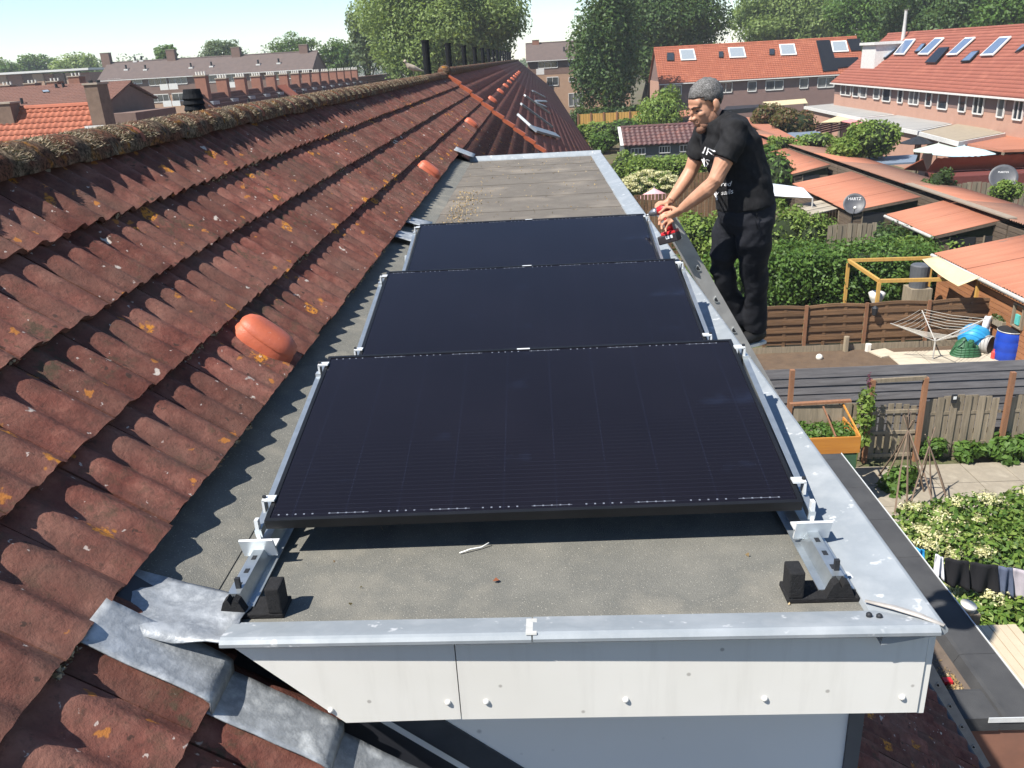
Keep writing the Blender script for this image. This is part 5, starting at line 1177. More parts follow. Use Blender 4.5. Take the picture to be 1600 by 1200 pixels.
for i, (u, v) in enumerate(((1560, 503), (1592, 494))):
    p = onx(u, v, 14.04); t = thing('wall_box', ('weathered flower box fixed on the red-brown shed wall', 'small framed shelf on the red-brown shed wall near its gutter')[i], ('flower box', 'shelf')[i], p)
    if i == 0:
        MB().box(p, (0.18, 0.75, 0.2)).obj('box', WOODG, t); leaves('plants', [((p.x, p.y, p.z + 0.12), (0.1, 0.34, 0.1))], 160, 0.05, LEAF_D, t)
    else:
        f = MB(); [f.box(p + Vector((0, a_, b_)), s_) for a_, b_, s_ in ((-0.25, 0, (0.12, 0.05, 0.7)), (0.25, 0, (0.12, 0.05, 0.7)), (0, -0.33, (0.12, 0.45, 0.04)), (0, 0.33, (0.12, 0.45, 0.04)))]; f.obj('frame', WOODG, t); MB().box(p + Vector((0.02, 0.05, -0.12)), (0.08, 0.2, 0.3)).obj('tin', mat('turquoise_tin', (0.1, 0.45, 0.42), rough=0.5), t)
ll = thing('lane_roof', 'long faded corrugated roof of the shed row along the lane', 'shed row', (18.6, 45, G))
for i in range(11):
    y0 = 22 + i * 4.6; corrugated(17.45, G + 2.78, 20.3, G + 2.42, y0, y0 + 4.58, ll, CORRB if i % 3 else CORR)
    if i in (2, 3): MB().bar((17.6, y0, G + 2.80), (17.6, y0 + 4.55, G + 2.80), 0.34, 0.05).obj('ridge_cap', mat('grey_ridge_cap', (0.27, 0.22, 0.17), rough=0.9) if i == 2 else bpy.data.materials['grey_ridge_cap'], ll)
MB().box2((17.5, 22, G), (20.2, 72.5, G + 2.35)).obj('inner_wall', SHEDW, ll)
for i in range(11):
    for k in range(13): MB().box2((17.44, 22 + i * 4.6, G + 0.1 + 0.19 * k), (17.49, 26.5 + i * 4.6, G + 0.27 + 0.19 * k)).obj('cladding_board', SHEDW, ll)
# satellite dishes
def dish(label, p, r, foot, txt, ts):
    t = thing('satellite_dish', label, 'satellite dish', foot, 'satellite dishes in the gardens'); D = mat('dark_dish', (0.06, 0.062, 0.07), (0.08, 0.082, 0.09), rough=0.45) if 'dark_dish' not in bpy.data.materials else bpy.data.materials['dark_dish']
    nrm = Vector((-0.25, -0.85, 0.45)).normalized(); a = Vector((0, 0, 1)).cross(nrm).normalized(); a = -a if a.x < 0 else a; b_ = nrm.cross(a); b_ = -b_ if b_.z < 0 else b_
    V, F = [tuple(p - nrm * 0.12 - ORIG[t.name])], []; n = 28
    for i in range(1, 6):
        for k in range(n):
            an = 2 * math.pi * k / n; q_ = i / 5; V.append(tuple(p + (a * math.cos(an) * r * q_) + b_ * (math.sin(an) * r * q_) - nrm * 0.12 * (1 - q_ * q_) - ORIG[t.name]))
    for k in range(n): F.append((0, 1 + k, 1 + (k + 1) % n))
    for i in range(4):
        for k in range(n): c = 1 + i * n; F.append((c + k, c + n + k, c + n + (k + 1) % n, c + (k + 1) % n))
    me = bpy.data.meshes.new('reflector'); me.from_pydata(V, [], F); ob = link('reflector', me, t, mat=D, smooth=True); sd = ob.modifiers.new('t', 'SOLIDIFY'); sd.thickness = 0.015
    MB().tube([foot, p - nrm * 0.2 - b_ * r * 0.3], 0.03, 8).obj('mast', DARKTRIM, t); MB().tube([p - b_ * r * 0.95, p - b_ * r * 0.75 + nrm * 0.42], 0.015, 6).obj('arm', DARKTRIM, t)
    MB().ball(p - b_ * r * 0.72 + nrm * 0.45, 0.07, 10, 8).obj('receiver', PLW, t, True)
    cu = bpy.data.curves.new('t', 'FONT'); cu.body = txt; cu.size = r * ts; cu.align_x = 'CENTER'; o = bpy.data.objects.new('t', cu); col.objects.link(o)
    dg = bpy.context.evaluated_depsgraph_get(); dg.update(); me = bpy.data.meshes.new_from_object(o.evaluated_get(dg)); bpy.data.objects.remove(o)
    for v in me.vertices: v.co = p + a * v.co.x + b_ * (v.co.y + r * 0.38) + nrm * (0.0) - nrm * 0.12 * (1 - ((v.co.x) ** 2 + (v.co.y + r * 0.38) ** 2) / r ** 2) + nrm * 0.012 - ORIG[t.name]
    me.materials.clear(); link('dish_lettering', me, t, mat=PRINT)
p = ony(1335, 318, 36.5); dish('dark satellite dish with white lettering in front of an orange shed roof', p, 0.46, Vector((p.x, p.y + 0.2, G)), 'HARTZ', 0.36)
p = ony(1568, 277, 40.0); dish('dark satellite dish above a yellow-green bush beyond the lane', p, 0.62, Vector((p.x, p.y + 0.2, G)), 'MARTIN', 0.2)
# pergola, awning, hedge and shrubs of the third garden
YEL = wood_mat('yellow_timber', (0.50, 0.30, 0.085), (0.40, 0.23, 0.06), 0.7, 0.06); pz = ony(1374, 439, 26.4).z
A_, B_, C_, D_ = [onz(u, v, pz) for u, v in ((1326, 407), (1374, 439), (1530, 435), (1456, 403))]
pg = thing('pergola', 'open yellow timber pergola frame in front of the big hedge', 'pergola', ((A_.x + C_.x) / 2, (A_.y + C_.y) / 2, G))
for a_, b_ in ((A_, B_), (B_, C_), (C_, D_), (D_, A_)): MB().bar(a_, b_, 0.09, 0.11).obj('beam', YEL, pg)
for a_ in (A_, B_, C_, D_): MB().box2((a_.x - 0.05, a_.y - 0.05, G), (a_.x + 0.05, a_.y + 0.05, pz - 0.056)).obj('post', YEL, pg)
CREAM = mat('cream_canvas', (0.52, 0.44, 0.27), (0.46, 0.39, 0.24), 4, 0.85)
c4 = [onz(u, v, z) for u, v, z in ((1441, 405, pz + 0.42), (1466, 400, pz + 0.46), (1531, 433, pz + 0.42), (1497, 447, pz + 0.12))]
mb = MB(); n = 10
for i in range(n + 1):
    for j in range(n + 1):
        s_, t = i / n, j / n; p = c4[0].lerp(c4[1], s_).lerp(c4[3].lerp(c4[2], s_), t); mb.v.append(p - Vector((0, 0, 0.15 * math.sin(math.pi * t) * (0.4 + 0.6 * math.sin(math.pi * s_)))))
for i in range(n):
    for j in range(n): a_ = i * (n + 1) + j; mb.f.append((a_, a_ + 1, a_ + n + 2, a_ + n + 1))
o = mb.obj('awning', CREAM, None, True); tag(o, 'cream canvas awning sagging over the corner of the yellow pergola', 'awning'); o.modifiers.new('t', 'SOLIDIFY').thickness = 0.02
p = onz(1437, 428, G + 1.7); o = MB().tube([p + Vector((0, 0, -0.45)), p + Vector((0, 0, 0.3)), p + Vector((0, 0, 0.34))], [0.3, 0.32, 0.27], 18).obj('water_drum', mat('grey_drum', (0.09, 0.095, 0.105), rough=0.5)); tag(o, 'grey drum standing among the leaves under the cream awning', 'drum')
MB().box2((p.x - 0.35, p.y - 0.35, G), (p.x + 0.35, p.y + 0.35, p.z - 0.455)).obj('drum_stand', WOODG, o)
p = onz(1370, 462, G + 1.1); up_ = thing('garden_urn', 'white pedestal urn behind the slatted fence', 'urn', (p.x, p.y, G))
MB().tube([(p.x, p.y, G + z) for z in (0, 0.1, 0.5, 0.75, 1.0, 1.2, 1.24)], [0.2, 0.2, 0.09, 0.08, 0.22, 0.28, 0.2], 14).obj('bowl', PLW, up_, True)
def xat(u, y_, v=430): return ony(u, v, y_).x
hedge('hedge', 'big glossy green hedge behind the brown slatted fence', (xat(1190, 30), 29.6), (xat(1450, 31), 31.9), ony(1320, 384, 30.6).z - G, 30000, 0.08, LEAF, 5)
hedge('hedge', 'clipped hedge running towards the orange shed with the gutter', (xat(1385, 32.5), 32.0), (xat(1480, 32.5), 32.9), ony(1440, 373, 32.5).z - G, 3500, 0.10, LEAF_Y, 8, bumps=0.1)
hedge('hedge', 'rough dull green hedge beside the grey board fence', (xat(1378, 34, 360), 33.6), (xat(1440, 34, 360), 35.2), ony(1400, 353, 34.4).z - G, 3200, 0.10, LEAF_D, 9)
fg = thing('fence', 'grey upright board fence below the dark satellite dish', 'fence', (xat(1335, 34, 370), 34.0, G)); xa, xb = xat(1292, 34, 370), xat(1376, 34, 370); hf_ = ony(1335, 350, 34).z - G
nb = int((xb - xa) / 0.2)
for i in range(nb): MB().box2((xa + i * 0.2 + 0.012, 34.0 + 0.03 * (i % 2), G), (xa + i * 0.2 + 0.19, 34.02 + 0.03 * (i % 2), G + hf_ + random.uniform(-0.03, 0.03))).obj('board', WOODG, fg)
shrub('shrub', 'rounded pale green clipped bush below the old planks', 'bush', onz(1273, 353, G + 1.8) + Vector((0, 0, -0.4)), (1.15, 0.9, 0.9), 2600, 0.075, LEAF_Y, 21)
shrub('shrub', 'yellow-green mixed shrub behind the man\'s legs', 'shrub', onz(1228, 350, G + 1.8) + Vector((0, 0, -0.6)), (1.5, 1.2, 1.5), 3600, 0.10, LEAF_Y, 22)
shrub('shrub', 'bushy green shrub between the man\'s arms and the coping', 'shrub', onz(1095, 350, G + 2.0) + Vector((0, 0, -0.7)), (1.7, 1.4, 1.6), 4200, 0.11, LEAF_Y, 24)
shrub('shrub', 'dense green shrub right behind the man\'s back', 'shrub', onz(1213, 255, G + 2.6) + Vector((0, 0, -0.9)), (1.6, 2.2, 2.2), 4200, 0.15, LEAF, 25)
shrub('shrub', 'dark leafy shrub low behind the ladder', 'shrub', onz(1120, 430, G + 1.5) + Vector((0, 0, -0.5)), (1.9, 1.6, 1.3), 4200, 0.10, LEAF, 26)
shrub('shrub', 'yellow-green bush under the satellite dish beyond the lane', 'bush', ony(1567, 300, 39.2), (0.95, 0.7, 0.6), 1300, 0.085, LEAF_Y, 27)
# lean-to of old planks and white sail beside the third shed
lt = thing('lean_to', 'low lean-to roofed with old pale planks beside an orange shed', 'lean-to', (onz(1290, 320, G + 1.9).x, onz(1290, 320, G + 1.9).y, G)); c4 = [onz(u, v, G + 1.9) for u, v in ((1243, 321), (1288, 313), (1312, 327), (1268, 337))]
for i in range(6):
    a_, b_ = c4[0].lerp(c4[3], i / 6), c4[0].lerp(c4[3], (i + 0.9) / 6); c_, d_ = c4[1].lerp(c4[2], (i + 0.9) / 6), c4[1].lerp(c4[2], i / 6)
    MB().prism([a_, b_, c_, d_], (0, 0, 0.04 + 0.01 * (i % 2))).obj('plank', mat('pale_old_plank', (0.42, 0.37, 0.29), (0.3, 0.26, 0.2), 2, 0.85, rnd=0.2) if i == 0 else bpy.data.materials['pale_old_plank'], lt)
for p in c4: MB().box2((p.x - 0.06, p.y - 0.06, G), (p.x + 0.06, p.y + 0.06, G + 1.88)).obj('post', WOODG, lt)
SAIL = mat('white_sail', (0.72, 0.75, 0.78), rough=0.7)
c4 = [onz(u, v, G + 2.4) for u, v in ((1196, 285), (1255, 293), (1270, 309), (1200, 305))]; mb = MB(); n = 8
for i in range(n + 1):
    for j in range(n + 1):
        s_, t = i / n, j / n; p = c4[0].lerp(c4[1], s_).lerp(c4[3].lerp(c4[2], s_), t); mb.v.append(p - Vector((0, 0, 0.3 * math.sin(math.pi * s_) * math.sin(math.pi * t))))
for i in range(n):
    for j in range(n): a_ = i * (n + 1) + j; mb.f.append((a_, a_ + 1, a_ + n + 2, a_ + n + 1))
o = mb.obj('shade_sail', SAIL, None, True); tag(o, 'white shade sail stretched behind the man\'s hip', 'shade sail'); o.modifiers.new('t', 'SOLIDIFY').thickness = 0.02
for p in (c4[0], c4[2]): MB().tube([(p.x, p.y, G), p], 0.04, 6).obj('pole', GREYM, o)
# ---------------------------------------------------------------- buildings
def onplane(u, v, p0, n):
    d = Vector(_ray(u, v)); c = Vector(CAM); t = n.dot(Vector(p0) - c) / n.dot(d); return c + d * t
def slope_tiles(name, p0, eS, L, eD, Dp, par, m, tw=0.3, ch=0.33, amp=0.03, per=5, step=0.03):
    eS = Vector(eS); eD = Vector(eD); nrm = eS.cross(eD).normalized(); nrm = -nrm if nrm.z < 0 else nrm
    n = int(L / tw * per); k = int(Dp / ch); ch = Dp / k
    t = np.linspace(0, L, n + 1); w = amp * (0.5 - 0.5 * np.cos(2 * np.pi * ((t / tw) % 1.0) ** 0.8)); V = []; F = []
    P0, S_, D_, N_ = (np.array(x) for x in (p0, eS, eD, nrm))
    for i in range(k):
        for (dd, h) in ((i * ch, step), ((i + 1.12) * ch if i < k - 1 else (i + 1) * ch, 0.0), (i * ch, 0.0)):
            V.append(P0 + np.outer(t, S_) + D_ * dd + np.outer(w + h, N_))
    V = np.concatenate(V); r = n + 1
    for i in range(k):
        a = 3 * i * r; q = np.arange(n)
        F.append(np.stack([a + q, a + q + 1, a + r + q + 1, a + r + q], 1)); F.append(np.stack([a + 2 * r + q, a + 2 * r + q + 1, a + q + 1, a + q], 1))
    ob = link(name, fast_mesh(name, V - np.array(ORIG[par.name]), np.concatenate(F)), par, mat=m, smooth=False); tag(ob, kind='stuff'); return ob
WFR = mat('white_window_frame', (0.62, 0.61, 0.58), rough=0.5)
CURT = mat('pale_curtain', (0.45, 0.44, 0.42), rough=0.9)
PANE2 = mat('curtained_glass', (0.16, 0.165, 0.165), (0.05, 0.055, 0.06), 0.7, 0.15, spec=0.8, stretch=(2, 2, 0.3), coord='world')
def window(par, a, b, c, d, out, fw=0.08, mull=1, m=None, name='window', pane=None):
    # corners a (low, s0), b (low, s1), c (high, s1), d (high, s0); out = outward normal
    a, b, c, d = map(Vector, (a, b, c, d)); out = Vector(out).normalized(); f = MB(); o1 = out * 0.03
    for p, q in ((a, b), (b, c), (c, d), (d, a)): f.bar(p + o1, q + o1, fw if True else 0, 0.07, (b - a).normalized() if p in (b, d) else out)
    for k in range(mull): t = (k + 1) / (mull + 1); f.bar(a.lerp(b, t) + o1, d.lerp(c, t) + o1, fw * 0.9, 0.06, (b - a).normalized())
    w = f.obj(name, m or WFR, par)
    MB().prism([a + out * 0.012, b + out * 0.012, c + out * 0.012, d + out * 0.012], out * 0.006).obj('pane', pane or (PANE if random.random() < 0.6 else PANE2), w)
    return w
def win_px(par, rect, plane_p, n, **kw):
    u0, v0, u1, v1 = rect; a = onplane(u0, v1, plane_p, n); c = onplane(u1, v0, plane_p, n); ax = Vector((n.y, -n.x, 0))
    hz = Vector((-n.y, n.x, 0)).normalized(); s1 = (c - a).dot(hz)
    b = a + hz * s1; d = Vector((a.x, a.y, c.z)); c2 = Vector((b.x, b.y, c.z)); return window(par, a, b, c2, d, n, **kw)
def gable(name, label, o, ex, ey, L, D, he, hr, wm, rm, group=None, tiles=None, over=0.4, cat='house', two=None):
    """front eave along ex from o, depth along ey; he and hr are world heights"""
    o = Vector(o); ex = Vector(ex); ey = Vector(ey); t = thing(name, label, cat, o + ex * L / 2 + ey * D / 2, group)
    up = Vector((0, 0, 1)); g0 = Vector((o.x, o.y, G))
    pf = lambda s_, tt, z: Vector((o.x, o.y, 0)) + ex * s_ + ey * tt + up * z
    if two:
        zc = two[0]; MB().prism([pf(0, 0, G), pf(L, 0, G), pf(L, D, G), pf(0, D, G)], up * (zc - G)).obj('wall', wm, t); MB().prism([pf(-0.02, -0.02, zc), pf(L + 0.02, -0.02, zc), pf(L + 0.02, D + 0.02, zc), pf(-0.02, D + 0.02, zc)], up * (he - zc)).obj('upper_wall', two[1], t)
    else: MB().prism([pf(0, 0, G), pf(L, 0, G), pf(L, D, G), pf(0, D, G)], up * (he - G)).obj('wall', wm, t)
    MB().prism([pf(0.02, 0, he), pf(0.02, D / 2, hr - 0.1), pf(0.02, D, he)], ex * (L - 0.04)).obj('gable_wall', two[1] if two else wm, t)
    sl = (hr - he) / (D / 2); zf = he - sl * over
    r = MB(); th = Vector((0, 0, 0.12))
    r.prism([pf(-0.25, -over, zf), pf(L + 0.25, -over, zf), pf(L + 0.25, D / 2, hr), pf(-0.25, D / 2, hr)], th); r.prism([pf(-0.25, D / 2 + 0.001, hr), pf(L + 0.25, D / 2 + 0.001, hr), pf(L + 0.25, D + over, zf), pf(-0.25, D + over, zf)], th)
    rf = r.obj('roof', rm, t)
    if tiles:
        p0 = pf(-0.25, -over, zf + 0.125); e = (ey * (D / 2 + over) + up * (hr - zf)); slope_tiles('roof_tiles', p0, ex, L + 0.5, e.normalized(), e.length, rf, rm, *tiles)
    MB().tube([pf(-0.25, D / 2, hr + 0.12), pf(L + 0.25, D / 2, hr + 0.12)], 0.14, 8).obj('ridge', rm, rf)
    MB().bar(pf(-0.25, -over - 0.06, zf + 0.02), pf(L + 0.25, -over - 0.06, zf + 0.02), 0.12, 0.12).obj('gutter', WFR, rf)
    t['_n'] = 0; del t['_n']; return t, pf, rf
def chimney(par, c, w, d, z0, z1, m, pots=0, lead=True):
    ch = MB().box2((c[0] - w / 2, c[1] - d / 2, z0), (c[0] + w / 2, c[1] + d / 2, z1)).obj('chimney', m, par)
    MB().box2((c[0] - w / 2 - 0.05, c[1] - d / 2 - 0.05, z1), (c[0] + w / 2 + 0.05, c[1] + d / 2 + 0.05, z1 + 0.08)).obj('chimney_cap', mat('chimney_cap', (0.34, 0.29, 0.23), rough=0.9) if 'chimney_cap' not in bpy.data.materials else bpy.data.materials['chimney_cap'], par)
    for k in range(pots): x = c[0] - w / 2 + w * (k + 0.5) / pots; MB().tube([(x, c[1], z1 + 0.08), (x, c[1], z1 + 0.3)], 0.065, 8).obj('chimney_pot', PLW, par)
    return ch
BROWNT = mat('brown_grey_tiles', (0.115, 0.085, 0.075), (0.085, 0.066, 0.06), 1.5, 0.9); ORT = mat('orange_clay_tiles', (0.34, 0.105, 0.056), (0.28, 0.085, 0.046), 0.9, 0.75, c3=(0.37, 0.125, 0.068)); REDT = mat('red_clay_tiles', (0.27, 0.092, 0.062), (0.225, 0.075, 0.052), 0.7, 0.8, c3=(0.30, 0.108, 0.072)); BRT = mat('brown_red_tiles', (0.155, 0.075, 0.056), (0.12, 0.06, 0.046), 0.9, 0.85)
TANB = mat('tan_brick', (0.36, 0.235, 0.16), (0.31, 0.2, 0.135), 2, 0.9); BRB = mat('brown_brick', (0.17, 0.11, 0.088), (0.14, 0.092, 0.075), 2, 0.9); PINKB = mat('pinkish_brick', (0.40, 0.235, 0.175), (0.36, 0.21, 0.155), 1.5, 0.9); MAUVE = mat('mauve_brown_brick', (0.185, 0.12, 0.105), (0.16, 0.105, 0.093), 1.5, 0.9)
X1 = Vector((1, 0, 0)); Y1 = Vector((0, 1, 0)); NX1 = Vector((-1, 0, 0)); NY1 = Vector((0, -1, 0))
# three-storey block beyond the left terraces
yA = 150.0; he, hr = ony(300, 117, yA).z, ony(300, 92, yA + 5).z; xa, xb = ony(154, 122, yA).x, ony(487, 108, yA).x
blk, pf, rf = gable('apartment_block', 'three-storey block with brown tiled roof beyond the mossy ridge', (xa, yA, G), X1, Y1, xb - xa, 10, he, hr, TANB, BROWNT, two=(he - 3.0, BRB), cat='building')
for u, v0, v1 in ((168, 83, 99), (270, 78, 96), (371, 74, 92), (476, 70, 86)): p = ony(u, v1, yA + 5); chimney(rf, (p.x, yA + 5), 1.5, 1.1, hr - 0.6, ony(u, v0, yA + 5).z, BRB)
for (u0, v0, u1, v1, mu) in ((171, 123, 189, 137, 1), (201, 123, 209, 131, 0), (213, 123, 221, 131, 0), (234, 121, 259, 134, 2), (266, 120, 291, 132, 2), (320, 116, 345, 129, 2), (355, 114, 378, 130, 2), (392, 114, 402, 126, 0), (430, 112, 455, 124, 2), (207, 149, 214, 156, 0), (219, 149, 226, 156, 0), (239, 147, 263, 160, 2), (271, 145, 289, 158, 1)): win_px(blk, (u0, v0, u1, v1), (0, yA - 0.03, 0), NY1, mull=mu, fw=0.13)
for (u0, v0, u1, v1) in ((251, 131, 262, 141), (265, 130, 277, 140), (256, 157, 267, 167), (270, 157, 281, 166), (357, 128, 367, 137)): a, c = ony(u0, v1, yA - 1.1), ony(u1, v0, yA - 1.1); MB().box2((a.x, yA - 1.15, a.z), (c.x, yA - 1.05, c.z)).obj('balcony', WFR, blk)
for (u, v) in ((198, 110), (228, 110), (299, 107), (331, 105), (404, 102), (436, 100), (212, 97), (222, 96)): q = onplane(u, v, (0, yA, he), Vector((0, -(hr - he), 5)).normalized()); MB().tube([q, q + Vector((0, 0, 0.9))], 0.16, 6).obj('vent_pipe', DARKTRIM, rf); MB().box(q + Vector((0, 0, 0.1)), (0.7, 0.7, 0.25)).obj('vent_flashing', WFR, rf)
# three-storey block straight ahead
he, hr = ony(870, 92, yA).z, ony(870, 67, yA + 5).z; xa, xb = ony(824, 92, yA).x, ony(985, 88, yA).x
blk, pf, rf = gable('apartment_block', 'three-storey brick block at the far end of the terrace roof', (xa, yA, G), X1, Y1, xb - xa, 10, he, hr, TANB, BROWNT, two=(he - 2.4, BRB), cat='building')
for (u0, v0, u1, v1, mu) in ((841, 95, 871, 107, 2), (888, 94, 896, 102, 0), (900, 94, 908, 102, 0), (855, 120, 872, 134, 1), (889, 121, 897, 128, 0), (901, 121, 909, 128, 0), (889, 145, 910, 166, 2)): win_px(blk, (u0, v0, u1, v1), (0, yA - 0.03, 0), NY1, mull=mu, fw=0.13)
a, c = ony(838, 117, yA - 1), ony(850, 107, yA - 1); MB().box2((a.x, yA - 1.1, a.z), (c.x, yA - 1.0, c.z)).obj('balcony', WFR, blk)
p = ony(837, 70, yA + 5); chimney(rf, (p.x, yA + 5), 1.2, 1.0, hr - 0.6, ony(837, 63, yA + 5).z, BRICKRED); q = ony(882, 83, yA); MB().tube([q + Vector((0, 2, -0.2)), q + Vector((0, 2, 1.0))], 0.16, 6).obj('vent_pipe', DARKTRIM, rf)
# orange-roofed terrace behind the man
y0 = 116.0; pa, pb_ = ony(1032, 131, y0), ony(1352, 108, y0); he = (pa.z + pb_.z) / 2; hr = ony(1180, 68, y0 + 5).z
org, pf, rf = gable('row_house', 'brown brick terrace with bright orange tiled roof behind the man\'s head', (pa.x, y0, G), X1, Y1, pb_.x - pa.x, 10, he, hr, MAUVE, ORT, tiles=(0.32, 0.36, 0.035, 4, 0.04))
MB().box2((pa.x - 0.06, y0 + 0.02, G), (pa.x - 0.005, y0 + 9.98, he)).obj('gable_facing', PINKB, org)
for (u0, v0, u1, v1, mu) in ((1038, 133, 1065, 149, 1), (1124, 128, 1144, 145, 1), (1168, 127, 1182, 143, 0), (1196, 125, 1224, 141, 1), (1249, 122, 1263, 138, 0), (1277, 120, 1304, 137, 1)): win_px(org, (u0, v0, u1, v1), (0, y0 - 0.03, 0), NY1, mull=mu, fw=0.13)
sn = Vector((0, -(hr - he), 5)).normalized(); sp0 = Vector((0, y0, he)) + sn * 0.22
BLK = mat('black_solar_sheet', (0.01, 0.011, 0.014), rough=0.3); SKYL = mat('pale_skylight', (0.2, 0.23, 0.26), (0.25, 0.28, 0.3), rough=0.15, spec=0.8)
def on_slope(par, pts, p0, n, m, name, fm=None, th=0.1):
    q = [onplane(u, v, p0, n) for u, v in pts]; c = sum(q, Vector()) / len(q)
    o = MB().prism([c + (p - c) * 1.0 for p in q], n * th).obj(name, fm or m, par)
    if fm: MB().prism([c + (p - c) * 0.84 + n * (th + 0.003) for p in q], n * 0.01).obj('pane', m, o)
    return o
for (u0, v0, u1, v1) in ((1061, 77, 1086, 95), (1137, 74, 1164, 91), (1217, 69, 1243, 87), (1298, 64, 1324, 82)): on_slope(rf, [(u0 + 3, v1), (u1 + 2, v1 - 1), (u1 - 2, v0), (u0, v0 + 1)], sp0, sn, SKYL, 'skylight', WFR)
for (u0, v0, u1, v1) in ((1042, 83, 1053, 95), (1123, 81, 1130, 90), (1202, 77, 1210, 86)): on_slope(rf, [(u0, v1), (u1, v1), (u1, v0), (u0, v0)], sp0, sn, PANE, 'skylight', DARKTRIM)
on_slope(rf, [(1286, 112), (1309, 110), (1296, 63), (1275, 64)], sp0, sn, BLK, 'solar_sheet'); on_slope(rf, [(1306, 107), (1345, 103), (1340, 90), (1304, 91)], sp0, sn, BLK, 'solar_sheet'); on_slope(rf, [(1330, 80), (1346, 79), (1344, 61), (1323, 62)], sp0, sn, BLK, 'solar_sheet')
# red-roofed terrace parallel to ours
xe = 31.5; he = onx(1450, 137, xe).z; xr = xe + 5.5; hr = onx(1480, 50, xr).z; ya, yb = 40.0, onx(1300, 122, xe).y
red, pf, rf = gable('row_house', 'long pinkish brick terrace with red tiled roof and blue skylights', (xe + 0.4, yb, G), NY1, X1, yb - ya, 10.2, he, hr, PINKB, REDT, tiles=(0.33, 0.36, 0.035, 4, 0.04), two=(he - 1.35, MAUVE))
Z4 = lambda x, y_: (1200 + x * 0.25, y_ * 0.25)
for (x0, y_0, x1, y_1, mu) in ((455, 512, 520, 590, 1), (530, 520, 570, 600, 0), (576, 525, 618, 605, 0), (660, 535, 700, 615, 0), (715, 540, 768, 630, 0), (810, 550, 845, 640, 0), (880, 555, 945, 648, 1), (985, 566, 1025, 660, 0), (1060, 575, 1125, 678, 0), (1190, 590, 1240, 695, 0), (1280, 598, 1350, 708, 1), (1430, 612, 1480, 730, 0), (1530, 625, 1598, 745, 1)):
    (u0, v0), (u1, v1) = Z4(x0, y_0), Z4(x1, y_1); pl_ = Vector((xe + 0.34, 0, 0)); a, c = onplane(u0, v1, pl_, NX1), onplane(u1, (v0 + v1) / 2, pl_, NX1); zt = onplane(u0, v0, pl_, NX1).z; 
    window(red, (a.x, a.y, a.z), (a.x, c.y, a.z), (a.x, c.y, zt), (a.x, a.y, zt), NX1, mull=mu, fw=0.1)
sn = Vector((-(hr - he), 0, 5.1)).normalized(); sp0 = Vector((xe + 0.4, 0, he)) + sn * 0.25; BLUEG = mat('blue_skylight', (0.09, 0.13, 0.2), (0.12, 0.16, 0.24), rough=0.12, spec=0.9)
for pts in ([(785, 345), (850, 345), (925, 247), (862, 250)], [(935, 345), (998, 345), (1105, 239), (1048, 241)], [(1115, 350), (1178, 346), (1300, 236), (1236, 240)], [(1325, 353), (1405, 350), (1525, 231), (1452, 236)]): on_slope(rf, [Z4(*p) for p in pts], sp0, sn, BLUEG, 'skylight', WFR)
for pts in ([(705, 370), (735, 367), (810, 303), (785, 300)], [(915, 330), (948, 327), (988, 275), (965, 276)], [(1205, 390), (1262, 387), (1325, 320), (1278, 326)], [(1545, 333), (1600, 300), (1640, 270), (1590, 285)]): on_slope(rf, [Z4(*p) for p in pts], sp0, sn, BLUEG, 'skylight', DARKTRIM)
on_slope(rf, [Z4(*p) for p in [(985, 397), (1052, 397), (1135, 301), (1072, 305)]], sp0, sn, BLK, 'solar_sheet', None, 0.14)
p = onplane(*Z4(620, 400), sp0, sn); d = MB().box2((p.x - 0.3, p.y - 2.6, p.z - 0.6), (p.x + 3.2, p.y + 0.9, p.z + 1.75)).obj('dormer', WFR, red); MB().box2((p.x - 0.55, p.y - 2.85, p.z + 1.755), (p.x + 3.4, p.y + 1.1, p.z + 2.0)).obj('dormer_roof', WFR, d)
p = onplane(*Z4(845, 235), sp0, sn); MB().tube([p - Vector((0, 0, 0.3)), p + Vector((0, 0, 1.5)), p + Vector((0, 0, 2.4)), p + Vector((0, 0, 2.5))], [0.2, 0.14, 0.14, 0.22], 10).obj('chimney_pipe', GREYM, rf)
# flat-roofed extensions of that terrace
GREYF = mat('grey_flat_roof', (0.30, 0.29, 0.27), (0.24, 0.235, 0.225), 0.8, 0.9); GRAV = mat('tan_gravel_roof', (0.30, 0.25, 0.18), (0.24, 0.2, 0.15), 2, 0.95)
for lab, pts, m_, h in (('flat grey extension with white edge, nearest the orange terrace', [(1256, 166), (1310, 161), (1420, 177), (1345, 184)], GREYF, 2.9), ('flat grey extension with pale edge in the middle of the brick terrace', [(1346, 185), (1424, 178), (1502, 191), (1434, 205), (1392, 197)], GREYF, 2.88), ('flat gravel-topped extension against the pinkish terrace', [(1436, 206), (1504, 192), (1572, 208), (1498, 222)], GRAV, 2.92)):
    q = [onz(u, v, G + h) for u, v in pts]; t = thing('extension', lab, 'extension', (q[0].x, q[0].y, G)); MB().prism([p - Vector((0, 0, 0.28)) for p in q], (0, 0, 0.28)).obj('fascia', WFR, t); c = sum(q, Vector()) / len(q)
    MB().prism([c + (p - c) * 0.95 + Vector((0, 0, 0.005)) for p in q], (0, 0, 0.03)).obj('roof', m_, t); MB().prism([Vector((c.x + (p.x - c.x) * 0.9, c.y + (p.y - c.y) * 0.9, G)) for p in q], (0, 0, h - 0.285)).obj('wall', PINKB, t)
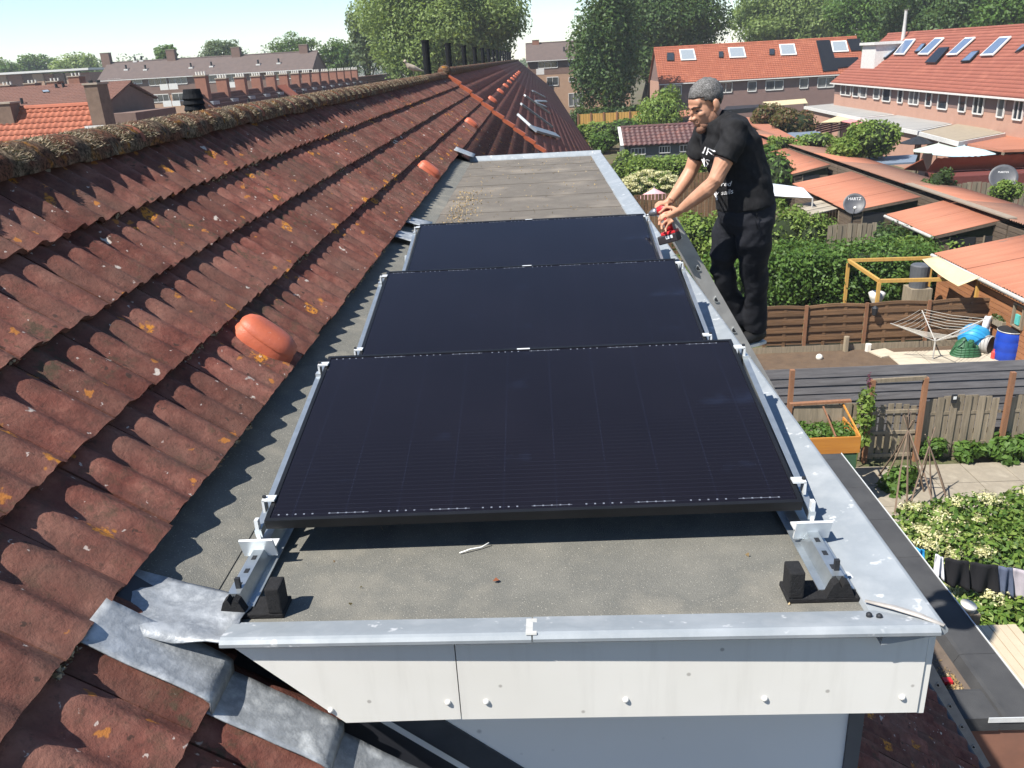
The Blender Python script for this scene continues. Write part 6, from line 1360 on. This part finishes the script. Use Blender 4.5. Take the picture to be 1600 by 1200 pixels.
def flat_roof(name, label, cat, pts, h, m_, th=0.06, posts=True, pm=None):
    q = [onz(u, v, G + h) for u, v in pts]; t = thing(name, label, cat, (q[0].x, q[0].y, G)); MB().prism([p - Vector((0, 0, th)) for p in q], (0, 0, th)).obj('roof_panel', m_, t)
    if posts:
        for p in q: MB().box2((p.x - 0.06, p.y - 0.06, G), (p.x + 0.06, p.y + 0.06, G + h - th - 0.002)).obj('post', pm or WOODG, t)
    return t
PINKC = mat('pink_canvas', (0.60, 0.25, 0.24), (0.55, 0.21, 0.21), rough=0.8)
flat_roof('awning', 'pink awning strip beside the white-edged flat extension', 'awning', [(1314, 189), (1346, 182), (1360, 184), (1330, 192)], 2.6, PINKC); flat_roof('awning', 'wider pink awning strip near the big round bush', 'awning', [(1334, 193), (1366, 186), (1386, 189), (1352, 197)], 2.5, PINKC)
flat_roof('awning', 'white canvas awning in front of the flat extensions', 'awning', [(1283, 191), (1312, 180), (1343, 182), (1312, 190)], 2.6, CREAM)
flat_roof('awning', 'long cream awning on the orange-roofed terrace', 'awning', [(1192, 159), (1258, 154), (1262, 161), (1200, 166)], 2.6, CREAM)
dp_ = thing('pergola', 'dark red slatted pergola beside the pink awnings', 'pergola', onz(1290, 205, G)); DRW = mat('dark_red_timber', (0.07, 0.025, 0.025), rough=0.8)
a0, b0, c0, d0 = [onz(u, v, G + 2.4) for u, v in ((1256, 199), (1300, 189), (1340, 196), (1290, 208))]
for k in range(6): MB().bar(a0.lerp(d0, k / 5), b0.lerp(c0, k / 5), 0.08, 0.14).obj('slat', DRW, dp_)
for p in (a0, b0, c0, d0): MB().box2((p.x - 0.06, p.y - 0.06, G), (p.x + 0.06, p.y + 0.06, G + 2.32)).obj('post', DRW, dp_)
BLG = mat('blue_grey_sheet', (0.16, 0.2, 0.26), (0.13, 0.165, 0.21), rough=0.6)
flat_roof('low_roof', 'blue-grey sheet roof before the dark red pergola', 'shed roof', [(1230, 208), (1262, 200), (1284, 207), (1245, 215)], 2.3, BLG, 0.1); flat_roof('low_roof', 'pale grey corrugated lean-to roof below the big round bush', 'shed roof', [(1352, 246), (1434, 241), (1430, 253), (1362, 257)], 2.2, BLG, 0.1)
flat_roof('low_roof', 'orange sheet roof beside the pale blue parasol', 'shed roof', [(1500, 223), (1568, 207), (1640, 216), (1640, 232), (1568, 234)], 2.7, CORR, 0.15)
flat_roof('low_roof', 'grey slate lean-to roof along the start of the lane roof', 'shed roof', [(1178, 196), (1200, 197), (1252, 217), (1230, 218)], 2.5, BLG, 0.1)
rs = thing('brick_shed', 'dark red shed with red pantiles and a row of clear tiles', 'shed', onz(1530, 285, G)); e0_, e1_ = onz(1448, 268, G + 2.2), onz(1650, 263, G + 2.2); r0_ = onz(1442, 249, G + 3.0); ey_ = r0_.y - e0_.y; DRB = mat('dark_red_boards', (0.13, 0.035, 0.03), rough=0.8)
MB().box2((e0_.x, e0_.y + 0.2, G), (e1_.x, e0_.y + 2 * ey_ - 0.2, G + 2.15)).obj('wall', DRB, rs); eD = Vector((0, ey_, 0.8)); slope_tiles('roof_tiles', e0_, X1, e1_.x - e0_.x, eD.normalized(), eD.length, rs, ORT, 0.33, 0.36, 0.05, 6, 0.04)
MB().quad(e0_ - Vector((0, 0, 0.03)), Vector((e1_.x, e0_.y, e0_.z - 0.03)), Vector((e1_.x, r0_.y, r0_.z - 0.03)), Vector((e0_.x, r0_.y, r0_.z - 0.03))).obj('roof', ORT, rs); m0 = Vector((e0_.x + 0.9, e0_.y, e0_.z)) + eD * 0.35 + Vector((0, -0.06, 0.09)); slope_tiles('clear_tiles', m0, X1, e1_.x - e0_.x - 1.2, eD.normalized(), 0.36, rs, PLW, 0.33, 0.36, 0.05, 6, 0.04)
gable_pts = [onz(1412, 265, G + 2.2), e0_, r0_]; MB().prism([gable_pts[0], gable_pts[1], gable_pts[2]], (0, 0, 0.05)).obj('hip', ORT, rs)
# parasols
def parasol(label, u, v, wpx, m_, h=2.4, hh=0.45):
    p = onz(u, v, G + h); r = wpx * 0.5 * (p - Vector(CAM)).length / RES_F; t = thing('parasol', label, 'parasol', (p.x, p.y, G), 'garden parasols'); n = 8; V = [p + Vector((0, 0, hh))]; mb = MB(); mb.v = [p + Vector((0, 0, hh))]
    for k in range(n): an = 2 * math.pi * k / n; mb.v.append(p + Vector((r * math.cos(an), r * math.sin(an), 0)))
    for k in range(n): mb.f.append((0, 1 + k, 1 + (k + 1) % n))
    o = mb.obj('canopy', m_, t); o.modifiers.new('t', 'SOLIDIFY').thickness = 0.03; MB().tube([(p.x, p.y, G), p + Vector((0, 0, hh + 0.08))], 0.03, 6).obj('pole', GREYM, t); MB().tube([(p.x, p.y, G), (p.x, p.y, G + 0.1)], 0.28, 10).obj('base', DARKTRIM, t)
parasol('pale blue parasol standing before the pinkish terrace', 1505, 239, 80, mat('pale_blue_canvas', (0.42, 0.56, 0.60), rough=0.8)); parasol('faded green-white parasol beside the pale blue one', 1465, 235, 64, mat('pale_green_canvas', (0.42, 0.47, 0.40), rough=0.8)); parasol('dark charcoal parasol by the big round bush', 1433, 223, 44, DARKTRIM); parasol('pink parasol behind the zinc coping', 1022, 308, 52, mat('pink_parasol_canvas', (0.62, 0.36, 0.38), rough=0.8))
fr_ = thing('fence', 'weathered dark fence beside the lettered dish beyond the lane', 'fence', (onz(1540, 305, G).x, onz(1540, 305, G).y, G)); yq = 42.0; xa, xb = ony(1488, 290, yq).x, ony(1640, 290, yq).x
for i in range(int((xb - xa) / 0.24)): t = i * 0.24; MB().box2((xa + t + 0.01, yq + 0.03 * (i % 2), G), (xa + t + 0.225, yq + 0.02 + 0.03 * (i % 2), ony(1540, 287, yq).z + 0.12 * math.sin(t * 1.7))).obj('board', WOODG, fr_)
# gardens between our eave and the man
PANT = mat('dark_red_pantiles', (0.13, 0.055, 0.05), (0.085, 0.045, 0.045), 1.2, 0.6, c3=(0.17, 0.07, 0.055))
ts = thing('summer_house', 'timber summer house with dark red pantile roof and small-paned windows', 'summer house', onz(1030, 245, G)); e0_, e1_ = onz(974, 229, G + 2.1), onz(1112, 223, G + 2.1); yS = e0_.y; ey_ = 2.6; eD = Vector((0, ey_, 1.25))
slope_tiles('roof_tiles', e0_, X1, e1_.x - e0_.x, eD.normalized(), eD.length, ts, PANT, 0.42, 0.45, 0.09, 6, 0.05); MB().quad(e0_ - Vector((0, 0, 0.02)), Vector((e1_.x, yS, e0_.z - 0.02)), Vector((e1_.x, yS + ey_, e0_.z + 1.23)), Vector((e0_.x, yS + ey_, e0_.z + 1.23))).obj('roof', PANT, ts)
MB().tube([(e0_.x, yS + ey_, e0_.z + 1.3), (e1_.x, yS + ey_, e0_.z + 1.3)], 0.14, 8).obj('ridge', PANT, ts); MB().bar(e0_ + Vector((-0.1, 0, 0.05)), e0_ + eD + Vector((-0.1, 0, 0.08)), 0.25, 0.1).obj('barge_board', WFR, ts)
SUMW = mat('slate_green_boards', (0.10, 0.115, 0.12), rough=0.8); MB().box2((e0_.x + 0.2, yS + 0.35, G), (e1_.x - 0.2, yS + 2 * ey_, G + 2.05)).obj('wall', SUMW, ts)
for (u0, v0, u1, v1) in ((986, 231, 1008, 242), (1030, 228, 1047, 239), (1062, 226, 1085, 237)):
    w = win_px(ts, (u0, v0, u1, v1), (0, yS + 0.34, 0), NY1, mull=3, fw=0.07)
hedge('hedge', 'long clipped bright hedge in front of the summer house', (ony(985, 255, 61).x, 60.0), (ony(1100, 255, 61).x, 63.0), ony(1030, 247, 61).z - G, 8000, 0.13, LEAF_Y, 31, bumps=0.08)
hedge('hedge', 'dark clipped hedge in front of the parked cars', (ony(897, 170, 108).x, 107), (ony(1000, 170, 108).x, 109), ony(950, 167, 108).z - G, 3500, 0.22, LEAF_D, 33, bumps=0.05)
shrub('shrub', 'pale yellow flowering bush above the pink parasol', 'bush', onz(1015, 285, G + 1.6) + Vector((0, 0, -0.3)), (1.9, 1.5, 1.0), 2600, 0.11, LEAF_Y, 41, bloom=(90, 0.3, 9000, 0.06))
shrub('shrub', 'light green loose bush just past the dormer end', 'bush', onz(975, 255, G + 1.3) + Vector((0, 0, -0.3)), (1.6, 1.6, 1.2), 2200, 0.13, LEAF_Y, 42)
shrub('shrub', 'dark green rambling bush beside the summer house gable', 'bush', onz(944, 212, G + 1.7) + Vector((0, 0, -0.6)), (1.7, 2.0, 1.4), 2600, 0.17, LEAF, 43); shrub('shrub', 'green bush in front of the yellow fence', 'bush', onz(938, 195, G + 1.6) + Vector((0, 0, -0.5)), (1.6, 1.4, 1.6), 1800, 0.2, LEAF, 44); shrub('shrub', 'low mixed green plants along our roof edge, behind the dark planks', 'bush', onz(925, 204, G + 1.0), (2.6, 2.0, 0.9), 1800, 0.18, LEAF, 45)
shrub('small_tree', 'feathery light green small tree before the orange terrace', 'tree', ony(1036, 175, 82), (3.2, 2.6, 2.3), 5200, 0.17, LEAF_Y, 46, core=0.35); shrub('shrub', 'green bush between feathery tree and summer house', 'bush', ony(975, 199, 78), (2.2, 1.6, 1.0), 2600, 0.17, LEAF, 47)
shrub('shrub', 'big rounded light green bush before the flat extensions', 'bush', ony(1362, 216, 54), (2.3, 2.2, 1.55), 7000, 0.13, LEAF_Y, 48); shrub('shrub', 'reddish photinia hedge bush below the long cream awning', 'bush', ony(1242, 193, 74), (2.6, 2.0, 1.25), 4200, 0.15, LEAF_R, 49); shrub('shrub', 'green bush with a red tinge beside the reddish one', 'bush', ony(1208, 184, 80), (2.4, 2.0, 1.3), 3000, 0.16, LEAF_R, 50); shrub('shrub', 'low green bed of plants with pink flowers along the lane', 'bush', ony(1275, 219, 60), (1.7, 1.5, 0.6), 1500, 0.13, LEAF_Y, 51); shrub('shrub', 'round dark green bush beside the dark red shed', 'bush', ony(1470, 282, 41.5), (0.75, 0.7, 0.6), 1200, 0.08, LEAF_D, 52); shrub('shrub', 'small green bush between the two farthest orange sheds', 'bush', ony(1221, 224, 60), (0.9, 0.8, 0.7), 900, 0.12, LEAF_Y, 53)
yf = thing('fence', 'bright yellow timber fence in front of the dark hedge', 'fence', (onz(955, 190, G).x, 95.0, G)); xa, xb = ony(903, 185, 95).x, ony(1004, 182, 95).x; zt = ony(955, 176, 95).z
for i in range(int((xb - xa) / 0.3)): MB().box2((xa + i * 0.3 + 0.015, 95, G), (xa + i * 0.3 + 0.285, 95.03, zt)).obj('board', YEL, yf)
for i in range(6): MB().box2((xa + (xb - xa) * i / 5 - 0.08, 94.9, G), (xa + (xb - xa) * i / 5 + 0.08, 94.98, zt + 0.1)).obj('post', WARM, yf)
shrub('shrub', 'loose row of green garden plants before the yellow fence', 'bush', ony(955, 205, 88), (6.0, 1.6, 1.35), 4200, 0.2, LEAF_Y, 61)
flat_roof('low_roof', 'dark open shelter frame in front of the yellow fence', 'shelter', [(915, 184), (946, 182), (948, 180), (917, 182)], 2.0, DARKTRIM, 0.15, True, DARKTRIM); flat_roof('low_roof', 'slate grey low roof beside the yellow fence', 'shed roof', [(952, 194), (982, 191), (980, 186), (953, 189)], 1.9, BLG, 0.3, False)
flat_roof('low_roof', 'orange sheet roof behind the feathery tree', 'shed roof', [(975, 187), (1002, 187), (1026, 175), (1003, 172)], 2.3, CORR, 0.12); flat_roof('low_roof', 'orange sheet roof in front of the man\'s face', 'shed roof', [(1060, 183), (1082, 180), (1078, 170), (1060, 174)], 2.4, CORR, 0.15); flat_roof('low_roof', 'orange sheet roof just under the man\'s chin', 'shed roof', [(1066, 196), (1100, 206), (1110, 190), (1080, 187)], 2.4, CORR, 0.15)
parasol('pale blue-white party tent roof behind the summer house', 1044, 204, 54, SAIL, 2.3, 0.6)
flat_roof('low_roof', 'dark grey corrugated roof at the foot of the orange terrace', 'shed roof', [(1130, 172), (1195, 167), (1190, 163), (1135, 166)], 2.5, DARKTRIM, 0.5, False); flat_roof('low_roof', 'red sheet roof behind the man\'s shoulder', 'shed roof', [(1150, 182), (1182, 184), (1245, 216), (1215, 216)], 2.6, CORR, 0.12)
bf = thing('fence', 'brown board fence behind the pink parasol', 'fence', (ony(1030, 320, 40).x, 40.0, G)); xa, xb = ony(990, 320, 40).x, ony(1125, 320, 40).x; zt = ony(1050, 302, 40).z
for i in range(int((xb - xa) / 0.17)): MB().box2((xa + i * 0.17 + 0.008, 40 + 0.02 * (i % 2), G), (xa + i * 0.17 + 0.16, 40.018 + 0.02 * (i % 2), zt + 0.9 * (1 if i * 0.17 > (xb - xa) * 0.5 else 0))).obj('board', FBW, bf)
# ---------------------------------------------------------------- cars
def car(label, p, d, m_):
    t = thing('parked_car', label, 'car', p, 'cars parked along the street'); d = Vector(d).normalized(); s_ = Vector((-d.y, d.x, 0)); up = Vector((0, 0, 1))
    prof = [(-2.1, 0.35), (-2.12, 0.75), (-1.9, 0.9), (-1.2, 0.98), (-0.55, 1.42), (0.9, 1.45), (1.6, 1.05), (2.05, 0.95), (2.12, 0.4)]
    body_ = MB(); P = lambda a, h, w: Vector(p) + d * a + up * h + s_ * w
    body_.v = []; 
    for sg in (-1, 1): body_.v += [P(a, h, sg * (0.85 if h < 1.0 else 0.68)) for a, h in prof]
    n = len(prof); body_.f = [tuple(range(n)), tuple(range(2 * n - 1, n - 1, -1))] + [(i, (i + 1) % n, n + (i + 1) % n, n + i) for i in range(n)]
    body_.obj('body', m_, t, bevel=0.05)
    for sg in (-1, 1): MB().prism([P(a, h, sg * 0.80) for a, h in ((-1.05, 1.0), (-0.5, 1.36), (0.85, 1.38), (1.4, 1.04))], s_ * sg * 0.03).obj('side_window', PANE, t)
    MB().prism([P(-1.17, 1.02, -0.62), P(-1.17, 1.02, 0.62), P(-0.6, 1.40, 0.6), P(-0.6, 1.40, -0.6)], -d * 0.03).obj('windscreen', PANE, t)
    for a in (-1.3, 1.3):
        for sg in (-1, 1): w = MB().tube([P(a, 0.31, sg * 0.7), P(a, 0.31, sg * 0.87)], 0.31, 14).obj('wheel', DARKTRIM, t); MB().tube([P(a, 0.31, sg * 0.871), P(a, 0.31, sg * 0.88)], 0.2, 12).obj('rim', GREYM, w)
CARR = mat('red_car_paint', (0.45, 0.03, 0.025), rough=0.25, spec=0.6); CARS = mat('silver_car_paint', (0.45, 0.47, 0.48), rough=0.3, metal=0.4)
car('red car parked behind the dark hedge', Vector((ony(913, 168, 112).x, 112, G + 0.45)), (1, 0.1, 0), CARR); car('silver car parked under the spreading dark tree', Vector((ony(1010, 158, 119).x, 121, G + 0.1)), (1, 0.2, 0), CARS)
rdm = mat('street_asphalt', (0.11, 0.105, 0.1), rough=0.9); o = MB().quad((-10, 110, G + 0.005), (14.5, 110, G + 0.005), (14.5, 146, G + 0.005), (-10, 146, G + 0.005)).obj('road', rdm); tag(o, kind='structure')
# ---------------------------------------------------------------- left side, beyond the ridge
CHB = mat('sooty_brick', (0.19, 0.13, 0.095), (0.13, 0.09, 0.068), 4, 0.9); yC = 36.0; zr = ony(90, 171, yC + 4.6).z; xa, xb = ony(-40, 172, yC + 4.6).x, ony(149, 168, yC + 4.6).x
och, pf, rf = gable('neighbour_house', 'house with bright orange pantile roof just beyond the mossy ridge', (xa, yC, G), X1, Y1, xb - xa, 9.2, zr - 4.0, zr, BRB, ORT, tiles=(0.29, 0.34, 0.05, 6, 0.04))
p = ony(152, 182, yC + 3.6); chimney(rf, (p.x + 0.1, yC + 3.9), 0.62, 1.0, zr - 2.0, ony(150, 132, yC + 3.6).z, CHB, 0); MB().box2((p.x - 0.45, yC + 3.1, zr - 1.05), (p.x + 0.5, yC + 3.24, zr - 0.75)).obj('lead_apron', WFR, rf)
for dx in (-0.2, 0.15): MB().tube([(p.x + 0.1 + dx, yC + 3.9, ony(150, 132, yC + 3.6).z + 0.05), (p.x + 0.1 + dx, yC + 3.9, ony(150, 127, yC + 3.6).z + 0.05)], 0.1, 8).obj('chimney_pot', DARKTRIM, rf)
p = ony(12, 180, yC + 4.2); chimney(rf, (p.x, yC + 4.2), 0.95, 0.8, zr - 1.5, ony(12, 162, yC + 4.2).z, CHB, 0)
yD = 66.0; he, hr = ony(110, 163, yD).z, ony(60, 139, yD + 4.5).z; xa, xb = ony(-60, 165, yD).x, ony(168, 153, yD).x
brn, pf, rf = gable('row_house', 'terrace with dull brown roof and squat chimneys beyond the orange roof', (xa, yD, G), X1, Y1, xb - xa, 8, he, hr, BRB, BRT, tiles=(0.33, 0.36, 0.04, 4, 0.04))
for u, v in ((12, 134), (51, 131), (86, 128), (119, 120)): p = ony(u, v, yD + 4.5); chimney(rf, (p.x, yD + 4.5), 0.9, 1.0, hr - 0.7, p.z, BRICKRED, 3); MB().box2((p.x - 0.55, yD + 3.9, hr - 0.75), (p.x + 0.55, yD + 3.98, hr - 0.3)).obj('lead_apron', WFR, rf)
sn = Vector((0, -(hr - he), 4.5)).normalized(); on_slope(rf, [(68, 146), (79, 145), (76, 142), (66, 143)], Vector((0, yD, he)) + sn * 0.2, sn, SKYL, 'skylight', DARKTRIM)
for u, v in ((36, 166), (101, 142), (90, 143)): q = onplane(u, v, Vector((0, yD, he)), sn); MB().tube([q, q + Vector((0, 0, 0.6))], 0.11, 6).obj('vent_pipe', DARKTRIM, rf)
MB().box2((xb + 0.4, yD - 1.5, G), (xb + 2.6, yD + 6, he - 0.8)).obj('porch', BRB, brn)
t = thing('flat_block', 'row of low flat-roofed brick blocks far beyond the brown terrace', 'building', (ony(60, 120, 200).x, 200, G))
for i, (u0, u1, m_) in enumerate(((-30, 8, TANB), (8, 31, BRICKRED), (31, 52, BRB), (52, 66, TANB), (66, 80, BRICKRED), (80, 96, BRB), (104, 113, TANB), (113, 138, BRICKRED))):
    a, b_ = ony(u0, 125, 200), ony(u1, 115, 200); MB().box2((a.x, 200 + 0.4 * (i % 3), G), (b_.x, 212, ony((u0 + u1) / 2, 117 - 0.03 * u0, 200).z)).obj('wall', m_, t)
a, b_ = ony(-30, 118, 199), ony(138, 112, 199); MB().box2((a.x, 199.2, a.z - 0.1), (b_.x, 212.5, a.z + 0.35)).obj('roof', WFR, t)
# terrace parallel to ours, ridge along y with a chimney on every party wall
xr = -22.3; hr = 0.15; y0, L = onx(315, 125, -22.3).y - 0.6, 86.0; he = hr - 3.6
par, pf, rf = gable('row_house', 'parallel terrace with brown-red roof and a file of potted brick chimneys', (xr + 4.2, y0, G), Y1, NX1, L, 8.4, he, hr, BRICKRED, BRT, tiles=(0.33, 0.36, 0.04, 3, 0.04))
REDCH = mat('red_chimney_brick', (0.27, 0.13, 0.09), (0.22, 0.105, 0.075), 3, 0.9)
for i in range(14):
    yy = y0 + 0.6 + 3.9 * i; chimney(rf, (xr, yy), 0.75, 0.6, hr - (4.5 if i == 0 else 0.6), 1.25 + (0.25 if i == 0 else 0), REDCH, 4); MB().box2((xr + 0.38, yy - 0.6, hr - 0.55), (xr + 0.75, yy + 0.6, hr - 0.25)).obj('lead_apron', LEAD, rf)
    if i % 2: MB().tube([(xr + 1.2, yy + 1.4, hr - 1.2), (xr + 1.2, yy + 1.4, hr - 0.35)], 0.1, 6).obj('vent_pipe', DARKTRIM, rf)
    if i == 4: q = [(xr + 0.15, yy + 0.6, hr + 0.2), (xr + 4.6, yy + 0.6, he - 0.18), (xr + 4.6, yy + 3.6, he - 0.18), (xr + 0.15, yy + 3.6, hr + 0.2)]; MB().prism(q, (0, 0, 0.08)).obj('orange_roof_patch', ORT, rf)
# ---------------------------------------------------------------- trees
LEAF_W = leaf_mat('fresh_willow_leaves', [(0.13, 0.19, 0.05), (0.19, 0.265, 0.075), (0.25, 0.33, 0.11), (0.15, 0.215, 0.06)], 0.5); LEAF_D = leaf_mat('dark_tree_leaves', [(0.026, 0.055, 0.016), (0.05, 0.095, 0.025), (0.078, 0.135, 0.036), (0.038, 0.075, 0.02)], 0.3)
def tree(label, c, r, n, size, m_, seed, base=None, trunk=0.35, nb=26, rr=(0.22, 0.4), limbs=6, shell=(0.5, 1.05), droop=0.0, group=None, name='tree', lean=0, core=False):
    c = Vector(c); bx = base if base is not None else (c.x, c.y); t = thing(name, label, 'tree', (bx[0], bx[1], G), group); q = random.Random(seed)
    cl = []
    for i in range(nb):
        d_ = Vector((q.gauss(0, 1), q.gauss(0, 1), q.gauss(0, 1))).normalized(); k = q.uniform(0.45, 0.88); s_ = q.uniform(*rr); cl.append(((c.x + d_.x * r[0] * k, c.y + d_.y * r[1] * k, c.z + d_.z * r[2] * k), (s_ * r[0], s_ * r[1], s_ * r[2] * 0.9)))
    cl += [((c.x, c.y, c.z), (r[0] * k, r[1] * k, r[2] * k)) for k in (0.55, 0.7, 0.82)]
    tr_ = MB(); b0 = Vector((bx[0], bx[1], G)); top = Vector((c.x, c.y, c.z + r[2] * 0.3)); fork = b0.lerp(top, 0.35)
    tr_.tube([b0, b0.lerp(fork, 0.5), fork, b0.lerp(top, 0.7), top], [trunk * 1.3, trunk, trunk * 0.85, trunk * 0.5, trunk * 0.12], 8)
    for i in range(limbs):
        e = Vector(cl[i][0]); s0 = b0.lerp(top, q.uniform(0.25, 0.55)); tr_.tube([s0, s0.lerp(e, 0.5) + Vector((0, 0, 0.08 * (e - s0).length)), e], [trunk * 0.5, trunk * 0.32, trunk * 0.1], 6)
    tr_.obj('trunk', BARK, t, True); leaves('crown', cl, n, size, m_, t, shell, 0.7, 0.5, droop); return t
def at(u, v, y_): return ony(u, v, y_)
tree('huge light green willow rising behind the row of black flues', at(692, 28, 122), (12.2, 10, 9.5), 80000, 0.27, LEAF_W, 3, nb=80, rr=(0.2, 0.34), droop=0.8, trunk=0.45)
tree('tall dark columnar tree in front of the far brick block', at(945, 78, 110), (4.0, 4.0, 9.0), 30000, 0.24, LEAF_D, 5, nb=34, rr=(0.3, 0.5), trunk=0.3)
tree('spreading dark tree with forked trunk behind the orange terrace', at(1040, 42, 132), (11.5, 7, 9.5), 44000, 0.27, LEAF_D, 6, base=(at(1003, 160, 132).x, 132), nb=40, rr=(0.22, 0.38), trunk=0.65, limbs=10)
tree('light green willow behind the bright orange roof', at(1236, 28, 160), (13.5, 8, 6.8), 32000, 0.32, LEAF_W, 7, nb=34, droop=0.8, trunk=0.6)
for i, (u, v, yy, r, lab, lm_) in enumerate(((1378, 22, 140, 8.5, 'mid green tree behind the gap between the two terraces', LEAF), (1455, 14, 128, 9, 'dark green tree right behind the metal chimney pipe', LEAF_D), (1545, 16, 122, 9, 'deep green tree over the red roof, beyond the skylights', LEAF_D), (1620, 20, 115, 8, 'deep green tree over the red roof at the frame edge', LEAF))): tree(lab, at(u, v, yy), (r, 6, 7), 20000, 0.27, lm_, 20 + i, nb=26, group='trees behind the red terrace', trunk=0.5)
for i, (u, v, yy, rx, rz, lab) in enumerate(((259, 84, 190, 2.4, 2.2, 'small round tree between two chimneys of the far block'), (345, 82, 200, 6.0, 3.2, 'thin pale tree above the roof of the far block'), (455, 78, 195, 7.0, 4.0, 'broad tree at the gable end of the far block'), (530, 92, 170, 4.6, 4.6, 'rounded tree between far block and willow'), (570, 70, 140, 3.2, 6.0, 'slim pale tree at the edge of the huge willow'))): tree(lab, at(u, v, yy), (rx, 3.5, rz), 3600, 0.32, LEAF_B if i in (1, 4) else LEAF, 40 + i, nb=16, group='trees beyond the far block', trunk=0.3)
tree('yellow-green willow before the distant blue wood', at(122, 104, 250), (9, 6, 5), 6000, 0.5, LEAF_W, 51, nb=20, trunk=0.5, droop=1.0); tree('mid green tree beside the yellow-green willow', at(52, 108, 270), (8, 6, 4.5), 4500, 0.5, LEAF, 52, nb=18, trunk=0.5); tree('dark green tree at the frame edge before the distant wood', at(-6, 112, 255), (7, 6, 5), 3500, 0.5, LEAF, 53, nb=14, trunk=0.5)
wd = []; q = random.Random(9)
for i in range(110): x = -600 + 560 * q.random(); yy = q.uniform(520, 640); h = q.uniform(14, 20); wd.append(((x, yy, G + h * 0.75), (q.uniform(7, 12), 8, h * 0.55)))
for i in range(60): x = -40 + 500 * q.random(); yy = q.uniform(420, 560); h = q.uniform(7, 10); wd.append(((x, yy, G + h * 0.5), (q.uniform(7, 12), 8, h * 0.55)))
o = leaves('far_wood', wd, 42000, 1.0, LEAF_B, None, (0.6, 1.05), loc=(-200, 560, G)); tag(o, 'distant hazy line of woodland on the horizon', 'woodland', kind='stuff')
# ---------------------------------------------------------------- haze
hz = MB().box2((-1150, -80, G - 1.0), (1150, 1560, 24.0)).obj('haze', None, None); hz.data.materials.clear()
hm = bpy.data.materials.new('pale_air'); hm.use_nodes = True; hn = hm.node_tree.nodes; hn.remove(hn['Principled BSDF'])
pv = hn.new('ShaderNodeVolumePrincipled'); pv.inputs['Color'].default_value = (0.86, 0.91, 0.96, 1); pv.inputs['Density'].default_value = 0.00035; pv.inputs['Anisotropy'].default_value = 0.0
hm.node_tree.links.new(pv.outputs[0], hn['Material Output'].inputs['Volume']); hz.data.materials.append(hm)
tag(hz, 'thin pale air between the near roofs and the distant trees', 'haze', kind='stuff')
